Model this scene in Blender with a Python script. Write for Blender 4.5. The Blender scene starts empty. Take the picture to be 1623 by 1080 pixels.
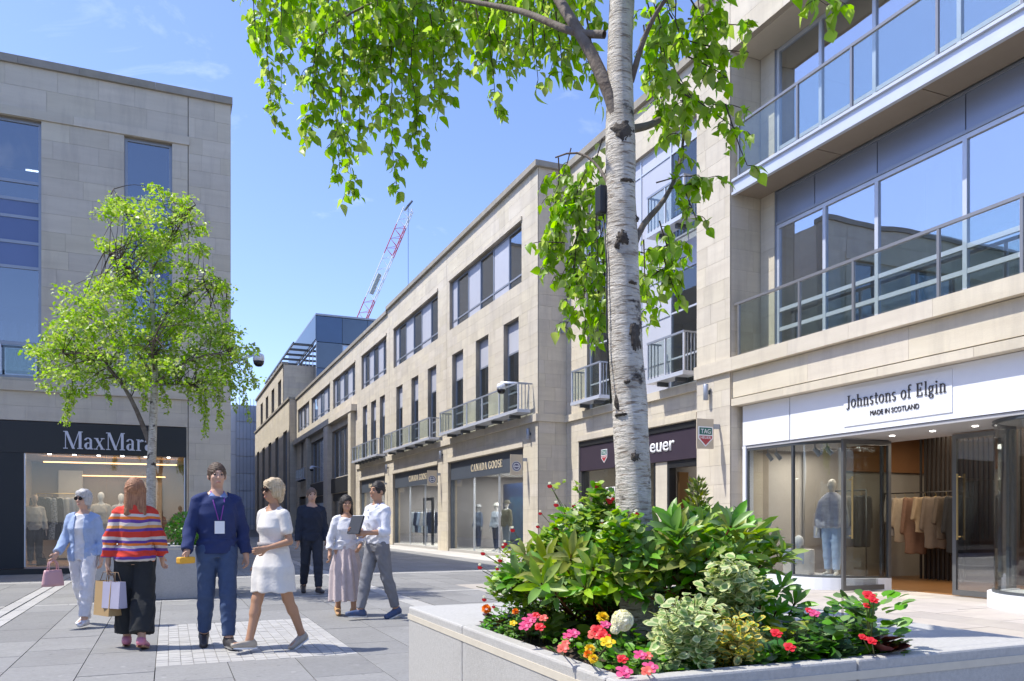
import bpy, bmesh, math, random
import numpy as np
from mathutils import Vector, Matrix
random.seed(7); np.random.seed(7)
SC = bpy.context.scene
COL = SC.collection
R = math.radians
# ------------------------------------------------------------------ camera
# the world is laid out along the street: +y runs up the street, +x across it
TH = R(23.17); SN = math.sin(TH); CS = math.cos(TH)
FPX, EYE, CX, HY = 1270.0, 1.28, 811.5, 824.5
cd = bpy.data.cameras.new('camera'); cam = bpy.data.objects.new('camera', cd); COL.objects.link(cam)
cam.location = (0, 0, EYE); cam.rotation_euler = (R(90), 0, -TH)
cd.sensor_width = 36; cd.lens = 36 * FPX / 1623; cd.shift_y = (HY - 540) / 1623
cd.clip_start = 0.05; cd.clip_end = 3000
SC.camera = cam
# ------------------------------------------------------------------ sky and sun
SUN = Vector((7.1, -2.5, -12.1)).normalized()          # the way the light travels
SUN_EL = math.asin(-SUN.z); SUN_AZ = math.atan2(-SUN.x, -SUN.y)
W = bpy.data.worlds.new('World'); SC.world = W; W.use_nodes = True
nt = W.node_tree; nt.nodes.clear()
def wn(t): return nt.nodes.new(t)
sky = wn('ShaderNodeTexSky'); sky.sky_type = 'NISHITA'; sky.sun_disc = False
sky.sun_elevation = SUN_EL; sky.sun_rotation = SUN_AZ % (2 * math.pi)
sky.air_density = 1.0; sky.dust_density = 0.6; sky.ozone_density = 2.4; sky.altitude = 50
tint = wn('ShaderNodeMix'); tint.data_type = 'RGBA'; tint.blend_type = 'MULTIPLY'; tint.inputs[0].default_value = 1
tint.inputs[7].default_value = (.975, .968, 1.17, 1)
tc = wn('ShaderNodeTexCoord'); mp = wn('ShaderNodeMapping'); mp.inputs['Scale'].default_value = (2.2, 1.4, 5.0)
ns = wn('ShaderNodeTexNoise'); ns.inputs['Scale'].default_value = 2.6; ns.inputs['Detail'].default_value = 9; ns.inputs['Roughness'].default_value = .62
ns.inputs['Distortion'].default_value = .6
rp = wn('ShaderNodeValToRGB'); rp.color_ramp.elements[0].position = .60; rp.color_ramp.elements[1].position = .86
rp.color_ramp.elements[0].color = (0, 0, 0, 1); rp.color_ramp.elements[1].color = (.3, .3, .3, 1)
cl = wn('ShaderNodeMix'); cl.data_type = 'RGBA'; cl.inputs[7].default_value = (7.5, 8.0, 8.6, 1)
bg = wn('ShaderNodeBackground'); bg.inputs['Strength'].default_value = 0.15
wo = wn('ShaderNodeOutputWorld')
L = nt.links.new
L(sky.outputs[0], tint.inputs[6]); L(tc.outputs['Generated'], mp.inputs[0]); L(mp.outputs[0], ns.inputs[0]); L(ns.outputs[0], rp.inputs[0])
L(tint.outputs[2], cl.inputs[6]); L(rp.outputs[0], cl.inputs[0]); L(cl.outputs[2], bg.inputs[0]); L(bg.outputs[0], wo.inputs[0])
ld = bpy.data.lights.new('sun', 'SUN'); ld.energy = 3.6; ld.angle = R(.5); ld.color = (1, .96, .87)
lo = bpy.data.objects.new('sun', ld); COL.objects.link(lo); lo.rotation_euler = SUN.to_track_quat('-Z', 'Y').to_euler(); lo.location = (-20, 10, 40)
vs = SC.view_settings; vs.view_transform = 'Standard'; vs.look = 'None'; vs.gamma = 1; vs.use_curve_mapping = False; vs.exposure = 0.70
SC.cycles.use_denoising = True; SC.cycles.max_bounces = 7; SC.cycles.diffuse_bounces = 3; SC.cycles.glossy_bounces = 3
SC.cycles.transparent_max_bounces = 20; SC.cycles.transmission_bounces = 4; SC.cycles.caustics_reflective = False; SC.cycles.caustics_refractive = False
SC.cycles.sample_clamp_indirect = 6

# ------------------------------------------------------------------ measuring: from a picture point to the place
def P(px, py, d):
    l = (px - CX) / FPX * d; z = EYE + (HY - py) / FPX * d
    return Vector((d * SN + l * CS, d * CS - l * SN, z))
def G(px, py, z=0.0):
    return P(px, py, FPX * (EYE - z) / (py - HY))
def AX(px, x0):                       # y on the plane x = x0
    k = (px - CX) / FPX; return x0 * (CS - k * SN) / (SN + k * CS)
def AY(px, y0):                       # x on the plane y = y0
    k = (px - CX) / FPX; return y0 * (SN + k * CS) / (CS - k * SN)
def depth(p): return p[0] * SN + p[1] * CS

# ------------------------------------------------------------------ materials
MATS = {}
def M(name, col, rough=.6, var=.08, nscale=4., bump=0., bscale=60., rand=.0, metal=0., spec=.5, col2=None, stretch=None, coat=0., trans=0., emit=None, detail=4, stain=None):
    if name in MATS: return MATS[name]
    m = bpy.data.materials.new(name); MATS[name] = m; m.use_nodes = True
    t = m.node_tree; n = t.nodes; b = n['Principled BSDF']; lk = t.links.new
    b.inputs['Roughness'].default_value = rough; b.inputs['Metallic'].default_value = metal
    b.inputs['Specular IOR Level'].default_value = spec; b.inputs['Coat Weight'].default_value = coat
    if emit: b.inputs['Emission Color'].default_value = (*emit[0], 1); b.inputs['Emission Strength'].default_value = emit[1]
    g = n.new('ShaderNodeNewGeometry'); oi = n.new('ShaderNodeObjectInfo')
    ad = n.new('ShaderNodeMath'); ad.operation = 'ADD'; lk(g.outputs['Random Per Island'], ad.inputs[0]); lk(oi.outputs['Random'], ad.inputs[1])
    fr = n.new('ShaderNodeMath'); fr.operation = 'FRACT'; lk(ad.outputs[0], fr.inputs[0])
    src = g.outputs['Position']
    if stretch:
        mpn = n.new('ShaderNodeMapping'); mpn.inputs['Scale'].default_value = stretch; lk(src, mpn.inputs[0]); src = mpn.outputs[0]
    if rand:
        va = n.new('ShaderNodeVectorMath'); va.operation = 'ADD'; sc_ = n.new('ShaderNodeMath'); sc_.operation = 'MULTIPLY'; sc_.inputs[1].default_value = 37.
        lk(fr.outputs[0], sc_.inputs[0]); lk(src, va.inputs[0]); lk(sc_.outputs[0], va.inputs[1]); src = va.outputs[0]
    no = n.new('ShaderNodeTexNoise'); no.inputs['Scale'].default_value = nscale; no.inputs['Detail'].default_value = detail; no.inputs['Roughness'].default_value = .6; lk(src, no.inputs[0])
    c2 = col2 or tuple(c * .72 for c in col)
    mx = n.new('ShaderNodeMix'); mx.data_type = 'RGBA'; mx.inputs[6].default_value = (*col, 1); mx.inputs[7].default_value = (*c2, 1)
    r1 = n.new('ShaderNodeMapRange'); r1.inputs[1].default_value = .35; r1.inputs[2].default_value = .7; r1.inputs[3].default_value = 0; r1.inputs[4].default_value = min(1, var * 5); lk(no.outputs[0], r1.inputs[0])
    lk(r1.outputs[0], mx.inputs[0]); out = mx.outputs[2]
    for st_ in (stain if isinstance(stain, list) else [stain] if stain else []):       # dirt with a shape of its own: (scale, stretch, strength, colour, from, to)
        lo_, hi_ = st_[4:6] if len(st_) > 4 else (.48, .78)
        ms_ = n.new('ShaderNodeMapping'); ms_.inputs['Scale'].default_value = st_[1]; lk(g.outputs['Position'], ms_.inputs[0])
        sn_ = n.new('ShaderNodeTexNoise'); sn_.inputs['Scale'].default_value = st_[0]; sn_.inputs['Detail'].default_value = 8 if lo_ < .6 else 1; sn_.inputs['Roughness'].default_value = .7; lk(ms_.outputs[0], sn_.inputs[0])
        sr_ = n.new('ShaderNodeMapRange'); sr_.inputs[1].default_value = lo_; sr_.inputs[2].default_value = hi_; sr_.inputs[4].default_value = st_[2]; lk(sn_.outputs[0], sr_.inputs[0])
        sm_ = n.new('ShaderNodeMix'); sm_.data_type = 'RGBA'; sm_.inputs[7].default_value = (*st_[3], 1); lk(sr_.outputs[0], sm_.inputs[0]); lk(out, sm_.inputs[6]); out = sm_.outputs[2]
    if rand:
        hs = n.new('ShaderNodeHueSaturation'); r2 = n.new('ShaderNodeMapRange'); r2.inputs[3].default_value = 1 - rand; r2.inputs[4].default_value = 1 + rand
        lk(fr.outputs[0], r2.inputs[0]); lk(r2.outputs[0], hs.inputs['Value'])
        f2 = n.new('ShaderNodeMath'); f2.operation = 'MULTIPLY'; f2.inputs[1].default_value = 7.31; lk(fr.outputs[0], f2.inputs[0])
        f3 = n.new('ShaderNodeMath'); f3.operation = 'FRACT'; lk(f2.outputs[0], f3.inputs[0])
        r3 = n.new('ShaderNodeMapRange'); r3.inputs[3].default_value = 1 - rand * 1.6; r3.inputs[4].default_value = 1 + rand * 1.6; lk(f3.outputs[0], r3.inputs[0]); lk(r3.outputs[0], hs.inputs['Saturation'])
        r4 = n.new('ShaderNodeMapRange'); r4.inputs[3].default_value = .5 - rand * .07; r4.inputs[4].default_value = .5 + rand * .07; lk(f3.outputs[0], r4.inputs[0]); lk(r4.outputs[0], hs.inputs['Hue'])
        lk(out, hs.inputs['Color']); out = hs.outputs[0]
    lk(out, b.inputs['Base Color'])
    if bump:
        n2 = n.new('ShaderNodeTexNoise'); n2.inputs['Scale'].default_value = bscale; n2.inputs['Detail'].default_value = 5; lk(src, n2.inputs[0])
        bp = n.new('ShaderNodeBump'); bp.inputs['Strength'].default_value = bump; bp.inputs['Distance'].default_value = .01; lk(n2.outputs[0], bp.inputs['Height']); lk(bp.outputs[0], b.inputs['Normal'])
    if trans:
        tr = n.new('ShaderNodeBsdfTranslucent'); ms = n.new('ShaderNodeMixShader'); ms.inputs[0].default_value = trans
        g2 = n.new('ShaderNodeMix'); g2.data_type = 'RGBA'; g2.blend_type = 'MULTIPLY'; g2.inputs[0].default_value = 1; g2.inputs[7].default_value = (1.5, 1.45, .7, 1)
        lk(out, g2.inputs[6]); lk(g2.outputs[2], tr.inputs[0]); lk(b.outputs[0], ms.inputs[1]); lk(tr.outputs[0], ms.inputs[2]); lk(ms.outputs[0], n['Material Output'].inputs[0])
    return m
def GLASS(name, tint, base, gain, rough=0.0):
    if name in MATS: return MATS[name]
    m = bpy.data.materials.new(name); MATS[name] = m; m.use_nodes = True
    t = m.node_tree; n = t.nodes; n.clear(); lk = t.links.new
    o = n.new('ShaderNodeOutputMaterial'); tr = n.new('ShaderNodeBsdfTransparent'); tr.inputs[0].default_value = (*tint, 1)
    gl = n.new('ShaderNodeBsdfGlossy'); gl.inputs['Roughness'].default_value = rough; gl.inputs[0].default_value = (.95, .97, 1, 1)
    fz = n.new('ShaderNodeFresnel'); gb = n.new('ShaderNodeNewGeometry'); io = n.new('ShaderNodeMapRange'); io.inputs[3].default_value = 1.52; io.inputs[4].default_value = 1 / 1.52
    lk(gb.outputs['Backfacing'], io.inputs[0]); lk(io.outputs[0], fz.inputs[0])      # a thin sheet: both faces behave alike
    ma = n.new('ShaderNodeMath'); ma.operation = 'MULTIPLY_ADD'; ma.inputs[1].default_value = gain; ma.inputs[2].default_value = base; ma.use_clamp = True
    mx = n.new('ShaderNodeMixShader'); lk(fz.outputs[0], ma.inputs[0]); lk(ma.outputs[0], mx.inputs[0]); lk(tr.outputs[0], mx.inputs[1]); lk(gl.outputs[0], mx.inputs[2]); lk(mx.outputs[0], o.inputs[0])
    # slight unevenness of the sheet so that reflections wander
    no = n.new('ShaderNodeTexNoise'); no.inputs['Scale'].default_value = .9; no.inputs['Detail'].default_value = 1; ge = n.new('ShaderNodeNewGeometry'); lk(ge.outputs['Position'], no.inputs[0])
    bp = n.new('ShaderNodeBump'); bp.inputs['Strength'].default_value = .06; bp.inputs['Distance'].default_value = .05; lk(no.outputs[0], bp.inputs['Height']); lk(bp.outputs[0], gl.inputs['Normal'])
    return m
STONE = M('sandstone', (.64, .575, .46), .82, .13, 1.6, .35, 45, rand=.055, col2=(.53, .465, .365), stretch=(.45, .45, 3.2), detail=7, stain=(1.1, (2.2, 2.2, .35), .55, (.36, .32, .27)))
STONE_E = M('sandstone_plain', (.56, .495, .40), .85, .12, 1.6, .3, 45, col2=(.46, .40, .31), stretch=(.5, .5, 2.6), detail=6)
JOINT = M('mortar', (.40, .345, .275), .95, .1)
COPING = M('weathered_coping', (.34, .31, .26), .9, .16, 2.5, .4, 30, rand=.08)
METAL = M('grey_metal', (.34, .37, .43), .38, .05, 3, metal=.35)
METAL_D = M('dark_metal', (.10, .11, .12), .4, .05, 3, metal=.4)
METAL_L = M('pale_metal', (.62, .65, .72), .35, .05, 3, metal=.25)
SPAN = M('spandrel_panel', (.30, .34, .44), .3, .06, .6, metal=.25, rand=.05)
SPAN_B = M('blue_spandrel', (.13, .18, .36), .18, .06, .6, rand=.04, coat=.3)
CLAD = M('pale_cladding', (.55, .56, .62), .4, .05, .8, metal=.1, rand=.04)
WHITE = M('white_paint', (.78, .80, .84), .5, .03, 2)
BLACK = M('black_fascia', (.018, .019, .021), .45, .06, 30)
SLATE = M('slate_fascia', (.075, .09, .115), .5, .06, 3)
PLUM = M('plum_fascia', (.045, .032, .048), .45, .06, 3)
GL_CLEAR = GLASS('shop_glass', (.86, .88, .87), .03, .9)
GL_SKY = GLASS('window_glass', (.62, .67, .70), .22, 1.0)
GL_DEEP = GLASS('office_glass', (.42, .48, .56), .2, 1.0)
GL_PALE = GLASS('balcony_window_glass', (.70, .76, .80), .42, 1.0)
GL_RAIL = GLASS('rail_glass', (.83, .88, .86), .03, .7)
INT_L = M('interior_light', (.55, .52, .48), .8, .05)
INT_D = M('interior_dark', (.12, .11, .10), .8, .05)
INT_W = M('interior_warm', (.28, .125, .045), .6, .1, 3)
LAMPW = M('lamp_white', (1, 1, 1), .5, 0, emit=((1, .95, .88), 6))
LAMPO = M('lamp_warm', (1, .6, .3), .5, 0, emit=((1, .55, .22), 2.2))

# ------------------------------------------------------------------ building blocks
def WM(o):
    m = o.matrix_basis
    if o.parent: m = WM(o.parent) @ o.matrix_parent_inverse @ m
    return m
def adopt(o, p):                      # child built in world coordinates
    if p is not None:
        o.parent = p; o.matrix_parent_inverse = WM(p).inverted()
def tag(o, label=None, cat=None, group=None, kind=None):
    if label: o['label'] = label
    if cat: o['category'] = cat
    if group: o['group'] = group
    if kind: o['kind'] = kind
    return o
def empty(name, loc, label=None, cat=None, group=None, kind=None, parent=None, rz=0):
    o = bpy.data.objects.new(name, None); COL.objects.link(o); o.location = loc; o.rotation_euler = (0, 0, rz); o.empty_display_size = .1
    if parent: adopt(o, parent)
    return tag(o, label, cat, group, kind)
def obj(name, me, parent=None, local=False, loc=None):
    o = bpy.data.objects.new(name, me); COL.objects.link(o)
    if loc is not None: o.location = loc
    if parent is not None:
        if local: o.parent = parent
        else: adopt(o, parent)
    return o
def build_np(name, V, Fc, mat, parent=None, smooth=False, local=False, midx=None, cols=None):
    V = np.asarray(V, dtype=np.float32).reshape(-1, 3); Fc = np.asarray(Fc, dtype=np.int32)
    me = bpy.data.meshes.new(name); n, k = Fc.shape
    me.vertices.add(len(V)); me.vertices.foreach_set('co', V.ravel())
    me.loops.add(n * k); me.loops.foreach_set('vertex_index', Fc.ravel())
    me.polygons.add(n); me.polygons.foreach_set('loop_start', np.arange(0, n * k, k, dtype=np.int32))
    try: me.polygons.foreach_set('loop_total', np.full(n, k, dtype=np.int32))
    except Exception: pass
    for m in (mat if isinstance(mat, (list, tuple)) else [mat]): me.materials.append(m)
    if midx is not None: me.polygons.foreach_set('material_index', np.asarray(midx, dtype=np.int32))
    if smooth: me.polygons.foreach_set('use_smooth', np.ones(n, dtype=bool))
    me.update(calc_edges=True); me.validate()
    return obj(name, me, parent, local)
CUBES = {}
def cube_mesh(mat):
    if mat.name not in CUBES:
        me = bpy.data.meshes.new('block_' + mat.name); h = .5
        me.from_pydata([(-h, -h, -h), (h, -h, -h), (h, h, -h), (-h, h, -h), (-h, -h, h), (h, -h, h), (h, h, h), (-h, h, h)], [],
                       [(3, 2, 1, 0), (4, 5, 6, 7), (0, 1, 5, 4), (1, 2, 6, 5), (2, 3, 7, 6), (3, 0, 4, 7)])
        me.materials.append(mat); CUBES[mat.name] = me
    return CUBES[mat.name]
def box(name, x0, x1, y0, y1, z0, z1, mat, parent=None):
    o = bpy.data.objects.new(name, cube_mesh(mat)); COL.objects.link(o)
    o.location = ((x0 + x1) / 2, (y0 + y1) / 2, (z0 + z1) / 2); o.scale = (abs(x1 - x0), abs(y1 - y0), abs(z1 - z0))
    adopt(o, parent); return o
class MB:
    def __init__(s): s.v = []; s.f = []; s.m = []
    def face(s, pts, mi=0):
        i = len(s.v); s.v += [tuple(p) for p in pts]; s.f.append(tuple(range(i, i + len(pts)))); s.m.append(mi)
    def box(s, x0, x1, y0, y1, z0, z1, mi=0):
        x0, x1 = min(x0, x1), max(x0, x1); y0, y1 = min(y0, y1), max(y0, y1); z0, z1 = min(z0, z1), max(z0, z1)
        i = len(s.v); s.v += [(x0, y0, z0), (x1, y0, z0), (x1, y1, z0), (x0, y1, z0), (x0, y0, z1), (x1, y0, z1), (x1, y1, z1), (x0, y1, z1)]
        for q in ((3, 2, 1, 0), (4, 5, 6, 7), (0, 1, 5, 4), (1, 2, 6, 5), (2, 3, 7, 6), (3, 0, 4, 7)): s.f.append(tuple(i + a for a in q)); s.m.append(mi)
    def tube(s, pts, rad, n=6, cap=True, mi=0):
        pts = [Vector(p) for p in pts]; rings = []
        if not hasattr(rad, '__len__'): rad = [rad] * len(pts)
        ref = None
        for j, p in enumerate(pts):
            t = (pts[min(j + 1, len(pts) - 1)] - pts[max(j - 1, 0)])
            t = t.normalized() if t.length > 1e-9 else Vector((0, 0, 1))
            if ref is None: ref = t.orthogonal().normalized()
            ref = ref - t * ref.dot(t); ref = ref.normalized() if ref.length > 1e-6 else t.orthogonal().normalized()
            b = t.cross(ref); i = len(s.v)
            for a in range(n):
                an = 2 * math.pi * a / n; s.v.append(tuple(p + (ref * math.cos(an) + b * math.sin(an)) * rad[j]))
            rings.append(i)
        for j in range(len(rings) - 1):
            for a in range(n):
                c = (a + 1) % n; s.f.append((rings[j] + a, rings[j] + c, rings[j + 1] + c, rings[j + 1] + a)); s.m.append(mi)
        if cap:
            s.f.append(tuple(rings[0] + a for a in reversed(range(n)))); s.f.append(tuple(rings[-1] + a for a in range(n))); s.m += [mi, mi]
    def lathe(s, c, prof, n=16, mi=0):
        i0 = len(s.v)
        for r, z in prof:
            for a in range(n): an = 2 * math.pi * a / n; s.v.append((c[0] + r * math.cos(an), c[1] + r * math.sin(an), c[2] + z))
        for j in range(len(prof) - 1):
            for a in range(n):
                b = (a + 1) % n; s.f.append((i0 + j * n + a, i0 + j * n + b, i0 + (j + 1) * n + b, i0 + (j + 1) * n + a)); s.m.append(mi)
        s.f.append(tuple(i0 + a for a in reversed(range(n)))); s.f.append(tuple(i0 + (len(prof) - 1) * n + a for a in range(n))); s.m += [mi, mi]
    def build(s, name, mat, parent=None, smooth=False, local=False):
        me = bpy.data.meshes.new(name); me.from_pydata(s.v, [], s.f)
        for m in (mat if isinstance(mat, (list, tuple)) else [mat]): me.materials.append(m)
        if any(s.m): me.polygons.foreach_set('material_index', s.m)
        if smooth: me.polygons.foreach_set('use_smooth', [True] * len(s.f))
        me.update(); return obj(name, me, parent, local)
# a wall's own axes: a along the wall, n out of it, z up
def fbox(fr, a0, a1, n0, n1, z0, z1):
    if fr[0] == 'X': return (fr[1] - n1, fr[1] - n0, a0, a1, z0, z1)
    if fr[0] == 'x': return (fr[1] + n0, fr[1] + n1, a0, a1, z0, z1)
    return (a0, a1, fr[1] - n1, fr[1] - n0, z0, z1)
def fp(fr, a, n, z):
    if fr[0] == 'x': return Vector((fr[1] + n, a, z))
    return Vector((fr[1] - n, a, z)) if fr[0] == 'X' else Vector((a, fr[1] - n, z))
def wbox(name, fr, a0, a1, n0, n1, z0, z1, mat, parent): return box(name, *fbox(fr, a0, a1, n0, n1, z0, z1), mat, parent)
def cut(iv, holes):
    out = [iv]
    for h0, h1 in holes:
        nx = []
        for a, b in out:
            if h1 <= a or h0 >= b: nx.append((a, b)); continue
            if h0 > a: nx.append((a, h0))
            if h1 < b: nx.append((h1, b))
        out = nx
    return [q for q in out if q[1] - q[0] > .01]
STONES = {}
def facade(b, fr, a0, a1, z0, z1, holes, thick=.4, course=.42, bw=(.75, 1.2), bands=(), seed=1, mat=None):
    """core wall with openings; ashlar blocks laid on its face, joints left open"""
    rnd = random.Random(seed); mb = MB()
    zs = sorted(set([z0, z1] + [min(max(q, z0), z1) for h in holes for q in h[2:4]]))
    for za, zb in zip(zs, zs[1:]):
        if zb - za < .005: continue
        hl = [(h[0], h[1]) for h in holes if h[2] < zb - .003 and h[3] > za + .003]
        for p, q in cut((a0, a1), hl): mb.box(*fbox(fr, p, q, -thick, -.010, za, zb))
    mb.build('wall_core', JOINT if mat is None else mat, b)
    lines = sorted(set([z0, z1] + [q for q in bands if z0 < q < z1])); st = STONES.setdefault(b.name, [])
    for la, lb in zip(lines, lines[1:]):
        nc = max(1, round((lb - la) / course)); ch = (lb - la) / nc
        for i in range(nc):
            ca, cb = la + i * ch, la + (i + 1) * ch
            sub = sorted(set([ca, cb] + [q for h in holes for q in h[2:4] if ca + .04 < q < cb - .04]))
            x = a0 - rnd.uniform(0, .6); cuts = []
            while x < a1:
                x += rnd.uniform(*bw); cuts.append(x)
            for sa, sb in zip(sub, sub[1:]):
                hl = [(h[0], h[1]) for h in holes if h[2] < sb - .02 and h[3] > sa + .02]
                for p, q in cut((a0, a1), hl):
                    e = [p] + [c for c in cuts if p + .12 < c < q - .12] + [q]
                    for u, w in zip(e, e[1:]): st.append((fr, u + .0022, w - .0022, sa + .0022, sb - .0022))
def lay_stones(b, n_max=290, mat=None):
    st = STONES.get(b.name, []); mat = mat or STONE
    def key(s):
        c = fp(s[0], (s[1] + s[2]) / 2, 0, (s[3] + s[4]) / 2); d = max(1, depth(c)); l = c.x * CS - c.y * SN
        px = CX + FPX * l / d; py = HY - FPX * (c.z - EYE) / d
        vis = 1 if (-20 < px < 1643 and -20 < py < 1000) else .02
        return -(s[2] - s[1]) * (s[4] - s[3]) / d ** 2 * vis
    st.sort(key=key)
    for s in st[:n_max]: wbox('stone', s[0], s[1], s[2], -.03, 0, s[3], s[4], mat, b)
    if st[n_max:]:
        mb = MB()
        for s in st[n_max:]: mb.box(*fbox(s[0], s[1], s[2], -.03, 0, s[3], s[4]))
        tag(mb.build('stone_blocks', mat, b), kind='stuff')
def ledge(b, fr, a0, a1, z0, z1, n0, n1, seg=1.3, mat=None, name='ledge_stone', seed=0):
    rnd = random.Random(seed); a = a0
    while a < a1 - .01:
        e = min(a1, a + seg * rnd.uniform(.85, 1.15))
        if a1 - e < .35: e = a1
        wbox(name, fr, a + .002, e - .002, n0, n1, z0, z1, mat or STONE, b); a = e
def window(b, fr, a0, a1, z0, z1, n=-.15, vs=(), hs=(), fw=.05, mat=None, glass=None, panels=(), pmat=None, fd=.07, name='window'):
    """frame with mullions vs (along a) and transoms hs (z); cells listed in panels are solid"""
    mat = mat or METAL; glass = glass or GL_SKY; mb = MB()
    va = [a0] + sorted(vs) + [a1]; hz = [z0] + sorted(hs) + [z1]
    mb.box(*fbox(fr, a0, a1, n - fd, n, z0, z0 + fw)); mb.box(*fbox(fr, a0, a1, n - fd, n, z1 - fw, z1))
    for i, a in enumerate(va):
        w0, w1 = (a, a + fw) if i == 0 else ((a - fw, a) if i == len(va) - 1 else (a - fw / 2, a + fw / 2))
        mb.box(*fbox(fr, w0, w1, n - fd, n + .004, z0 + fw, z1 - fw))
    for z in hs:
        for p, q in zip(va, va[1:]): mb.box(*fbox(fr, p + fw * .5, q - fw * .5, n - fd + .003, n - .004, z - fw / 2, z + fw / 2))
    w = mb.build(name, mat, b)
    for i in range(len(va) - 1):
        for j in range(len(hz) - 1):
            g0, g1, y0, y1 = va[i] + fw * .4, va[i + 1] - fw * .4, hz[j] + fw * .4, hz[j + 1] - fw * .4
            if (i, j) in panels: wbox('panel', fr, g0, g1, n - fd * .8, n - fd * .35, y0, y1, pmat or CLAD, w)
            else: wbox('pane', fr, g0, g1, n - fd * .55, n - fd * .45, y0, y1, glass, w)
    return w
def railing(b, fr, a0, a1, z0, z1, n, posts, bottom=None, glass=True, mat=None, returns=None, name='balcony', bars=0, top=.05):
    """handrail on posts with glass between; returns = n of the wall the ends run back to"""
    mat = mat or METAL; mb = MB()
    mb.box(*fbox(fr, a0 - .02, a1 + .02, n - top / 2, n + top / 2, z1 - .05, z1))
    if returns is not None:
        for a in (a0, a1): mb.box(*fbox(fr, a - .02, a + .02, returns, n - top / 2, z1 - .045, z1 - .005))
    r = mb.build(name, mat, b)
    for a in posts: wbox('post', fr, a - .022, a + .022, n - .022, n + .022, z0, z1 - .05, METAL_L if mat is METAL else mat, r)
    if bottom: wbox('base_beam', fr, a0 - .03, a1 + .03, bottom[0], n + .05, bottom[1], z0, bottom[2], r)
    if glass:
        ps = sorted(posts)
        for p, q in zip(ps, ps[1:]): wbox('glass_panel', fr, p + .05, q - .05, n - .006, n + .006, z0 + .06, z1 - .07, GL_RAIL, r)
    if bars:
        if returns is not None:
            for a in (a0, a1):
                for i in range(1, bars + 1):
                    t = returns + (n - returns) * i / (bars + 1); wbox('bar', fr, a - .012, a + .012, t - .012, t + .012, z0, z1 - .05, mat, r)
    return r
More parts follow.
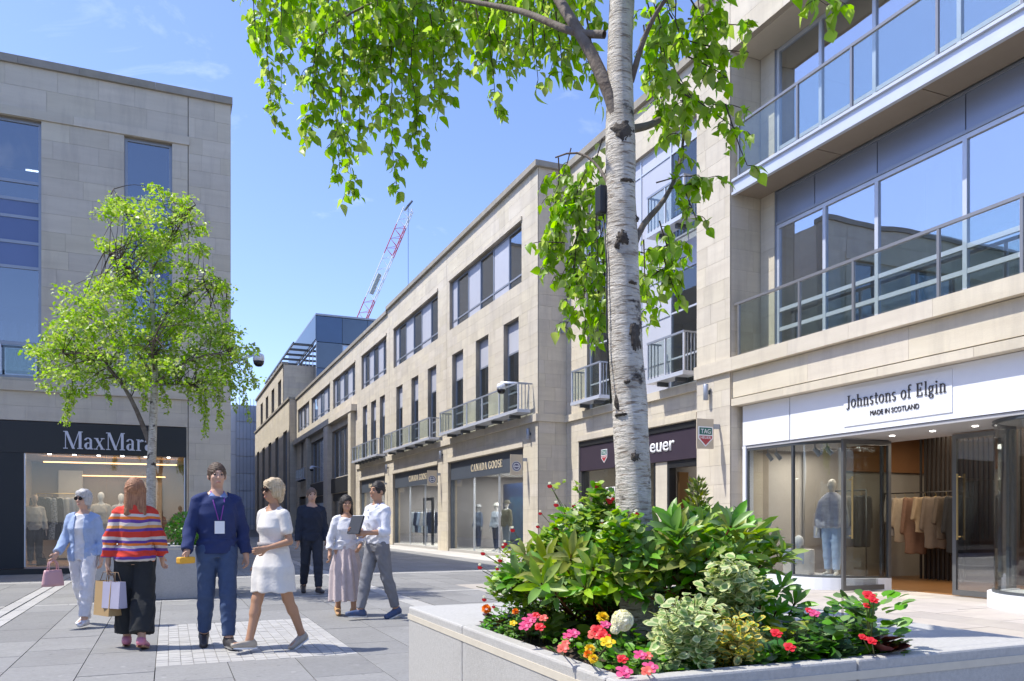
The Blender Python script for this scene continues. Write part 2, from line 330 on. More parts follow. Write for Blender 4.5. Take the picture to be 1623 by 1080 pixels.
# ------------------------------------------------------------------ lettering
def serif_text(s, T=.15, t=.055, sp=.09):
    """list of polygons (unit cap height) for a word in a two-weight serif letter"""
    out = []; x = 0
    def ln(x0, y0, x1, y1, w): return [[(x0 - w / 2, y0), (x0 + w / 2, y0), (x1 + w / 2, y1), (x1 - w / 2, y1)]]
    def bx(x0, y0, x1, y1): return [[(x0, y0), (x1, y0), (x1, y1), (x0, y1)]]
    def sf(x, y, w, up): return bx(x - w / 2, y, x + w / 2, y + .045) if up else bx(x - w / 2, y - .045, x + w / 2, y)
    def arc(cx, cy, rx, ry, a0, a1, w=T, h=t, n=18):
        q = []
        for i in range(n):
            b = [math.radians(a0 + (a1 - a0) * j / n) for j in (i, i + 1)]
            o = [(cx + rx * math.cos(v), cy + ry * math.sin(v)) for v in b]; m = [(cx + (rx - w) * math.cos(v), cy + (ry - h) * math.sin(v)) for v in b]
            q.append([o[0], o[1], m[1], m[0]])
        return q
    XH = .66
    def gl(c):
        if c == 'M': return 1.16, ln(.16, 0, .16, 1, t) + sf(.16, 0, .26, 1) + sf(.13, 1, .2, 0) + ln(.62, 0, .2, 1, T) + ln(.58, 0, .94, 1, t) + ln(1.0, 0, 1.0, 1, T) + sf(1.0, 0, .32, 1) + sf(1.03, 1, .24, 0)
        if c == 'a': return .56, arc(.24, .19, .21, .2, 60, 330) + ln(.41, 0, .41, .46, T * .85) + arc(.25, .47, .235, .2, 0, 165, T * .85, t) + bx(.41, 0, .56, .045)
        if c == 'x': return .62, ln(.5, 0, .12, XH, T) + ln(.1, 0, .5, XH, t) + sf(.1, 0, .22, 1) + sf(.5, 0, .26, 1) + sf(.12, XH, .26, 0) + sf(.5, XH, .22, 0)
        if c == 'r': return .46, ln(.16, 0, .16, XH, T * .85) + sf(.16, 0, .3, 1) + sf(.1, XH, .16, 0) + arc(.36, .42, .17, .24, 40, 150, T * .8, .1)
        if c == 'C': return .86, arc(.46, .5, .42, .52, 48, 312) + bx(.72, .66, .76, .95) + bx(.72, .05, .76, .3)
        if c == 'A': return .92, ln(.14, 0, .44, 1, t) + ln(.76, 0, .46, 1, T) + bx(.24, .3, .66, .355) + sf(.14, 0, .26, 1) + sf(.76, 0, .32, 1)
        if c == 'N': return .98, ln(.16, 0, .16, 1, t) + ln(.8, 0, .2, 1, T) + ln(.82, 0, .82, 1, t) + sf(.16, 0, .26, 1) + sf(.14, 1, .2, 0) + sf(.82, 1, .26, 0)
        if c == 'D': return .92, ln(.18, 0, .18, 1, T) + arc(.36, .5, .5, .5, -90, 90) + bx(.06, 0, .38, .05) + bx(.06, .95, .38, 1)
        if c == 'G': return .94, arc(.46, .5, .42, .52, 48, 320) + ln(.76, .06, .76, .44, T) + sf(.76, .46, .32, 0) + bx(.74, .68, .78, .95)
        if c == 'O': return .98, arc(.49, .5, .45, .52, 0, 360, T, t, 28)
        if c == 'S': return .66, arc(.33, .74, .26, .28, 30, 270, .13, .07) + arc(.33, .25, .28, .28, -150, 90, .13, .07)
        if c == 'E': return .76, ln(.18, 0, .18, 1, T) + bx(.06, 0, .66, .055) + bx(.06, .945, .64, 1) + bx(.2, .48, .52, .535) + bx(.6, .055, .65, .26) + bx(.58, .76, .63, .945) + bx(.48, .38, .52, .64)
        if c == 'J': return .46, ln(.28, .1, .28, 1, T) + sf(.28, 1, .34, 0) + arc(.13, .1, .225, .24, -130, 0, T, .07)
        if c == 'o': return .62, arc(.31, .33, .28, .345, 0, 360, T * .85, t, 24)
        if c == 'h': return .68, ln(.16, 0, .16, 1, T * .85) + sf(.16, 0, .28, 1) + sf(.12, 1, .16, 0) + arc(.35, .42, .25, .25, 0, 150, T * .85, .06) + ln(.535, 0, .535, .43, T * .85) + sf(.535, 0, .28, 1)
        if c == 'n': return .68, ln(.16, 0, .16, XH, T * .85) + sf(.16, 0, .28, 1) + sf(.12, XH, .16, 0) + arc(.35, .42, .25, .25, 0, 150, T * .85, .06) + ln(.535, 0, .535, .43, T * .85) + sf(.535, 0, .28, 1)
        if c == 's': return .48, arc(.24, .49, .19, .185, 30, 270, .1, .05) + arc(.24, .17, .2, .185, -150, 90, .1, .05)
        if c == 't': return .42, ln(.2, .1, .2, .86, T * .85) + bx(.06, .6, .38, .655) + arc(.3, .13, .165, .14, 180, 320, T * .8, .06)
        if c == 'f': return .42, ln(.18, 0, .18, .82, T * .85) + sf(.18, 0, .3, 1) + bx(.05, .6, .36, .65) + arc(.3, .82, .185, .2, 40, 180, T * .8, .06)
        if c == 'l': return .32, ln(.16, 0, .16, 1.04, T * .85) + sf(.16, 0, .28, 1) + sf(.12, 1.04, .16, 0)
        if c == 'i': return .32, ln(.16, 0, .16, XH, T * .85) + sf(.16, 0, .28, 1) + sf(.12, XH, .16, 0) + arc(.16, .86, .075, .075, 0, 360, .07, .07, 10)
        if c == 'g': return .58, arc(.27, .42, .22, .24, 0, 360, T * .8, t, 20) + arc(.28, -.1, .25, .17, 0, 360, .1, .05, 20) + bx(.44, .58, .58, .63) + arc(.2, .13, .12, .1, 120, 270, .06, .05)
        return .4, []
    for c in s:
        w, ps = gl(c)
        out += [[(x + p[0], p[1]) for p in q] for q in ps]; x += w + (sp if c != ' ' else 0)
    return out, x
def put_letters(name, polys, fr, a, z, h, sgn, n, dep, mat, parent, width=None, total=1.):
    """stand the polygons on wall fr; reading runs along sgn*a"""
    sx = h if width is None else width / total; mb = MB()
    for i, q in enumerate(polys):
        o = n + dep + .0004 * (i % 9); F_ = [fp(fr, a + sgn * p[0] * sx, o, z + p[1] * h) for p in q]; B_ = [fp(fr, a + sgn * p[0] * sx, n, z + p[1] * h) for p in q]
        mb.face(F_); k = len(q)
        for j in range(k): mb.face([F_[j], B_[j], B_[(j + 1) % k], F_[(j + 1) % k]])
    return mb.build(name, mat, parent)
def sans_text(name, body, fr, a, z, h, sgn, n, dep, mat, parent, width=None, bold=0.):
    cu = bpy.data.curves.new(name, 'FONT'); cu.body = body; cu.size = 1; cu.extrude = 0; cu.offset = bold; cu.resolution_u = 4
    to = bpy.data.objects.new(name, cu); COL.objects.link(to); bpy.context.view_layer.update()
    me = bpy.data.meshes.new_from_object(to); COL.objects.unlink(to); bpy.data.objects.remove(to)
    vs = [v.co.copy() for v in me.vertices]; w = max(v.x for v in vs) - min(v.x for v in vs); x0 = min(v.x for v in vs)
    sx = h / .69 if width is None else width / w; sy = h / .69
    bm = bmesh.new(); bm.from_mesh(me)
    ex = bmesh.ops.extrude_face_region(bm, geom=bm.faces[:])
    nv = {e for e in ex['geom'] if isinstance(e, bmesh.types.BMVert)}
    for v in bm.verts: v.co = fp(fr, a + sgn * (v.co.x - x0) * sx, n + (dep if v in nv else 0), z + v.co.y * sy)
    bm.normal_update(); bmesh.ops.recalc_face_normals(bm, faces=bm.faces[:]); bm.to_mesh(me); bm.free()
    me.materials.clear(); me.materials.append(mat); me.name = name
    return obj(name, me, parent)
# ================================================================== ground and paving
mb = MB(); mb.face([(-1500, -1500, -.03), (1500, -1500, -.03), (1500, 1500, -.03), (-1500, 1500, -.03)])
tag(mb.build('ground', M('ground_bed', (.16, .155, .15), .95, .1, .5)), kind='structure')
PAVE = M('granite_slab', (.25, .247, .24), .75, .12, 26, .25, 220, rand=.12, col2=(.18, .177, .172), detail=8, stain=[(1.4, (1, 1, 1), .5, (.15, .145, .14)), (11, (1, 1, 1), .55, (.10, .098, .095), .70, .73), (7, (1, 1, 1), .35, (.42, .41, .40), .71, .74)])
PALE = M('pale_granite', (.43, .42, .40), .75, .1, 30, .2, 200, rand=.07, col2=(.36, .35, .335), detail=8, stain=(2, (1, 1, 1), .6, (.27, .26, .25)))
FLAG = M('flagstone', (.47, .43, .385), .8, .14, 3, .25, 120, rand=.13, col2=(.40, .355, .33), detail=7, stain=(1.6, (1, 1, 1), .5, (.28, .26, .24)))
KERB = M('walk_slab', (.46, .44, .41), .8, .1, 18, .2, 160, rand=.08, col2=(.38, .365, .34), detail=7)
pave = tag(empty('pavement', (0, 0, 0)), kind='structure')
PIECES = {}
rnd = random.Random(3)
def slab(kind, mat, x0, x1, y0, y1, g=.004):
    PIECES.setdefault((kind, mat.name), []).append((x0 + g, x1 - g, y0 + g, y1 - g, rnd.uniform(-.0018, .0012)))
SETTS = (-.11, 1.67, 7.65, 10.65)
XS = [(-2.22, -2.05), (-2.03, -1.86), (3.36, 3.66)]       # long pale strips
YS = [(13.72, 13.88), (18.75, 19.05)]                       # cross strips
def rows(x0, x1, w):
    n = max(1, round((x1 - x0) / w)); return [(x0 + (x1 - x0) * i / n, x0 + (x1 - x0) * (i + 1) / n) for i in range(n)]
for (a, b) in ((-14, -2.23), (-1.85, -.70), (-.70, -.11), (-.11, 1.67), (1.67, 3.35), (3.67, 5.2), (5.2, 9.2)):
    for r0, r1 in rows(a, b, .59):
        y = .2 - rnd.uniform(0, 1)
        while y < 62:
            y2 = y + rnd.choice((.78, .92, 1.05, 1.2))
            for p, q in cut((y, y2), YS + ([(SETTS[2], SETTS[3])] if a >= -.12 and b <= 1.68 else [])):
                if a >= 5.2 and q < 15.2: continue
                if q - p > .05: slab('paving_slab', PAVE, r0, r1, p, q)
            y = y2
for x0, x1 in XS:
    y = .2
    while y < 62:
        slab('strip_stone', PALE, x0, x1, y, min(y + .62, 62)); y += .62
for y0, y1 in YS:
    x = -14
    while x < 9.2:
        for p, q in cut((x, min(x + .6, 9.2)), [(u - .01, v + .01) for u, v in XS]): slab('strip_stone', PALE, p, q, y0, y1)
        x += .6
nx, ny = 17, 28
for i in range(nx):
    for j in range(ny):
        w, h = (SETTS[1] - SETTS[0]) / nx, (SETTS[3] - SETTS[2]) / ny
        slab('sett', PALE, SETTS[0] + i * w, SETTS[0] + (i + 1) * w, SETTS[2] + j * h, SETTS[2] + (j + 1) * h, .0035)
for r0, r1 in rows(9.2, 11.3, .7):
    y = 15.2
    while y < 78:
        y2 = y + rnd.uniform(.8, 1.3); slab('walk_slab', KERB, r0, r1, y, y2); y = y2
for r0, r1 in rows(5.2, 12.25, .64):
    y = -4 - rnd.uniform(0, 1)
    while y < 15.19:
        y2 = min(15.2, y + rnd.uniform(.7, 1.35)); slab('flagstone', FLAG, r0, r1, y, y2); y = y2
for (kind, mn), lst in PIECES.items():
    def pk(s):
        c = ((s[0] + s[1]) / 2, (s[2] + s[3]) / 2); d = depth(c); l = c[0] * CS - c[1] * SN
        if d < 1.2 or abs(l / d) > .68: return 0
        return -(s[1] - s[0]) * (s[3] - s[2]) / d ** 3
    lst.sort(key=pk); mat = MATS[mn]; nmax = 290 if kind != 'strip_stone' else 120
    for s in lst[:nmax]: box(kind, s[0], s[1], s[2], s[3], -.028, s[4], mat, pave)
    if lst[nmax:]:
        mb = MB()
        for s in lst[nmax:]: mb.box(s[0], s[1], s[2], s[3], -.028, s[4])
        tag(mb.build(kind + '_spread', mat, pave), kind='stuff')
box('sett_bed', SETTS[0], SETTS[1], SETTS[2], SETTS[3], -.029, -.006, M('pale_mortar', (.30, .29, .275), .95, .1, 8), pave)
# iron drain grating between the two long strips
mb = MB()
for k in range(60): mb.box(-2.05, -2.03, 2 + k * .3, 2.27 + k * .3, -.028, -.006)
tag(mb.build('drain_slot', METAL_D, pave), kind='stuff')

# ================================================================== buildings
def rooms(b, x0, x1, y0, y1, floors, back, mat=None, ceil=None):
    """floor slabs and a back wall so that windows open on rooms"""
    for z0, z1 in floors: box('floor_slab', x0, x1, y0, y1, z0, z1, ceil or INT_L, b)
    box('back_wall', *back, mat or INT_L, b)
# ---- the shaded block on the corner, black shopfront at its foot
b1 = empty('stone_building', (-4, 24, 0), 'shaded sandstone corner block with a black fascia over its lit shop window', 'building')
f1 = ('Y', 21.8); SH1 = (-3.13, .37, .12, 2.84)
strips = [(-5.1, -2.78), (-1.01, .07), (-9.4, -7.1)]
holes1 = [(-8.2, .40, 0, 3.62)] + [(a, c, 4.62, 10.71) for a, c in strips]
facade(b1, f1, -12, .435, 0, 11.95, holes1, bands=(3.62, 4.30, 4.56, 7.25, 10.72, 10.95), seed=11)
facade(b1, f1, .45, 1.46, 0, 11.95, [], bands=(3.62, 4.30, 4.56, 7.25, 10.95), seed=12, bw=(.45, .7))
ledge(b1, f1, -12, .435, 4.31, 4.55, .001, .06, 1.6, seed=1)
ledge(b1, f1, -12, .47, 10.73, 10.94, .001, .035, 1.6, seed=2)
ledge(b1, f1, -12, 1.5, 11.95, 12.13, -.5, .07, 1.5, COPING, 'coping_stone', 3)
lay_stones(b1)
for i, (a, c) in enumerate(strips):
    mid = [(a + c) / 2] if c - a > 1.5 else []
    window(b1, f1, a, c, 4.62, 10.71, -.12, mid if i else [], [5.45, 7.24, 7.83, 8.43, 8.84, 9.26], .07, METAL, GL_DEEP, [(k, j) for k in range(2) for j in (2, 3, 4)], SPAN_B)
rooms(b1, -12, 1.05, 22.2, 27, [(3.75, 4.5), (7.4, 8.6), (11.2, 11.9)], (-12, 1.05, 27, 27.3, 0, 11.9), M('office_wall', (.2, .21, .24), .8, .03), M('office_ceiling', (.16, .17, .2), .8, .03))
box('side_wall', 1.06, 1.455, 22.21, 59.5, 0, 11.94, STONE_E, b1); box('rear_mass', -12, 1.05, 27.31, 59.5, 0, 11.93, STONE_E, b1)
box('side_wall', -12.3, -12.01, 21.82, 59.5, 0, 11.94, STONE_E, b1)
for x, y, z, dx, dy in ((-3.15, 23.6, 10.15, .2, .03), (-.22, 24.2, 10.1, .03, .55)):
    box('ceiling_tube_light', x - dx, x + dx, y - dy, y + dy, z, z + .05, LAMPW, b1)
railing(b1, f1, -5.05, -2.83, 4.7, 5.42, .05, [-5.0, -4.3, -3.6, -2.88], None, True, METAL, None, 'window_rail')
# desks and files behind the upper windows
box('window_blind', -5.05, -2.85, 22.5, 22.52, 8.9, 9.75, INT_L, b1); box('window_blind', -.95, .0, 22.5, 22.52, 8.6, 9.4, INT_L, b1)
for k in range(7): box('binder', -.7 + k * .09, -.64 + k * .09, 22.54, 22.7, 9.4, 9.55 + .12 * (k % 3), M('binder%d' % (k % 3), [(.7, .7, .72), (.2, .4, .6), (.6, .6, .65)][k % 3]), b1)
# shopfront
sf = empty('shopfront', (-1.4, 21.8, 0), parent=b1)
wbox('fascia', f1, -8.2, .40, -.1, .02, 2.86, 3.60, BLACK, sf)
wbox('pier_panel', f1, -3.62, -3.14, -.1, .015, .14, 2.855, M('black_pier', (.022, .026, .030), .6, .1, 60, .2, 150), sf); wbox('pier_panel', f1, .375, .40, -.1, .015, .14, 2.855, BLACK, sf)
wbox('plinth', f1, -8.2, .40, -.1, .03, 0, .13, BLACK, sf)
wbox('sill', f1, -3.13, .37, -.4, -.03, .131, .17, M('pink_sill', (.55, .38, .31), .5), sf)
for a in (-3.13, .345): wbox('window_post', f1, a, a + .03, -.08, .0, .171, 2.85, METAL_L, sf)
wbox('pane', f1, -3.1, -1.4, -.05, -.04, .171, 2.85, GL_CLEAR, sf); wbox('pane', f1, -1.395, .345, -.05, -.04, .171, 2.85, GL_CLEAR, sf)
wbox('pane', f1, -8.1, -3.63, -.05, -.04, .14, 2.85, GL_CLEAR, sf)
ps, tw = serif_text('MaxMara', .16, .05, .05)
put_letters('lettering', ps, f1, -2.33, 2.985, .42, 1, .021, .02, M('silver_letter', (.62, .62, .70), .4, .02, metal=.2), sf, 1.99, tw)
BEIGE = M('shop_beige', (.50, .40, .31), .8, .08, 1.2); TAUPE = M('shop_taupe', (.30, .25, .21), .8, .08, 1.2)
wbox('shop_floor', f1, -8.2, 1.0, -4.6, -.41, .10, .13, M('shop_floor_pink', (.45, .30, .24), .4, .1), sf)
wbox('shop_wall', f1, -8.2, 1.0, -4.8, -4.61, .13, 3.6, TAUPE, sf); wbox('shop_wall', f1, -3.75, -3.6, -4.6, -.42, .13, 3.6, BEIGE, sf); wbox('shop_wall', f1, .45, .6, -4.6, -.42, .13, 3.6, BEIGE, sf)
wbox('shop_ceiling', f1, -8.2, 1.0, -4.6, -.41, 2.95, 3.0, BEIGE, sf)
wbox('shelf_panel', f1, -2.9, -2.3, -4.55, -4.3, .2, 2.7, INT_L, sf); wbox('shelf_panel', f1, -1.2, -.2, -4.55, -4.45, .6, 2.4, BEIGE, sf)
wbox('cove_light', f1, -3.0, .2, -2.2, -2.1, 2.78, 2.81, LAMPO, sf); wbox('cove_light', f1, -2.6, -.1, -4.4, -4.35, 2.55, 2.58, LAMPO, sf)
for k in range(6): wbox('downlight', f1, -2.8 + k * .55, -2.72 + k * .55, -1.3, -1.22, 2.92, 2.948, LAMPW, sf)
def area(name, loc, sx, sy, e, col, rot=(0, 0, 0), parent=None):
    l = bpy.data.lights.new(name, 'AREA'); l.shape = 'RECTANGLE'; l.size = sx; l.size_y = sy; l.energy = e; l.color = col
    o = bpy.data.objects.new(name, l); COL.objects.link(o); o.location = loc; o.rotation_euler = rot; adopt(o, parent); return o
area('shop_lamp', (-1.4, 24, 2.9), 3.2, 3.2, 48, (1, .86, .7), parent=sf)
# ---- taller block further up the same side, hidden behind the corner but shading the street
b5 = empty('stone_building', (-6, 70, 0), 'tall block up the street behind the corner building', 'building')
box('wall', -14, 1.46, 59.9, 120, 0, 23.6, STONE_E, b5); box('coping', -14.1, 1.55, 59.8, 120.1, 23.6, 23.8, COPING, b5)

# ---- long sunlit block on the street's far side
b2 = empty('stone_building', (13, 45, 0), 'long sunlit sandstone terrace with grey shop signs and glass balconies receding up the street', 'building')
f2 = ('X', 10.6)
bays = [(23.85, 31.5), (32.85, 40.4), (42.0, 48.2)]
w1 = [(24.21, 25.51), (26.94, 28.23), (29.64, 30.97), (33.07, 34.31), (35.78, 36.94), (38.51, 39.7), (42.03, 43.15), (44.02, 45.23), (46.18, 47.34)]
w2 = [(23.97, 31.29), (32.85, 40.24), (41.7, 47.7), (49.45, 56.72), (57.92, 66.0), (67.2, 73.4)]
big = [(50.3, 57.2), (59.0, 66.2)]; tall = [(67.9, 69.1), (70.3, 71.5)]
holes2 = [(a, c, 0, 3.64) for a, c in bays] + [(a, c, 4.62, 8.0) for a, c in w1] + [(a, c, 9.07, 11.05) for a, c in w2]
holes2 += [(a, c, 0, 3.1) for a, c in big] + [(a, c, 4.2, 7.5) for a, c in big] + [(a, c, 4.62, 8.0) for a, c in tall] + [(67.5, 72.6, 0, 3.3)]
for k, (a, c) in enumerate([(22.72, 31.62), (31.64, 41.0), (41.02, 48.95), (48.97, 74.3)]):
    facade(b2, f2, a, c, 0, 12.32, [h for h in holes2 if h[0] >= a and h[1] <= c], bands=(3.64, 4.37, 4.61, 8.0, 9.07, 11.05, 11.4), seed=20 + k)
fe = ('Y', 22.712); facade(b2, fe, 10.63, 12.2, 0, 12.32, [], thick=.3, bands=(3.64, 4.37, 4.61, 8.0, 9.07, 11.05), seed=29, bw=(.5, .8))
ledge(b2, f2, 22.66, 48.95, 4.37, 4.61, .001, .085, 1.4, seed=5); ledge(b2, fe, 10.6, 11.6, 4.37, 4.61, .001, .05, 1.2, seed=6)
ledge(b2, f2, 22.6, 41.4, 12.32, 12.5, -.5, .13, 1.6, COPING, 'coping_stone', 7); ledge(b2, f2, 41.42, 74.3, 12.14, 12.34, -.3, .11, 1.8, COPING, 'coping_stone', 8)
ledge(b2, fe, 10.6, 12.25, 12.32, 12.5, -.5, .12, 1.6, COPING, 'coping_stone', 9)
for a, c in w2: ledge(b2, f2, a - .05, c + .05, 11.07, 11.2, .001, .05, 2, STONE, 'lintel_stone', 3)
for a, c in bays: ledge(b2, f2, a - .02, c + .02, 3.66, 3.86, .001, .04, 2, STONE, 'lintel_stone', 4)
# projecting stone frame over the last shops
ledge(b2, f2, 48.97, 74.3, 8.0, 8.4, .001, .35, 2.2, STONE, 'ledge_stone', 10)
for a, c in big:
    for q in (a - .9, c + .1): wbox('pilaster', f2, q, q + .8, .001, .3, 0, 7.99, STONE, b2)
lay_stones(b2)
for i, (a, c) in enumerate(w2):
    k = 6; e = [a + (c - a) * t for t in (.185, .38, .56, .74, .915)]
    window(b2, f2, a, c, 9.08, 11.04, -.13, e, [9.42], .06, METAL, GL_SKY, [(1, 0), (1, 1), (3, 0), (3, 1), (5, 0), (5, 1)], CLAD)
for a, c in w1 + tall: window(b2, f2, a, c, 4.63, 7.99, -.16, [], [5.15, 5.6, 6.95], .06, METAL, GL_CLEAR if a < 32 else GL_SKY, [(0, 3)], CLAD)
for a, c in big: window(b2, f2, a, c, 4.21, 7.49, -.2, [a + (c - a) * t for t in (.25, .5, .75)], [], .07, METAL, GL_SKY)
def balc(b, fr, a0, a1, z0, z1, n, k, bars=3):
    r = railing(b, fr, a0, a1, z0, z1, n, [a0 + (a1 - a0) * t / k for t in range(k + 1)], (.09, z0 - .1, METAL_L), True, METAL, .02, 'balcony', bars)
    for t in range(k): wbox('bracket', fr, a0 + (a1 - a0) * (t + .5) / k - .05, a0 + (a1 - a0) * (t + .5) / k + .05, .09, n - .05, z0 - .2, z0 - .1, METAL_D, r)
    return r
balc(b2, f2, 23.1, 31.0, 4.78, 5.62, .5, 5); balc(b2, f2, 32.4, 40.3, 4.78, 5.62, .5, 5); balc(b2, f2, 41.7, 47.9, 4.78, 5.62, .5, 7); balc(b2, f2, 67.6, 71.8, 4.78, 5.62, .4, 4)
rooms(b2, 11.01, 16, 23.02, 74.2, [(3.75, 4.55), (8.2, 8.95), (11.5, 12.2)], (16, 16.3, 23.02, 74.2, 0, 12.2))
box('end_wall', 12.21, 16.3, 22.74, 23.0, 0, 12.3, STONE_E, b2); box('rear_mass', 16.31, 24, 22.74, 74.2, 0, 12.15, STONE_E, b2)
for k in range(3): 
    for q in range(4): box('downlight', 12 + q * .7, 12.05 + q * .7, 24.6 + k * 2.8, 24.65 + k * 2.8, 8.17, 8.198, LAMPW, b2)
# shop fronts of the terrace
TXT = M('cream_letter', (.80, .68, .48), .4, .03)
for i, (a, c) in enumerate(bays):
    s_ = empty('shopfront', (10.6, (a + c) / 2, 0), parent=b2)
    wbox('fascia', f2, a, c, -.3, -.12, 2.92, 3.64, SLATE, s_); wbox('step', f2, a, c, -.5, -.05, 0, .1, KERB, s_)
    ps, tw = serif_text('CANADA GOOSE', .17, .08, .1)
    if i == 0: put_letters('lettering', ps, f2, 29.05, 3.14, .27, -1, -.119, .016, TXT, s_, 3.2, tw)
    if i == 1: put_letters('lettering', ps, f2, 37.75, 3.14, .27, -1, -.119, .016, TXT, s_, 3.0, tw)
    if i == 2: sans_text('lettering', 'Hobbs', f2, 46.2, 3.14, .26, -1, -.119, .02, TXT, s_)
    nsp = 3; e = [a + (c - a) * t / nsp for t in range(nsp + 1)]
    for p, q in zip(e, e[1:]): wbox('pane', f2, p + .01, q - .01, -.2, -.19, .1, 2.91, GL_CLEAR, s_)
    for p in e[1:-1]: wbox('glass_fin', f2, p - .012, p + .012, -.26, -.185, .1, 2.91, METAL_L, s_)
    for p in (a, c - .05): wbox('side_frame', f2, p, p + .05, -.3, -.12, .1, 2.91, SLATE, s_)
    wbox('shop_floor', f2, a, c, -4.8, -.51, .06, .1, INT_L, s_); wbox('shop_wall', f2, a - .4, c + .4, -4.9, -4.81, .1, 3.6, M('shop_grey', (.34, .33, .34), .8, .04), s_)
    for p in (a - .3, c + .2): wbox('shop_wall', f2, p, p + .1, -4.8, -.42, .1, 3.6, M('shop_grey', (.34, .33, .34)), s_)
    wbox('shop_ceiling', f2, a, c, -4.8, -.31, 3.1, 3.15, INT_L, s_)
    area('shop_lamp', (12.9, (a + c) / 2, 3.05), 3, 5, 330, (1, .95, .9), parent=s_)
    NAVY = M('navy_screen', (.015, .035, .10), .35, .1, 1.5)
    if i == 0:
        wbox('screen', f2, 27.6, 30.6, -2.2, -2.1, .12, 2.75, NAVY, s_); wbox('screen_picture', f2, 28.2, 30.0, -2.099, -2.08, .5, 2.2, M('screen_blue', (.03, .10, .18), .3, .16, 2.2, col2=(.02, .03, .10)), s_)
        wbox('low_wall', f2, 23.95, 24.6, -1.2, -.4, .1, 1.25, M('oxblood', (.30, .13, .08), .6, .1), s_); wbox('low_wall_cap', f2, 23.93, 24.62, -1.22, -.38, 1.25, 1.33, WHITE, s_)
    if i == 1:
        wbox('screen', f2, 33.3, 35.6, -1.9, -1.8, .12, 2.4, NAVY, s_)
        mbx = MB()
        for p in (35.9, 37.2): mbx.box(*fbox(f2, p, p + .14, -.8, -.7, .1, 2.2))
        mbx.box(*fbox(f2, 35.9, 37.34, -.8, -.7, 2.2, 2.34)); mbx.build('door_frame', BLACK, s_)
    if i == 2: wbox('screen', f2, 43, 46, -2, -1.9, .1, 2.6, INT_D, s_)
for a, c in big + [(67.5, 72.6)]:
    s_ = empty('shopfront', (10.6, (a + c) / 2, 0), parent=b2)
    wbox('pane', f2, a, c, -.2, -.19, .05, 2.6, GL_SKY, s_); wbox('header', f2, a, c, -.28, -.1, 2.6, 3.1, BLACK, s_); wbox('shop_wall', f2, a, c, -2.2, -2.1, 0, 3.1, INT_D, s_)
    if a < 67: wbox('fascia', f2, a, c, -.0, .06, 3.15, 4.15, BLACK, s_)
# ---- recessed bay with the watch shop
b3 = empty('stone_building', (14, 18, 0), 'recessed sandstone bay with a plum shop fascia behind the birch trunk', 'building')
f3 = ('X', 11.6); HOLE = (15.75, 21.35, 4.6, 11.0)
facade(b3, f3, 14.52, 22.70, 0, 12.3, [(15.88, 21.89, 0, 3.68), HOLE], bands=(3.68, 4.37, 4.58, 7.5, 11.0), seed=31, bw=(.5, .8))
ledge(b3, f3, 14.52, 22.70, 4.37, 4.58, .001, .085, 1.3, seed=12); ledge(b3, f3, 14.52, 22.7, 12.3, 12.5, -.4, .12, 1.6, COPING, 'coping_stone', 13)
ledge(b3, f3, 15.85, 21.92, 3.70, 3.86, .001, .04, 1.5, STONE, 'lintel_stone', 14)
lay_stones(b3)
window(b3, f3, *HOLE, -.1, [17.1, 18.5, 19.95], [5.35, 6.5, 7.5, 8.35, 10.55], .045, METAL_L, GL_CLEAR, [(i, j) for i in (1, 2) for j in range(6)] + [(i, j) for i in (0, 3) for j in (3, 5)], CLAD)
for a0, a1 in ((15.80, 17.35), (19.8, 21.5)):
    for z in (4.82, 8.52): balc(b3, f3, a0, a1, z, z + .95, .42, 2, 3)
rooms(b3, 12.01, 16, 14.6, 22.68, [(3.75, 4.55), (7.9, 8.4), (11.3, 12.2)], (16, 16.3, 14.6, 22.68, 0, 12.2))
box('rear_mass', 16.31, 24, 14.6, 22.7, 0, 12.2, STONE_E, b3)
s3 = empty('shopfront', (11.6, 18.8, 0), parent=b3)
wbox('fascia', f3, 15.88, 21.89, -.25, -.05, 2.78, 3.52, PLUM, s3); wbox('fascia_top', f3, 15.88, 21.89, -.25, -.02, 3.53, 3.67, BLACK, s3)
yd = AX(1052, 11.6); yp = AX(1034, 11.6)
wbox('stone_pier', f3, yd, yp, -.35, -.1, 0, 2.77, STONE, s3)
mbx = MB(); mbx.box(*fbox(f3, 15.9, 16.0, -.3, -.1, 0, 2.77)); mbx.box(*fbox(f3, yd - .1, yd - .002, -.3, -.1, 0, 2.77)); mbx.box(*fbox(f3, 16.0, yd - .1, -.3, -.1, 2.6, 2.77)); mbx.build('door_frame', BLACK, s3)
wbox('door_edge', f3, yd - .22, yd - .13, -.6, -.32, .05, 2.5, M('bronze', (.25, .14, .06), .35, .05, metal=.7), s3)
wbox('window_frame', f3, yp + .01, yp + .09, -.3, -.1, 0, 2.77, BLACK, s3); wbox('window_frame', f3, 21.75, 21.88, -.3, -.1, 0, 2.77, BLACK, s3); wbox('window_plinth', f3, yp + .1, 21.74, -.3, -.1, 0, .45, BLACK, s3)
wbox('pane', f3, yp + .09, 21.75, -.2, -.19, .45, 2.77, GL_CLEAR, s3)
wbox('shop_wall', f3, 15.5, 22.2, -3.2, -3.1, 0, 3.6, INT_D, s3); wbox('shop_floor', f3, 15.5, 22.2, -3.1, -.3, -.01, .01, INT_D, s3)
wbox('display_block', f3, 19.0, 21.4, -1.0, -.5, .02, .9, INT_D, s3)
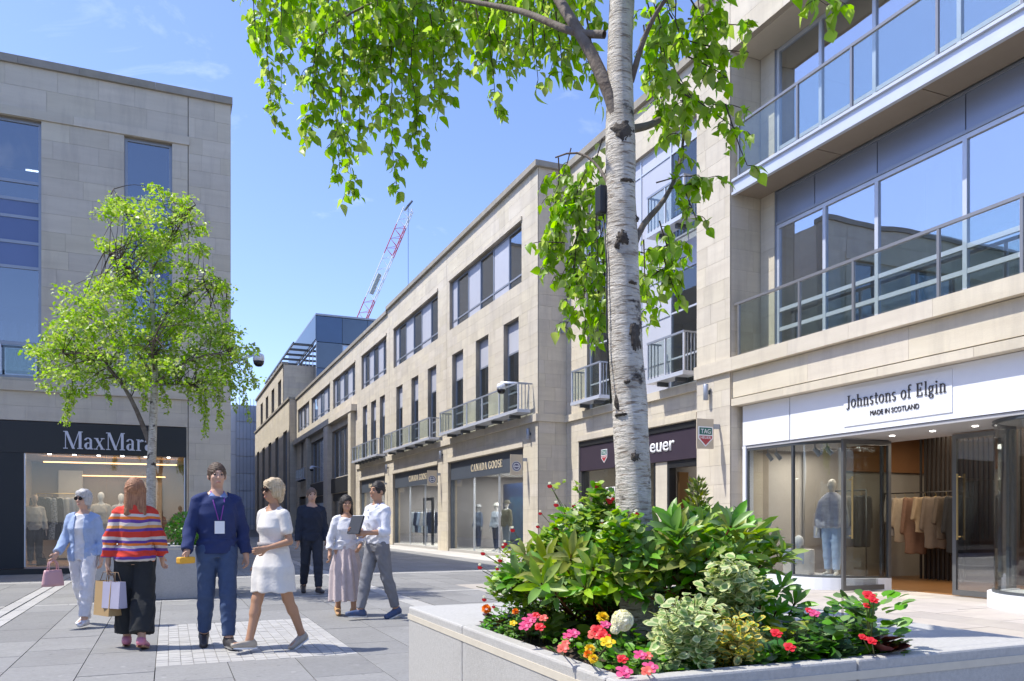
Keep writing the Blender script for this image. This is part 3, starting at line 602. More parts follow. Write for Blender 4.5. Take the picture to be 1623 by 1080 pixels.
# picture panel inside the door: bands of pale sky, orange ridge and dark hills, drawn as real strips
pn = wbox('picture_panel', f3, 16.15, 17.0, -.95, -.9, .6, 2.45, M('picture_sky', (.55, .55, .50), .5, .05), s3)
def ridge(mat, z, amp, sd, n):
    rr = random.Random(sd); mbr = MB(); pr = [z + amp * math.sin(i * .9 + sd) * rr.uniform(.4, 1) for i in range(12)]
    for i in range(11):
        A0, A1 = 16.17 + .81 * i / 11, 16.17 + .81 * (i + 1) / 11
        mbr.face([fp(f3, A0, n, .62), fp(f3, A1, n, .62), fp(f3, A1, n, pr[i + 1]), fp(f3, A0, n, pr[i])])
    mbr.build('picture_ridge', mat, pn)
ridge(M('picture_orange', (.75, .16, .03), .5, .1), 1.75, .12, 3, -.896); ridge(M('picture_navy', (.02, .04, .09), .5, .1), 1.35, .1, 5, -.892)
area('shop_lamp', (13.1, 18.5, 3.3), 2.5, 4, 90, (1, .93, .85), parent=s3)  # area light added to brighten the picture panel; no fitting hangs there
WL = M('white_letter', (.85, .85, .85), .4, .02)
sans_text('lettering', 'TAG Heuer', f3, 19.8, 3.04, .36, -1, -.049, .02, WL, s3, 2.95, .012)
sans_text('window_lettering', 'DESIGNED\nTO WIN', f3, 20.55, 2.05, .19, -1, -.185, .004, WL, s3, 1.35, .01)
def shield(fr, a, z, s, n, sgn, parent, flip=False):
    o = MB(); pts = [(-.5, .55), (.5, .55), (.5, -.15), (0, -.6), (-.5, -.15)]
    def pl(pt, nn): return [fp(fr, a + sgn * x * s, nn, z + y * s) for x, y in pt]
    o.face(pl(pts, n + .012)); 
    for i in range(5): q = pl([pts[i], pts[(i + 1) % 5]], n); w = pl([pts[i], pts[(i + 1) % 5]], n + .012); o.face([w[0], q[0], q[1], w[1]])
    e = o.build('emblem', WL, parent)
    g = MB(); g.face(pl([(-.44, .49), (.44, .49), (.44, .08), (-.44, .08)], n + .0145)); g.build('emblem_green', M('emblem_green', (.015, .13, .10), .4, .02), e)
    r_ = MB(); r_.face(pl([(-.44, .02), (.44, .02), (.44, -.12), (0, -.52), (-.44, -.12)], n + .0145)); r_.build('emblem_red', M('emblem_red', (.42, .04, .05), .4, .02), e)
    sans_text('emblem_lettering', 'TAG', fr, a - sgn * .34 * s, z + .15 * s, .26 * s, sgn, n + .016, .002, WL, e, .68 * s)
    sans_text('emblem_lettering', 'HEUER', fr, a - sgn * .36 * s, z - .16 * s, .15 * s, sgn, n + .016, .002, WL, e, .72 * s)
shield(f3, AX(958, 11.65), 3.15, .34, -.049, -1, s3)
# ---- the near block with the white shop fascia and deep balconies
b4 = empty('stone_building', (13, 8, 0), 'near sandstone block with deep balconies over a white shop fascia', 'building')
f4 = ('X', 10.6)
facade(b4, f4, 13.38, 14.51, 0, 12.3, [], thick=1.0, course=.40, bands=(3.64, 4.33, 4.60, 7.97, 10.9), seed=41, bw=(.45, .75))
facade(b4, f4, 1.0, 2.15, 0, 12.3, [], thick=1.0, course=.40, bands=(3.64, 4.33, 4.60, 7.97, 10.9), seed=42, bw=(.45, .75))
fr_ = ('Y', 13.378); facade(b4, fr_, 10.63, 11.45, 0, 10.9, [], thick=.2, course=.44, bands=(3.64, 4.33, 7.3), seed=43, bw=(.38, .6))
facade(b4, ('X', 11.37), 12.94, 13.36, 4.6, 10.9, [], thick=.3, course=.44, bands=(7.3,), seed=44)
facade(b4, ('X', 10.66), 2.15, 13.37, 3.79, 4.32, [], thick=.3, course=.54, bw=(2.1, 3.0), seed=45)
ledge(b4, ('X', 10.62), 2.15, 13.37, 3.62, 3.765, -.3, 0, 1.9, seed=15)
ledge(b4, f4, 1.0, 14.52, 4.33, 4.60, -.75, .07, 1.55, seed=16)
facade(b4, f4, 2.16, 13.37, 10.92, 12.3, [], thick=.4, course=.45, seed=46, bw=(.9, 1.4))
ledge(b4, f4, 1.0, 14.55, 12.3, 12.5, -.4, .12, 1.6, COPING, 'coping_stone', 17)
lay_stones(b4)
box('roof_soffit', 10.72, 16, 2.16, 13.37, 10.9, 11.1, STONE_E, b4); box('roof', 11.0, 20, 1, 14.5, 12.0, 12.25, COPING, b4)
# upper balcony: edge beam with top and bottom lips, soffit panels under it
bal = railing(b4, f4, 2.2, 13.33, 8.28, 9.39, -.1, [13.22, 11.56, 10.28, 8.62, 7.3, 5.7, 4.1, 2.6], None, True, M('steel_rail', (.32, .31, .30), .35, .05, metal=.6))
mbx = MB(); mbx.box(*fbox(f4, 2.18, 13.36, -.10, -.02, 8.22, 8.27)); mbx.box(*fbox(f4, 2.18, 13.36, -.10, -.065, 8.0, 8.22)); mbx.box(*fbox(f4, 2.18, 13.36, -.10, -.02, 7.95, 8.0)); mbx.build('edge_beam', METAL_L, bal)
box('floor_slab', 10.71, 11.45, 2.18, 13.36, 8.02, 8.2, INT_L, b4)
SOF = M('soffit_board', (.30, .245, .19), .7, .08, 1.5, rand=.04)
for a, c in ((11.15, 13.35), (8.95, 11.13), (6.75, 8.93), (4.55, 6.73), (2.2, 4.53)): box('soffit_panel', 10.72, 11.36, a, c, 7.98, 8.015, SOF, b4)
railing(b4, f4, 2.2, 13.33, 4.615, 5.73, -.1, [13.22, 11.51, 10.24, 8.6, 7.31, 5.7, 4.1, 2.6], None, True, MATS['steel_rail'])
f5 = ('X', 11.4)
for a, c in ((11.9, 12.93), (10.42, 11.88), (8.72, 10.4), (7.0, 8.7), (5.3, 6.98), (3.6, 5.28), (2.2, 3.58)): wbox('spandrel', f5, a, c, -.1, -.03, 7.36, 7.93, SPAN, b4)
mbx = MB(); mbx.box(*fbox(f5, 2.2, 12.93, -.1, .0, 7.30, 7.355)); mbx.box(*fbox(f5, 2.2, 12.93, -.1, .0, 7.935, 7.975)); mbx.box(*fbox(f5, 12.93, 12.99, -.1, .02, 4.61, 10.88)); mbx.build('window_trim', METAL, b4)
window(b4, f5, 2.2, 12.93, 4.61, 7.295, -.02, [11.64, 10.42, 8.72, 7.0, 5.3, 3.6], [5.16, 5.55], .075, METAL_L, GL_PALE)
window(b4, f5, 2.2, 12.93, 8.22, 10.89, -.02, [11.74, 10.47, 8.82, 7.1, 5.4, 3.7], [8.85], .075, METAL_L, GL_PALE)
rooms(b4, 11.52, 16, 2.2, 13.3, [(3.75, 4.55), (7.45, 8.2), (10.9, 11.6)], (16, 16.3, 2.2, 13.3, 3.75, 12), M('pale_room', (.62, .62, .60), .8, .03))
box('rear_mass', 19.6, 26, 1, 14.5, 0, 12.2, STONE_E, b4); box('side_wall', 16.31, 19.6, 13.31, 14.5, 0, 12.2, STONE_E, b4); box('side_wall', 11.6, 19.6, 1.0, 2.1, 0, 12.2, STONE_E, b4); box('party_wall', 11.61, 16.3, 13.4, 14.5, 0, 12.2, INT_L, b4)
for k, a in enumerate((12.4, 9.4, 7.6)): box('curtain', 12.0, 12.12, a, a + .5, 4.6, 7.3, M('curtain_cloth', (.45, .42, .38), .9, .08), b4)
for k in range(4): box('desk', 12.6, 13.4, 4 + k * 2.2, 5.3 + k * 2.2, 4.56, 5.3, INT_L, b4)
# ground floor
s4 = empty('shopfront', (10.8, 8, 0), parent=b4); f6 = ('X', 10.82)
for a, c in ((11.91, 13.25), (2.2, 11.885)): wbox('fascia', f6, a, c, -.2, 0, 2.80, 3.61, WHITE, s4)
wbox('white_jamb', f6, 13.16, 13.25, -.2, .003, 0, 2.79, WHITE, s4)
wbox('name_panel', f6, 8.46, 10.56, .001, .014, 2.90, 3.55, M('white_panel', (.76, .78, .82), .45, .02), s4)
INK = M('dark_letter', (.05, .045, .045), .4, .03)
ps, tw = serif_text('Johnstons of Elgin', .115, .05, .08)
put_letters('lettering', ps, f6, 10.49, 3.22, .205, -1, .015, .014, INK, s4, 1.95, tw)
sans_text('lettering', 'MADE IN SCOTLAND', f6, 9.98, 3.03, .08, -1, .015, .012, INK, s4, .95)
box('soffit', 10.84, 12.5, 2.2, 13.3, 2.74, 2.79, M('soffit_grey', (.42, .42, .43), .7, .04), s4)
for y in (10.1, 9.3, 8.55, 11.2): box('downlight', 11.44, 11.50, y, y + .06, 2.725, 2.739, LAMPW, s4)
def vit_path(mirror):
    pts = [(10.88, 13.16), (10.88, 12.5), (10.88, 11.87)]
    for i in range(1, 15):
        t = R(90) * i / 14; pts.append((12.14 - 1.26 * math.cos(t), 11.87 - 1.05 * math.sin(t)))
    if mirror: pts = [(x, 19.24 - y) for x, y in pts]; pts = [(10.88, 2.2), (10.88, 4.2)] + pts
    return pts
def sweep(name, pts, z0, z1, t0, t1, mat, parent, smooth=False):
    q = []
    for i, p in enumerate(pts):
        a = Vector(pts[max(0, i - 1)]); c = Vector(pts[min(len(pts) - 1, i + 1)]); d = (c - a).normalized(); n = Vector((d.y, -d.x))
        q.append((Vector(p) + n * t0, Vector(p) + n * t1))
    m = MB()
    for (a, b_), (c, d) in zip(q, q[1:]):
        A = [(*a, z0), (*c, z0), (*c, z1), (*a, z1)]; B = [(*b_, z0), (*d, z0), (*d, z1), (*b_, z1)]
        m.face(A); m.face(B[::-1]); m.face([A[3], A[2], B[2], B[3]]); m.face([A[0], B[0], B[1], A[1]])
    for (a, b_) in (q[0], q[-1]): m.face([(*a, z0), (*b_, z0), (*b_, z1), (*a, z1)])
    return m.build(name, mat, parent, smooth)
for mir in (False, True):
    pt = vit_path(mir); v = empty('display_window', (11.2, 12 if not mir else 6, 0), parent=s4)
    sg = 1 if not mir else -1
    if mir: pt = pt
    sweep('plinth', pt, 0, .22, -.09, .09, WHITE, v); sweep('bottom_rail', pt, .22, .26, -.03, .03, METAL_D, v); sweep('top_rail', pt, 2.69, 2.738, -.03, .03, METAL_D, v)
    k = 2 if not mir else 4
    if mir:
        sweep('pane', pt[:3], .26, 2.69, -.004, .004, GL_CLEAR, v); sweep('pane', pt[2:5], .26, 2.69, -.004, .004, GL_CLEAR, v); sweep('curved_pane', pt[4:], .26, 2.69, -.004, .004, GL_CLEAR, v)
    else:
        sweep('pane', pt[:3], .26, 2.69, -.004, .004, GL_CLEAR, v); sweep('curved_pane', pt[2:], .26, 2.69, -.004, .004, GL_CLEAR, v)
    for i in ((0, 2, 15) if not mir else (2, 17)):
        x, y = pt[min(i, len(pt) - 1)]; box('mullion', x - .025, x + .025, y - .025, y + .025, .26, 2.69, METAL_D, v)
    # display floor
    m = MB(); m.v = [(x + .1, y, .2) for x, y in pt] + [(12.2, pt[-1][1] + (.1 if not mir else -.1), .2), (12.2, pt[0][1], .2)]; m.f = [tuple(range(len(m.v)))]; m.m = [0]; m.build('display_floor', WHITE, v)
DOORM = M('door_metal', (.16, .165, .17), .35, .05, metal=.5); BRASS = M('brass', (.62, .45, .2), .3, .05, metal=.9)
def door(x0, x1, y0, y1, hx, hy):
    m = MB(); lx = x1 - x0 > y1 - y0
    if lx:
        y1 = y0 + .05
        m.box(x0, x0 + .07, y0, y1, .02, 2.72); m.box(x1 - .07, x1, y0, y1, .02, 2.72); m.box(x0 + .07, x1 - .07, y0, y1, .02, .11); m.box(x0 + .07, x1 - .07, y0, y1, 2.64, 2.72)
    else:
        x1 = x0 + .05
        m.box(x0, x1, y0, y0 + .07, .02, 2.72); m.box(x0, x1, y1 - .07, y1, .02, 2.72); m.box(x0, x1, y0 + .07, y1 - .07, .02, .11); m.box(x0, x1, y0 + .07, y1 - .07, 2.64, 2.72)
    d = m.build('door', DOORM, s4)
    if lx: box('pane', x0 + .07, x1 - .07, y0 + .02, y0 + .03, .11, 2.64, GL_CLEAR, d)
    else: box('pane', x0 + .02, x0 + .03, y0 + .07, y1 - .07, .11, 2.64, GLASS('door_glass', (.75, .76, .75), .12, 1.), d)
    h = MB()
    for s_ in (1,):
        h.tube([(hx, hy, .95), (hx, hy, 2.05)], .016, 8)
        for z in (1.0, 2.0): h.tube([(hx, hy, z), (hx + (.0 if lx else .07), hy + (.07 if lx else 0), z)], .012, 6)
    h.build('handle', BRASS, d); return d
door(10.98, 12.14, 10.74, 10.79, 11.13, 10.68); door(12.14, 12.19, 8.42, 9.50, 12.08, 9.36)
WOODF = M('oak_floor', (.30, .15, .055), .35, .16, 3, col2=(.20, .09, .03), stretch=(.4, 6, 1))
box('shop_floor', 12.26, 19.5, 2.2, 13.3, -.025, .004, WOODF, s4); box('shop_ceiling', 12.51, 19.5, 2.2, 13.3, 3.2, 3.3, INT_D, s4); box('shop_wall', 19.4, 19.55, 2.2, 13.3, 0, 3.2, INT_W, s4)
box('shop_wall', 12.51, 19.4, 13.3, 13.36, 0, 3.2, M('shop_greige', (.36, .33, .29), .8, .05), s4); box('panel_wall', 16.4, 16.5, 12.0, 13.29, 0, 3.2, M('panel_cream', (.50, .42, .32), .7, .05), s4); box('panel_wall', 13.6, 16.4, 13.2, 13.29, 2.35, 3.2, INT_W, s4); box('back_panel', 15.3, 15.35, 9.2, 12.62, 0, 3.2, M('shop_brown', (.09, .06, .045), .6, .1), s4)
for k in range(30): box('slat', 15.0, 15.04, 9.3 + k * .11, 9.34 + k * .11, (.9 if k < 20 else .01), 3.19, M('slat_dark', (.035, .03, .028), .5), s4)
box('counter', 15.6, 16.4, 9.6, 11.6, .004, 1.0, INT_W, s4)
mbx = MB()
for y in (11.0, 11.35, 11.7, 12.05): mbx.box(16.2, 16.23, y, y + .03, 0, 2.3)
for z in (.6, 1.2, 1.8, 2.3): mbx.box(16.2, 16.23, 11.03, 12.05, z - .03, z)
mbx.build('lattice_screen', MATS['slat_dark'], s4)
area('shop_lamp', (14.5, 9.5, 3.1), 3.5, 5, 120, (1, .85, .66), parent=s4); area('window_lamp', (12.2, 12.4, 2.7), 1.2, 1.2, 25, (1, .9, .8), parent=s4)
# spotlights in the display window
for y in (13.0, 12.75, 11.7, 11.4):
    m = MB(); m.tube([(11.25, y, 2.74), (11.25, y, 2.62)], .012, 6); m.tube([(11.25, y + .02, 2.64), (11.33, y - .05, 2.5)], [.04, .05], 10); m.build('spotlight', METAL, s4)

# ---- block across the square (seen mirrored in the glass)
b6 = empty('stone_building', (-24, -4, 0), 'low block across the square, mirrored in the shop windows', 'building')
f7 = ('x', -18.0); hs_ = [(-22 + k * 4, -20 + k * 4, z, z + 2.2) for k in range(9) for z in (1.2, 5.0, 8.6)]
facade(b6, f7, -24, 16, 0, 12, hs_, course=.6, bw=(1.5, 2.5), seed=61); lay_stones(b6, 0)
box('rear_mass', -32, -18.6, -24, 16, 0, 11.8, INT_D, b6); ledge(b6, f7, -24, 16, 12, 12.25, -.5, .1, 4, COPING, 'coping_stone')
for h in hs_: wbox('pane', f7, h[0], h[1], -.3, -.28, h[2], h[3], GL_SKY, b6)

# ---- far end of the street
b7 = empty('stone_building', (14, 90, 0), 'far stepped sandstone block with tall windows at the end of the street', 'building')
f8 = ('X', 10.0)
lo7 = [(76.2 + k * 6.2, 78.8 + k * 6.2, 1.5, 9.6) for k in range(5)]; up7 = [(81.5 + k * 5.6, 84.0 + k * 5.6, 12.6, 15.2) for k in range(4)]
facade(b7, f8, 74.4, 106, 0, 12.2, lo7, seed=71, course=.6, bw=(1.2, 1.8)); facade(b7, ('X', 10.15), 79.8, 106, 12.4, 16.3, up7, seed=72, course=.6, bw=(1.2, 1.8))
facade(b7, ('Y', 74.37), 10.0, 12.5, 0, 12.2, [], seed=73, course=.6); facade(b7, ('Y', 79.77), 10.15, 15.5, 12.4, 16.3, [], seed=74, course=.6, bw=(1.2, 1.8))
lay_stones(b7, 120)
ledge(b7, f8, 74.3, 106, 12.2, 12.4, -.5, .12, 3, COPING, 'coping_stone', 1); ledge(b7, f8, 79.7, 106, 16.3, 16.55, -.6, .0, 3, COPING, 'coping_stone', 2)
for h in lo7: window(b7, f8, *h, -.25, [(h[0] + h[1]) / 2], [4.2, 6.9], .09, METAL, GL_SKY)
for h in up7: window(b7, ('X', 10.15), *h, -.25, [(h[0] + h[1]) / 2], [13.6], .09, METAL, GL_SKY)
box('rear_mass', 10.6, 24, 74.9, 106, 0, 12.1, INT_D, b7); box('rear_mass', 10.7, 15.4, 80.3, 106, 12.1, 16.2, INT_D, b7)
# glass tower with a slatted sunshade
b8 = empty('glass_tower', (18, 86, 0), 'dark blue panelled tower with glazed corner rising behind the terrace', 'building')
NB = M('navy_panel', (.10, .155, .24), .3, .08, .5, rand=.1, metal=.2)
TX0, TY0 = 12.96, 78.0
box('core', TX0 + .3, 26, TY0 + .3, 98, 0, 20.9, NB, b8)
ft = ('Y', TY0)
for i in range(5):
    for j in range(7):
        a0, a1 = TX0 + i * 2.5, TX0 + (i + 1) * 2.5; z0 = 3.4 + j * 2.5
        if i == 1 and j in (4, 5): continue
        wbox('panel', ft, a0 + .02, a1 - .02, -.25, 0, z0 + .02, z0 + 2.46, NB, b8)
w = window(b8, ft, TX0 + 2.5, TX0 + 5.6, 13.4, 18.3, -.05, [], [], .1, METAL, GLASS('tower_glass', (.2, .25, .3), .45, 1.))
fs = ('X', TX0)
window(b8, fs, TY0 + .05, 97, 12.6, 18.6, -.02, [TY0 + 2.2 * k for k in range(1, 9)], [], .1, METAL_L, MATS['tower_glass'])
wbox('side_top', fs, TY0 + .05, 97, -.25, .05, 18.65, 20.9, NB, b8); wbox('side_base', fs, TY0 + .05, 97, -.25, .0, 3, 12.55, NB, b8); box('cap', TX0 - .05, 26, TY0 - .05, 98, 20.92, 21.1, METAL, b8)
shade = empty('sunshade', (11.6, 90, 18.4), parent=b8)
for x in (11.0, 12.85): box('rail', x - .06, x + .06, TY0 + 1, 104, 18.2, 18.4, METAL_D, shade)
for k in range(10): box('slat', 11.06, 12.79, TY0 + 1.3 + k * 2.6, TY0 + 1.7 + k * 2.6, 18.22, 18.38, METAL_D, shade)
# sheeted building closing the street
b9 = empty('sheeted_building', (8, 112, 0), 'white sheeted scaffold block closing the far end of the street', 'building')
SHT = M('white_sheeting', (.92, .93, .95), .6, .08, .4); box('core', -6, 11.3, 112, 124, 0, 16.5, SHT, b9)
for k in range(7): box('lift_band', 8.2, 11.32, 111.8, 112.0, .6 + k * 2.3, 2.75 + k * 2.3, M('sheet_grey', (.76, .81, .9), .5, .1, .4, rand=.08), b9)
for k in range(8): box('standard', 8.1 + k * .45, 8.16 + k * .45, 111.6, 111.7, 0, 17.4, METAL, b9)
for k in range(5): box('lift_band', -6, 8.1, 111.85, 112.0, 1 + k * 3, 3.9 + k * 3, SHT, b9)
# luffing crane
cr = empty('tower_crane', P(560, 824, 150).to_tuple()[:2] + (0,), 'red and white lattice crane jib rising over the roofs', 'crane')
p0, p1 = P(566, 525, 150), P(648, 331, 150); ax = (p1 - p0); Ln = ax.length; u = ax.normalized(); sd = u.cross(Vector((0, 0, 1))).normalized(); up = sd.cross(u)
RED = M('crane_red', (.5, .03, .05), .5, .05); WHT = M('crane_white', (.75, .77, .78), .5, .05)
secs = [(0, .26, RED), (.26, .62, WHT), (.62, .86, RED), (.86, 1, WHT)]
for t0, t1, mt in secs:
    m = MB(); hw = .6
    ch = [sd * hw - up * .8, -sd * hw - up * .8, up * 1.0]
    for c in ch: m.tube([p0 + u * Ln * t0 + c, p0 + u * Ln * t1 + c], .09, 5)
    n = max(2, round((t1 - t0) * Ln / 2.2)); 
    for i in range(n):
        a, c = t0 + (t1 - t0) * i / n, t0 + (t1 - t0) * (i + 1) / n; mid = (a + c) / 2
        for q in (0, 1): m.tube([p0 + u * Ln * a + ch[q], p0 + u * Ln * mid + ch[2], p0 + u * Ln * c + ch[q]], .05, 4)
        m.tube([p0 + u * Ln * a + ch[0], p0 + u * Ln * c + ch[1]], .05, 4)
    m.build('jib_section', mt, cr)
m = MB(); m.tube([p0 + u * Ln * .3 + up * .3, p0 + u * Ln * .46 + up * .3], .45, 6); m.build('walkway_mesh', M('crane_grey', (.4, .44, .42), .6), cr)
m = MB(); m.tube([p1 - sd * 1.6 + up, p1 + sd * 1.2, p1 + u * 1.5], .22, 6); m.build('jib_head', METAL_D, cr)
m = MB(); q = p1 + sd * 0.9; m.tube([q, Vector((q.x, q.y, 18))], .05, 4); m.build('hoist_rope', METAL_D, cr)
base = P(545, 560, 150); m = MB(); m.tube([p0, base, Vector((base.x, base.y, 0))], [1.0, 1.1, 1.1], 4); m.build('mast', RED, cr)
# ================================================================== planters
GRAN = M('planter_granite', (.49, .475, .445), .7, .12, 70, .25, 260, col2=(.35, .34, .32), detail=9, stain=(2.2, (1, 1, .5), .5, (.30, .28, .25)))
SOIL = M('soil', (.055, .035, .024), .95, .15, 30, .8, 60, col2=(.10, .07, .05))
def planter(x0, y0, label, soil_pts=True):
    """stone planter: thin walls on two sides, broad slabs on the other two"""
    b = empty('stone_planter', (x0 + .9, y0 + 1, 0), label, 'planter')
    x1, y1, h, t = x0 + 1.75, y0 + 1.97, .86, .06
    def blk(name, *a):
        m = MB(); m.box(*a); o = m.build(name, GRAN, b)
        bv = o.modifiers.new('b', 'BEVEL'); bv.width = .008; bv.segments = 2; return o
    g = .002
    blk('end_block', x0, x0 + .9 - g, y1 - .77, y1, 0, h); blk('end_block', x0 + .9 + g, x1, y1 - .77, y1, 0, h)
    blk('side_panel', x0, x0 + t, y0 + t + g, y1 - .77 - 2 * g, 0, h)
    blk('front_panel', x0, x0 + .84 - g, y0, y0 + t, 0, h); blk('front_panel', x0 + .84 + g, x1, y0, y0 + t, 0, h)
    blk('seat_slab', x0 + 1.12, x1, y0 + t + g, y1 - .77 - 2 * g, 0, h - .001)
    # sawn band a little proud of the rough face
    m = MB(); m.box(x0 - .003, x0 + .02, y0 - .003, y1 + .003, h - .06, h - .035); m.box(x0 + .0201, x1 + .003, y0 - .003, y0 + .02, h - .06, h - .035); m.build('edge_band', M('sawn_granite', (.62, .56, .45), .6, .06, 20), b)
    n = 26; V = []; sx0, sx1, sy0, sy1 = x0 + t, x0 + 1.12, y0 + t, y1 - .77
    for i in range(n):
        for j in range(n):
            e = min(i, j, n - 1 - i, n - 1 - j); V.append((sx0 + (sx1 - sx0) * i / (n - 1), sy0 + (sy1 - sy0) * j / (n - 1), .795 + .05 * min(e, 6) / 6 + random.uniform(-.012, .012)))
    build_np('soil', V, [(i * n + j, (i + 1) * n + j, (i + 1) * n + j + 1, i * n + j + 1) for i in range(n - 1) for j in range(n - 1)], SOIL, b, True)
    return b
planter(1.07, 1.81, 'pale granite planter full of flowers around the near birch trunk')
planter(-1.1, 14.05, 'grey stone planter around the small tree, behind the striped jumper')

# ================================================================== leaves
def unit(v): return v / (np.linalg.norm(v, axis=-1, keepdims=True) + 1e-9)
def leaf_tpl(rows, fold=.12, curl=.0):
    """rows: (t, halfwidth); returns verts (y = length) and triangles"""
    V, ix = [], []
    for t, w in rows:
        z = -curl * t * t
        if w <= 0: ix.append([len(V)]); V.append((0, t, z))
        else: ix.append([len(V), len(V) + 1, len(V) + 2]); V += [(-w, t, z + fold * w), (0, t, z), (w, t, z + fold * w)]
    T = []
    for a, b in zip(ix, ix[1:]):
        if len(a) == 1: T += [(a[0], b[1], b[0]), (a[0], b[2], b[1])]
        elif len(b) == 1: T += [(a[0], a[1], b[0]), (a[1], a[2], b[0])]
        else: T += [(a[0], a[1], b[1]), (a[0], b[1], b[0]), (a[1], a[2], b[2]), (a[1], b[2], b[1])]
    return np.array(V, dtype=float), np.array(T)
def leaf_mesh(name, tpl, pos, dirs, nrm, size, mat, parent, midx=None, local=False, smooth=True, tmid=None):
    V, T = tpl; pos = np.asarray(pos); n = len(pos)
    if n == 0: return None
    y = unit(np.asarray(dirs)); z = np.asarray(nrm); z = z - y * (z * y).sum(1, keepdims=True); z = unit(z); x = np.cross(y, z); s = np.asarray(size).reshape(-1, 1, 1)
    W_ = pos[:, None, :] + s * (V[None, :, 0:1] * x[:, None, :] + V[None, :, 1:2] * y[:, None, :] + V[None, :, 2:3] * z[:, None, :])
    Fx = (T[None] + (np.arange(n) * len(V))[:, None, None]).reshape(-1, 3)
    mi = None if midx is None else np.repeat(np.asarray(midx), len(T))
    if tmid is not None: mi = np.tile(np.asarray(tmid), n)
    return build_np(name, W_.reshape(-1, 3), Fx, mat, parent, smooth, local, mi)
LEAF_B = leaf_tpl([(0, 0), (.14, .26), (.34, .36), (.6, .25), (.8, .12), (1, 0)], .3, .3)
LEAF_S = leaf_tpl([(0, 0), (.4, .36), (1, 0)], .25, .05)
LEAF_L = leaf_tpl([(0, 0), (.10, .045), (.3, .115), (.58, .155), (.82, .11), (1, 0)], .5, .28)
LEAF_R = leaf_tpl([(0, 0), (.25, .32), (.6, .36), (.88, .2), (1, 0)], .2, .1)
BIRCH = M('birch_leaf', (.31, .49, .045), .38, .1, 8, rand=.22, trans=.58, col2=(.20, .36, .03))
BIRCH2 = M('tree_leaf', (.36, .52, .07), .42, .1, 5, rand=.25, trans=.45, col2=(.19, .33, .045))
TWIG = M('birch_twig', (.075, .05, .038), .8, .1, 20)
def bark_mat():
    m = bpy.data.materials.new('birch_bark'); MATS['birch_bark'] = m; m.use_nodes = True; t = m.node_tree; n = t.nodes; b = n['Principled BSDF']; lk = t.links.new
    b.inputs['Roughness'].default_value = .75
    g = n.new('ShaderNodeNewGeometry')
    def nz(scale, sc, det=5):
        mp_ = n.new('ShaderNodeMapping'); mp_.inputs['Scale'].default_value = sc; lk(g.outputs['Position'], mp_.inputs[0])
        q = n.new('ShaderNodeTexNoise'); q.inputs['Scale'].default_value = scale; q.inputs['Detail'].default_value = det; q.inputs['Roughness'].default_value = .65; lk(mp_.outputs[0], q.inputs[0]); return q
    def ramp(q, a, c):
        r = n.new('ShaderNodeMapRange'); r.inputs[1].default_value = a; r.inputs[2].default_value = c; lk(q.outputs[0], r.inputs[0]); return r
    def mix(f, a, c):
        x = n.new('ShaderNodeMix'); x.data_type = 'RGBA'; lk(f.outputs[0], x.inputs[0])
        if isinstance(a, tuple): x.inputs[6].default_value = (*a, 1)
        else: lk(a.outputs[2], x.inputs[6])
        x.inputs[7].default_value = (*c, 1); return x
    base = mix(ramp(nz(7, (1, 1, 1.6)), .35, .7), (.70, .655, .58), (.42, .375, .31))
    base = mix(ramp(nz(16, (1, 1, 7)), .53, .62), base, (.27, .215, .165))        # lenticels, short level streaks
    base = mix(ramp(nz(42, (.6, .6, 6)), .60, .68), base, (.20, .15, .11))
    base = mix(ramp(nz(3.1, (1.6, 1.6, 2.4), 8), .585, .64), base, (.045, .036, .03))   # dark cracked patches
    lk(base.outputs[2], b.inputs['Base Color'])
    bp = n.new('ShaderNodeBump'); bp.inputs['Strength'].default_value = 1.; bp.inputs['Distance'].default_value = .012; lk(nz(30, (1, 1, 4)).outputs[0], bp.inputs['Height']); lk(bp.outputs[0], b.inputs['Normal'])
    return m
BARK = bark_mat(); SCAR = M('bark_scar', (.05, .04, .034), .9, .16, 25, .8, 60, col2=(.12, .1, .08))
def resample(pts, n):
    pts = np.array([tuple(p) for p in pts], dtype=float); d = np.r_[0, np.cumsum(np.linalg.norm(np.diff(pts, axis=0), axis=1))]; t = np.linspace(0, d[-1], n)
    return np.stack([np.interp(t, d, pts[:, i]) for i in range(3)], 1)
def smooth_path(pts, n, it=3):
    q = resample(pts, n)
    for _ in range(it): q[1:-1] = (q[:-2] + 2 * q[1:-1] + q[2:]) / 4
    return q
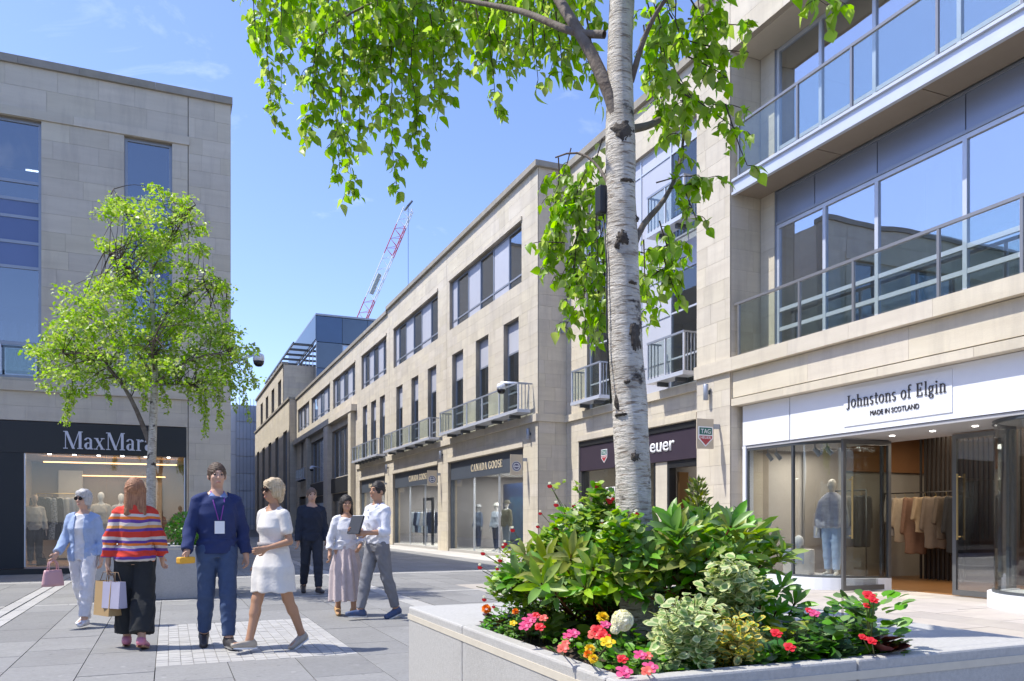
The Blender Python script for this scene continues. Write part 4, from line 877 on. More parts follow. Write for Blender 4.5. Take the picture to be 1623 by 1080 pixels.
class Crown:
    def __init__(s, rng): s.r = rng; s.p = []; s.d = []; s.n = []; s.s = []; s.tw = MB()
    def leaf(s, p, out, size, droop=.8):
        r = s.r; d = np.array([0, 0, -droop]) + out * .75 + r.normal(0, .4, 3); s.p.append(p); s.d.append(d)
        s.n.append(np.array([-.35, .12, .75]) * .8 + out * .55 + r.normal(0, .5, 3)); s.s.append(size * r.uniform(.5, 1.25))
    def strand(s, pts, step=.03, size=.05, side=.16, r0=.004, dens=1., droop=.8):
        r = s.r; Ln = np.linalg.norm(np.diff(np.array([tuple(p) for p in pts]), axis=0), axis=1).sum(); n = max(4, int(Ln / .05))
        q = smooth_path(pts, n, 2); q[1:] += np.cumsum(r.normal(0, .006, (n - 1, 3)), 0); s.tw.tube(q, list(np.linspace(r0, .0012, n)), 4, False)
        m = max(2, int(Ln / step)); qq = resample(q, m); ang = r.uniform(0, 6.28)
        for i, p in enumerate(qq):
            ang += 2.4; o = np.array([math.cos(ang), math.sin(ang), 0.]); fr = i / m
            if r.random() > dens * min(1, .35 + 2 * fr): continue
            s.leaf(p + o * .012, o, size, droop)
            if r.random() < .55 and side > 0:
                l = side * r.uniform(.35, 1) * (1.05 - .5 * fr); e = p + o * l * .7 + np.array([0, 0, -l * r.uniform(.2, .8)]); k = max(2, int(l / (step * .9)))
                tw = smooth_path([p, p + o * l * .45, e], k + 2, 1); s.tw.tube(tw, [.0016] * (k + 1) + [.0008], 3, False)
                for j in range(1, k + 2):
                    a2 = r.uniform(0, 6.28); s.leaf(tw[j] + np.array([0, 0, -.004]), np.array([math.cos(a2), math.sin(a2), 0]), size, droop)
    def build(s, tpl, mat, parent):
        leaf_mesh('crown', tpl, np.array(s.p), np.array(s.d), np.array(s.n), np.array(s.s), mat, parent); s.tw.build('branches', TWIG, parent, True)
# ---- the near birch
bt = empty('birch_tree', P(1012, 1010, 2.85).to_tuple()[:2] + (.82,), 'white barked birch growing from the flower planter, branches hanging across the sky', 'tree')
D0 = 2.85
cl_ = [(1014, 1010, 62), (1010, 900, 59), (1006, 815, 57), (1002, 720, 55), (998, 640, 55), (991, 560, 55), (988, 480, 52), (986, 400, 51), (984, 300, 47), (984, 215, 47), (982, 130, 41), (983, 60, 39), (985, 0, 40), (990, -120, 36), (985, -300, 30), (995, -550, 23), (985, -850, 15), (990, -1150, 6)]
path = [P(x, y, D0) for x, y, w in cl_]; rads = [w / 2 * D0 / FPX for x, y, w in cl_]
n = 150; q = smooth_path(path, n, 3); zz = np.array([p.z for p in path]); rr = np.interp(q[:, 2], zz, rads)
rg = np.random.default_rng(5); V = []; K = 20
for i in range(n):
    for a in range(K):
        an = 2 * math.pi * a / K; bmp = 1 + .025 * math.sin(3 * an + q[i, 2] * 5) + .02 * math.sin(q[i, 2] * 23 + an) + rg.normal(0, .008); V.append((q[i, 0] + math.cos(an) * rr[i] * bmp, q[i, 1] + math.sin(an) * rr[i] * bmp, q[i, 2]))
build_np('trunk', V, [(i * K + a, i * K + (a + 1) % K, (i + 1) * K + (a + 1) % K, (i + 1) * K + a) for i in range(n - 1) for a in range(K)], BARK, bt, True)
def knot(px, py, w, h, lip=.004):
    """dark cracked scar lying in the bark, its edge ragged"""
    p = P(px, py, D0); z0 = p.z; cen = lambda z: np.array([np.interp(z, q[:, 2], q[:, 0]), np.interp(z, q[:, 2], q[:, 1])]); c0 = cen(z0); lat = (px - CX) / FPX * D0 - ((c0[0] * CS - c0[1] * SN)); rad = np.interp(z0, q[:, 2], rr)
    base = math.atan2(-CS, -SN) + math.asin(max(-.95, min(.95, lat / rad))); rk = np.random.default_rng(px); nu, nv = 18, 14; V = []; Fk = []
    jag = rk.uniform(.6, 1.15, 24)
    for i_ in range(nu):
        for j_ in range(nv):
            u_, v_ = 2 * i_ / (nu - 1) - 1, 2 * j_ / (nv - 1) - 1; z = z0 + v_ * h; ce = cen(z); R_ = np.interp(z, q[:, 2], rr) * 1.02; an = base + u_ * w / rad; rho = math.hypot(u_, v_) / jag[int((math.atan2(v_, u_) + math.pi) / 6.2832 * 23.9)]
            o_ = R_ + (lip * (1 - rho) * 2 + rk.normal(0, .0012) if rho < 1 else -.006); V.append((ce[0] + math.cos(an) * o_, ce[1] + math.sin(an) * o_, z))
    for i_ in range(nu - 1):
        for j_ in range(nv - 1): Fk.append((i_ * nv + j_, (i_ + 1) * nv + j_, (i_ + 1) * nv + j_ + 1, i_ * nv + j_ + 1))
    build_np('bark_scar', V, Fk, SCAR, bt, True)
knot(985, 218, .05, .042); knot(1004, 540, .030, .050); knot(984, 385, .024, .028); knot(1002, 726, .020, .024); knot(975, 395, .012, .02); knot(975, 640, .012, .03); knot(1010, 350, .02, .012); knot(990, 610, .014, .010); knot(992, 295, .03, .008); knot(1000, 455, .02, .007); knot(980, 660, .03, .007)
C = Crown(np.random.default_rng(11))
LIMB = MB()
def limb(pts, r0, r1, n=18): 
    q = smooth_path(pts, n, 2); LIMB.tube(q, list(np.linspace(r0, r1, n)), 8, False); return q
# limbs: points given as (px, py, depth)
def PP(l): return [P(*a) for a in l]
l1 = limb(PP([(988, 225, 2.83), (976, 170, 2.82), (950, 110, 2.85), (925, 60, 2.9), (890, 10, 3.0), (860, -50, 3.15), (800, -90, 3.4), (700, -110, 3.7), (600, -90, 3.95), (520, -60, 4.1), (430, -40, 4.2)]), .024, .006, 34)
l1b = limb(PP([(958, 55, 2.86), (920, 58, 2.9), (880, 40, 3.0), (830, 18, 3.15), (760, 5, 3.35), (680, -10, 3.55), (600, 0, 3.7), (545, 25, 3.8), (505, 60, 3.85)]), .015, .004, 26)
l2 = limb(PP([(1000, 205, 2.9), (1030, 200, 2.95), (1045, 190, 3.0)]), .016, .011, 6)
l3 = limb(PP([(1000, 130, 2.85), (1020, 60, 2.8), (1045, 10, 2.75), (1080, -30, 2.7), (1130, -60, 2.65)]), .012, .004, 14)
l4 = limb(PP([(1005, 390, 2.9), (1018, 352, 2.93), (1042, 335, 2.98), (1070, 290, 3.0), (1085, 230, 3.05), (1078, 170, 3.1)]), .013, .003, 14)
l5 = limb(PP([(975, 330, 2.92), (965, 290, 2.98), (940, 250, 3.05), (905, 235, 3.1), (880, 250, 3.12)]), .008, .003, 10)
l6 = limb(PP([(1015, -140, 2.85), (1060, -200, 2.8), (1120, -230, 2.7), (1180, -200, 2.6)]), .012, .004, 12)
l7 = limb(PP([(985, -250, 2.85), (930, -330, 3.1), (830, -380, 3.5), (720, -370, 3.9), (600, -330, 4.3)]), .013, .004, 18)
l8 = limb(PP([(990, -480, 2.85), (1080, -600, 2.9), (1180, -650, 3.1), (1260, -620, 3.3)]), .011, .004, 14)
l9 = limb(PP([(985, -650, 2.85), (900, -760, 2.9), (800, -800, 3.2), (720, -780, 3.4)]), .010, .004, 14)
LIMB.build('limb', M('limb_bark', (.12, .09, .07), .85, .16, 14, .6, 60, col2=(.23, .2, .17)), bt, True)
r = C.r
# hanging sprays seen against the sky: (px top, py top, px bottom, py bottom, depth)
hang = [(415, -60, 418, 95, 4.3), (432, -60, 440, 190, 4.2), (455, -50, 452, 150, 4.25), (470, -60, 474, 30, 4.1), (490, -40, 487, 25, 4.0), (505, 55, 492, 225, 3.85), (520, 20, 500, 215, 3.9), (530, -30, 533, 290, 3.9), (548, 20, 560, 325, 3.8), (558, -20, 568, 250, 4.0), (575, -20, 583, 130, 3.85),
        (600, -30, 590, 120, 3.75), (610, -20, 612, 200, 3.8), (622, -10, 648, 300, 3.7), (640, -20, 632, 180, 3.9), (650, -30, 655, 240, 3.75), (668, -20, 672, 225, 3.85), (685, -20, 690, 150, 3.6), (700, -30, 698, 195, 3.7), (715, -30, 722, 90, 3.55), (735, -30, 730, 110, 3.6), (752, -20, 760, 100, 3.5),
        (770, -20, 782, 182, 3.45), (765, -10, 795, 105, 3.5), (790, -30, 800, 70, 3.4), (820, -30, 815, 40, 3.3), (835, -20, 855, 110, 3.15), (860, -30, 870, 80, 3.05), (880, 0, 895, 125, 3.0), (905, 30, 930, 100, 2.95), (870, -40, 905, 60, 3.1), (930, 30, 945, 140, 3.0), (935, -40, 940, 30, 3.0), (915, -40, 920, 20, 3.05)]
for a, b_, c, d_, z in [(q[0], q[1], q[2], q[3], max(q[4], 3.25)) for q in hang]: C.strand([P(a, b_, z), P((a + c) / 2 + r.uniform(-8, 8), (b_ + d_) / 2, z - .02), P(c, d_, z + r.uniform(-.06, .06))], .021, .052, .17)
for k in range(32):      # fill along the top edge
    x = r.uniform(405, 900); C.strand([P(x, -70, 3.6), P(x + r.uniform(-15, 15), r.uniform(10, 75), 3.6 + r.uniform(-.15, .5))], .022, .052, .16)
right = [(1045, -30, 1070, 45, 2.9), (1060, 20, 1110, 110, 2.9), (1030, 100, 1050, 200, 3.05), (1065, 120, 1120, 200, 2.9), (1095, 0, 1140, 100, 2.85), (1025, 0, 1040, 90, 3.0), (1040, 10, 1060, 120, 2.85), (1070, -20, 1085, 80, 2.8), (1100, -40, 1120, 60, 2.75), (1130, -50, 1150, 50, 2.7), (1090, 30, 1190, 40, 2.75), (1075, 60, 1180, 85, 2.8), (1090, 90, 1150, 120, 2.85), (1060, 90, 1100, 160, 2.9), (1078, 160, 1190, 160, 2.85), (1085, 150, 1175, 215, 2.82), (1150, 165, 1188, 260, 2.8), (1050, 40, 1045, 150, 2.95), (1020, 40, 1030, 130, 2.95), (1080, 180, 1080, 260, 2.9),
         (1050, 130, 1062, 215, 3.0), (1035, 60, 1075, 60, 3.0), (1030, -20, 1050, 40, 2.9), (1040, 290, 1095, 285, 2.9), (1060, 300, 1145, 275, 2.85), (1075, 290, 1105, 350, 2.88), (1035, 400, 1085, 380, 3.0), (1045, 350, 1065, 430, 2.95), (1020, 380, 1035, 490, 3.0), (1025, 420, 1070, 440, 3.05), (1050, 400, 1075, 470, 3.0), (1015, 430, 1050, 500, 3.05), (1015, 400, 1060, 410, 3.1), (1010, 440, 1040, 480, 3.1), (1030, 440, 1088, 400, 3.0),
         (960, 290, 890, 320, 3.05), (940, 250, 905, 330, 3.05), (905, 235, 880, 330, 3.1), (885, 250, 890, 400, 3.1), (900, 300, 875, 395, 3.1), (895, 385, 835, 388, 3.05), (915, 300, 905, 440, 3.05), (930, 300, 925, 480, 3.05), (945, 330, 940, 470, 3.0), (955, 400, 950, 520, 3.0), (935, 400, 920, 540, 3.0), (950, 440, 942, 545, 3.0), (910, 420, 895, 490, 3.08), (925, 350, 890, 450, 3.08), (960, 350, 945, 430, 3.05), (880, 320, 868, 440, 3.1), (965, 250, 955, 330, 3.05), (955, 220, 935, 280, 3.08), (930, 460, 905, 515, 3.05), (945, 290, 960, 400, 3.1)]
for a, b_, c, d_, z in [(q[0], q[1], q[2], q[3], q[4] + (.2 if q[0] < 975 else .05)) for q in right]: C.strand([P(a, b_, z), P((a + c) / 2, (b_ + d_) / 2 - 6, z), P(c, d_, z + r.uniform(-.05, .05))], .018, .046, .13, .003)
# the crown above the picture
for lim, cnt, ln in ((l7[7:], 22, .9), (l8, 20, .8), (l9[5:], 12, .8), (l6, 8, .5), (l1[14:], 10, .35)):
    for k in range(cnt):
        p = lim[r.integers(len(lim) // 3, len(lim))]; e = p + np.array([r.normal(0, .22), r.normal(0, .22), -ln * r.uniform(.4, 1)]); C.strand([p, p + np.array([r.normal(0, .1), r.normal(0, .1), .03]), e], .035, .055, .18)
for k in range(9):      # unseen sprays added up left of the picture to dapple the trunk
    x = r.uniform(560, 790); y = r.uniform(-420, -190); C.strand([P(x, y, 2.88), P(x + r.uniform(-20, 20), y + 60, 2.88), P(x + r.uniform(-20, 20), y + r.uniform(90, 170), 2.88)], .03, .055, .12)
C.build(LEAF_B, BIRCH, bt)
# ---- small tree in the second planter
t2 = empty('birch_tree', (-.3, 15.0, .82), 'small leafy tree in front of the shaded corner block', 'tree')
D2 = 13.67; m = MB()
tr = smooth_path(PP([(240, 880, D2), (239, 790, D2), (240, 730, D2), (243, 660, D2), (246, 590, D2), (243, 520, D2), (240, 450, D2), (236, 380, D2), (225, 310, D2)]), 40, 2)
m.tube(tr, list(np.interp(tr[:, 2], [.8, 2.3, 4, 6.6], [.085, .075, .05, .012])), 10, False); m.build('trunk', BARK, t2, True)
m = MB(); br2 = []
for l, r0 in (([(238, 705, D2), (215, 645, D2 - .1), (190, 600, D2 - .2), (150, 560, D2 - .3), (100, 560, D2 - .3)], .045), ([(245, 600, D2), (215, 555, D2 + .4), (180, 520, D2 + .6), (130, 500, D2 + .7)], .028), ([(244, 610, D2), (280, 580, D2 - .2), (330, 560, D2 - .4), (375, 560, D2 - .4), (392, 575, D2 - .4)], .03), ([(243, 520, D2), (290, 470, D2 + .3), (335, 440, D2 + .5), (360, 450, D2 + .5)], .022), ([(240, 470, D2), (200, 420, D2 - .3), (165, 400, D2 - .4)], .018),
              ([(240, 430, D2), (270, 380, D2), (310, 325, D2)], .016), ([(238, 400, D2), (205, 350, D2 + .2), (180, 300, D2 + .2)], .014), ([(245, 590, D2), (240, 560, D2 - .6), (250, 520, D2 - 1.0)], .022), ([(245, 560, D2), (250, 520, D2 + .7), (240, 480, D2 + 1.0)], .022), ([(243, 610, D2), (300, 610, D2 - .4), (325, 620, D2 - .5)], .018)):
    q = smooth_path(PP(l), 12, 2); m.tube(q, list(np.linspace(r0, r0 * .3, 12)), 6, False); br2.append(q)
m.build('limb', MATS['limb_bark'], t2, True)
C2 = Crown(np.random.default_rng(21)); r = C2.r
lobes = [(238, 318, 62, 26), (200, 345, 40, 38), (262, 350, 62, 40), (300, 335, 28, 18), (180, 388, 30, 16), (235, 400, 62, 42), (285, 410, 45, 34), (200, 430, 40, 28), (165, 475, 52, 30), (130, 470, 30, 26), (235, 480, 85, 48), (310, 470, 52, 40), (340, 455, 26, 26), (140, 530, 70, 40), (90, 560, 42, 40), (200, 545, 90, 45), (280, 545, 80, 46), (335, 545, 45, 45), (120, 590, 62, 34), (75, 585, 22, 30), (185, 590, 70, 26), (260, 595, 60, 26), (320, 590, 52, 30), (370, 590, 32, 28), (388, 598, 22, 26), (378, 560, 26, 22), (355, 520, 26, 24), (105, 530, 20, 40)]
for (px, py, rx, ry) in lobes:
    for i in range(max(3, int(rx * ry / 105))):
        u_, v_ = r.uniform(0, 2 * math.pi), r.random() ** .5; dz = r.normal(0, .5); s_ = P(px + math.cos(u_) * rx * v_, py + math.sin(u_) * ry * v_, D2 + dz); cr_ = r.uniform(.09, .2); nl = int(24 + 130 * cr_)
        lim = br2[int(np.argmin([np.linalg.norm(q_[-1] - np.array(s_)) for q_ in br2]))]; k_ = lim[r.integers(4, 12)]
        if np.linalg.norm(k_ - np.array(s_)) < 1.1: C2.tw.tube(smooth_path([k_, (k_ + np.array(s_)) / 2 + np.array([0, 0, .08]), np.array(s_)], 6, 1), [.009, .008, .006, .005, .004, .003], 4, False)
        for j in range(nl):
            v3 = unit(r.normal(0, 1, 3)) * r.random() ** .4 * cr_ * np.array([1.25, 1.25, .8]); a2 = r.uniform(0, 6.28); C2.leaf(np.array(s_) + v3, np.array([math.cos(a2), math.sin(a2), .1]) + v3 * 2, .074, .4)
for a, b_, c, d_ in ((322, 600, 326, 700), (315, 590, 318, 660), (350, 590, 352, 680), (380, 600, 392, 665), (395, 590, 405, 620), (365, 600, 372, 650), (110, 610, 102, 680), (118, 600, 110, 650), (165, 600, 168, 640), (228, 610, 228, 655), (258, 605, 262, 660), (300, 600, 305, 650), (360, 470, 352, 500), (385, 570, 398, 600), (335, 590, 340, 640)):
    for k in range(3): C2.strand([P(a + r.uniform(-7, 7), b_, D2 + r.normal(0, .2)), P(c + r.uniform(-6, 6), d_ - r.uniform(0, 20), D2 + r.normal(0, .2))], .035, .06, .16)
C2.build(LEAF_S, BIRCH2, t2)
for q in br2: pass

# ================================================================== plants in the near planter
GRN = M('glossy_leaf', (.15, .34, .028), .40, .12, 14, rand=.2, trans=.22, col2=(.08, .20, .022)); YGR = M('young_leaf', (.34, .50, .045), .42, .12, 14, rand=.15, trans=.35, col2=(.13, .22, .03)); BRZ = M('bronze_leaf', (.34, .40, .05), .42, .14, 12, rand=.15, trans=.3, col2=(.15, .16, .03))
STEM = M('plant_stem', (.13, .14, .04), .6, .1, 20); STEMR = M('red_stem', (.22, .07, .03), .6, .1, 20)
SZ = .835
def soil_at(px, py): return G(px, py, SZ)
class Plant:
    def __init__(s, name, label, cat, base, seed, group=None):
        if base[1] < 5: base = (min(max(base[0], 1.16), 2.15), min(max(base[1], 1.9), 2.97))
        s.o = empty(name, (base[0], base[1], SZ), label, cat, group); s.r = np.random.default_rng(seed); s.base = np.array([base[0], base[1], SZ - .02]); s.p, s.d, s.n, s.s, s.m = [], [], [], [], []; s.st = MB()
    def leaf(s, p, d, n, size, mi=0): s.p.append(np.array(p)); s.d.append(np.array(d)); s.n.append(np.array(n)); s.s.append(size); s.m.append(mi)
    def stem(s, pts, r0, r1): q = smooth_path(pts, 7, 1); s.st.tube(q, list(np.linspace(r0, r1, 7)), 5, False); return q
    def rosette(s, tip, axis, k, size, lift, mi=0):
        r = s.r; ax_ = unit(np.array(axis, dtype=float)); e1 = unit(np.cross(ax_, [.3, .8, .1])); e2 = np.cross(ax_, e1); a = r.uniform(0, 6.28)
        for i in range(k):
            a += 2.4; o = e1 * math.cos(a) + e2 * math.sin(a); li = lift * r.uniform(.5, 1.3) * (1 - .5 * (k - i) / k) + .1
            s.leaf(np.array(tip) + o * .006 - ax_ * .004 * (k - i), o + ax_ * li, ax_ - o * li * .6 + r.normal(0, .12, 3), size * r.uniform(.75, 1.15) * (1 - .25 * i / k), mi if r.random() < .8 else 0)
    def finish(s, tpl, mats, stem=None):
        leaf_mesh('foliage', tpl, s.p, s.d, s.n, s.s, mats, s.o, s.m)
        if s.st.v: tag(s.st.build('stems', stem or STEM, s.o, True), kind='stuff')
def shrub(name, label, base, tips, seed, size=.115, rim=None):
    p = Plant(name, label, 'shrub', base, seed); r = p.r
    for (px, py, d, mi) in [(q[0], q[1], max(q[2], 2.68), q[3]) for q in tips]:
        t = np.array(P(px, py, d)); b_ = p.base + np.array([r.normal(0, .08), r.normal(0, .08), 0]); t[2] = max(t[2], SZ + .03)
        md = b_ * .45 + t * .55 + np.array([0, 0, -.02]); q = p.stem([b_, md, t], .005, .003); ax_ = t - q[-3] + np.array([0, 0, .05])
        p.rosette(t, ax_, int(r.integers(8, 13)), size * r.uniform(.8, 1.1), 2.0, mi)
        for f in (.55, .68, .8, .9):
            c = q[min(6, int(f * 6))]; a = r.uniform(0, 6.28); o = np.array([math.cos(a), math.sin(a), .25]); p.leaf(c, o, np.array([0, 0, 1]) + r.normal(0, .2, 3), size * r.uniform(.7, 1), 0)
    p.finish(LEAF_L, [GRN, YGR, BRZ], STEMR); return p
rs = np.random.default_rng(77)
def fill(cx, cy, rx, ry, n, d0, d1, w=(.45, .4, .15)):
    o = []
    for i in range(n):
        a, q = rs.uniform(0, 6.28), rs.random() ** .6; o.append((cx + math.cos(a) * rx * q, cy + math.sin(a) * ry * q, rs.uniform(d0, d1), int(rs.choice(3, p=w))))
    return o
tl = [(832, 878, 2.95, 2), (866, 892, 2.8, 2), (862, 866, 3.0, 1), (905, 880, 2.75, 2), (940, 900, 2.7, 1), (935, 870, 2.95, 2), (975, 905, 2.6, 2), (978, 925, 2.55, 1), (900, 905, 2.75, 1), (858, 925, 2.65, 1), (925, 930, 2.55, 1), (880, 940, 2.6, 0), (848, 905, 2.85, 2)] + fill(905, 905, 90, 42, 34, 2.75, 3.1)
shrub('evergreen_shrub', 'broad leaved shrub with bronze tips, low in front of the birch trunk', soil_at(915, 985), tl, 31, .105)
tr_ = [(1046, 842, 2.85, 1), (1060, 825, 2.95, 1), (1082, 830, 2.9, 2), (1100, 828, 2.95, 0), (1040, 870, 2.75, 2), (1075, 852, 2.75, 2), (1105, 850, 2.8, 1), (1125, 845, 2.9, 2), (1148, 832, 2.95, 2), (1135, 862, 2.75, 1), (1160, 852, 2.9, 1), (1185, 838, 2.95, 0), (1192, 848, 2.85, 1), (1222, 872, 2.85, 2), (1240, 880, 2.8, 1), (1050, 895, 2.6, 1), (1085, 885, 2.6, 2), (1120, 885, 2.6, 1), (1150, 885, 2.65, 0), (1170, 878, 2.7, 1), (1032, 905, 2.6, 2), (1200, 880, 2.8, 1)] + fill(1120, 880, 95, 50, 44, 2.65, 3.05)
shrub('evergreen_shrub', 'tall glossy leaved shrub below the gold conifer, in front of the shop window', soil_at(1110, 1000), tr_, 32, .115)
shrub('evergreen_shrub', 'dark glossy shrub at the foot of the tall one, beside the white display plinth', soil_at(1215, 1000), [(1190, 925, 2.75, 0), (1215, 940, 2.7, 0), (1240, 930, 2.75, 0), (1260, 955, 2.75, 0), (1170, 950, 2.6, 0), (1205, 960, 2.6, 0), (1145, 930, 2.6, 0), (1230, 970, 2.65, 0), (1120, 920, 2.6, 0), (1020, 940, 2.5, 0), (1050, 930, 2.5, 0)], 33, .09)
shrub('evergreen_shrub', 'light green shrub hugging the foot of the birch trunk', soil_at(1000, 985), [(985, 880, 2.7, 1), (1005, 865, 2.7, 1), (1025, 880, 2.68, 0), (1000, 905, 2.68, 1), (1018, 915, 2.68, 2), (975, 900, 2.7, 0), (1035, 900, 2.68, 1), (990, 930, 2.68, 0), (1010, 940, 2.68, 1), (965, 885, 2.72, 2)], 34, .09)
# thin stemmed sage with red and white lipped flowers
WPET = M('white_petal', (.86, .85, .83), .6, .02, 30, trans=.4); RPET = M('red_petal', (.70, .015, .03), .5, .06, 30, trans=.2); PPET = M('pink_petal', (.78, .10, .28), .5, .08, 30, trans=.25); OPET = M('orange_petal', (.85, .24, .01), .5, .08, 40, trans=.2); YPET = M('yellow_petal', (.85, .60, .02), .5, .08, 40, trans=.2); SPET = M('salmon_petal', (.80, .16, .12), .5, .06, 30, trans=.2)
PET = leaf_tpl([(0, 0), (.3, .3), (.7, .42), (.95, .25), (1, 0)], .15, .15)
FLM = {}
def flower_mesh(kind):
    if kind in FLM: return FLM[kind]
    r = np.random.default_rng(hash(kind) % 1000 if False else sum(map(ord, kind))); ps, ds, ns_, ss, mi = [], [], [], [], []
    typ, col = kind.split(':')
    mats = {'red': RPET, 'pink': PPET, 'white': WPET, 'orange': OPET, 'yellow': YPET, 'salmon': SPET}
    if typ == 'pom':          # packed dome of petals
        for ring in range(5):
            k = (4, 8, 11, 13, 13)[ring]; el = (80, 60, 38, 15, -5)[ring]
            for i in range(k):
                a = 2 * math.pi * (i + .5 * ring) / k + r.normal(0, .1); e = math.radians(el + r.normal(0, 6)); d = np.array([math.cos(a) * math.cos(e), math.sin(a) * math.cos(e), math.sin(e)]); ps.append(d * .35); ds.append(d + r.normal(0, .12, 3)); ns_.append(np.array([0, 0, 1]) - d * .2 + r.normal(0, .2, 3)); ss.append(.65 * r.uniform(.85, 1.15)); mi.append(0)
    elif typ == 'ball':       # ball of five-petalled florets
        for i in range(80):
            v = unit(r.normal(0, 1, 3)); v[2] = abs(v[2]) * .9 - .15; v = unit(v); e1 = unit(np.cross(v, [.2, .5, .7])); e2 = np.cross(v, e1)
            for k in range(5): a = 2 * math.pi * k / 5 + i; o = e1 * math.cos(a) + e2 * math.sin(a); ps.append(v * .78 + o * .01); ds.append(o + v * .35); ns_.append(v + r.normal(0, .1, 3)); ss.append(.5 * r.uniform(.8, 1.1)); mi.append(0)
    elif typ == 'flat':       # five broad petals, twice over
        for lay in range(2):
            for k in range(5): a = 2 * math.pi * k / 5 + lay * .6; o = np.array([math.cos(a), math.sin(a), .15 + .35 * lay]); ps.append(o * .04); ds.append(o); ns_.append(np.array([0, 0, 1.]) + r.normal(0, .15, 3)); ss.append((1, .6)[lay] * r.uniform(.85, 1.1)); mi.append(0)
    elif typ == 'lip':        # two lipped: white hood, red lip
        for k in range(3): o = np.array([math.sin(k - 1.) * .5, .5, .7]); ps.append(np.zeros(3)); ds.append(o); ns_.append([0, -1, .5]); ss.append(.75); mi.append(1)
        for k in range(4): a = (k - 1.5) * .55; ps.append(np.array([0, -.1, -.1])); ds.append([math.sin(a), -.5 * math.cos(a), -.6]); ns_.append([0, -1, .8]); ss.append(1.0); mi.append(0)
    V, T = PET; n = len(ps); y = unit(np.array(ds)); z = np.array(ns_, dtype=float); z = unit(z - y * (z * y).sum(1, keepdims=True)); x = np.cross(y, z); s_ = np.array(ss).reshape(-1, 1, 1)
    W_ = np.array(ps)[:, None, :] + s_ * (V[None, :, 0:1] * x[:, None, :] + V[None, :, 1:2] * y[:, None, :] + V[None, :, 2:3] * z[:, None, :])
    o = build_np('flower', W_.reshape(-1, 3), (T[None] + (np.arange(n) * len(V))[:, None, None]).reshape(-1, 3), [mats[col], WPET], None, True, False, np.repeat(mi, len(T)))
    me = o.data; bpy.data.objects.remove(o); FLM[kind] = me; return me
def flower(kind, parent, loc, size, tilt=None, name='flower'):
    o = bpy.data.objects.new(name, flower_mesh(kind)); COL.objects.link(o); o.location = loc; o.scale = (size,) * 3
    nrm = Vector(tilt or (-.25, -.55, .8)).normalized(); o.rotation_euler = nrm.to_track_quat('Z', 'Y').to_euler(); adopt(o, parent); return o
def sage(label, base, stems, flows, seed, extra=0):
    p = Plant('sage_plant', label, 'plant', base, seed); r = p.r
    for (px, py, d) in stems:
        t = np.array(P(px, py, d)); b_ = p.base + np.array([r.normal(0, .06), r.normal(0, .06), 0]); q = p.stem([b_, b_ * .4 + t * .6 + np.array([r.normal(0, .02), 0, .04]), t], .0035, .0015); qq = resample(q, 22)
        for i in range(3, 21):
            for sg in (0, math.pi):
                a = i * 1.57 + sg; o = np.array([math.cos(a), math.sin(a), .35]); p.leaf(qq[i], o, np.array([0, 0, 1]) + r.normal(0, .3, 3), .032 * r.uniform(.6, 1.2) * (1.15 - i / 24), int(r.random() < .5))
            if r.random() < .45:
                a = r.uniform(0, 6.28); e = qq[i] + np.array([math.cos(a) * .05, math.sin(a) * .05, .04]); p.st.tube([qq[i], e], .001, 3, False)
                for j in range(6): a2 = r.uniform(0, 6.28); p.leaf(qq[i] + (e - qq[i]) * (j / 5), [math.cos(a2), math.sin(a2), .4], np.array([0, 0, 1]) + r.normal(0, .3, 3), .026 * r.uniform(.6, 1.2), 1)
    for (px, py, d, rx_, rz_, n_) in (extra or []):      # the bushy body of small leaves
        ce = np.array(P(px, py, d))
        for i in range(n_):
            v = unit(r.normal(0, 1, 3)) * r.random() ** .4; q_ = ce + v * np.array([rx_, rx_ * .7, rz_]); a = r.uniform(0, 6.28); p.leaf(q_, [math.cos(a), math.sin(a), .5], np.array([-.3, -.3, .9]) + r.normal(0, .4, 3), .034 * r.uniform(.6, 1.2), int(r.random() < .5))
    for px, py, d, k in flows:
        c = P(px, py, d); q_ = p.stem([p.base, p.base * .4 + np.array(c) * .6 + np.array([0, 0, .03]), np.array(c)], .002, .001)
        for t_ in (3, 4, 5):
            for w_ in range(3): a = r.uniform(0, 6.28); p.leaf(q_[t_], [math.cos(a), math.sin(a), .5], np.array([0, 0, 1]) + r.normal(0, .3, 3), .026 * r.uniform(.6, 1.1), 1)
        flower('lip:red', p.o, c, .013 if k else .010, (-.4, -.3, .6))
    p.finish(LEAF_R, [GRN, YGR]); return p
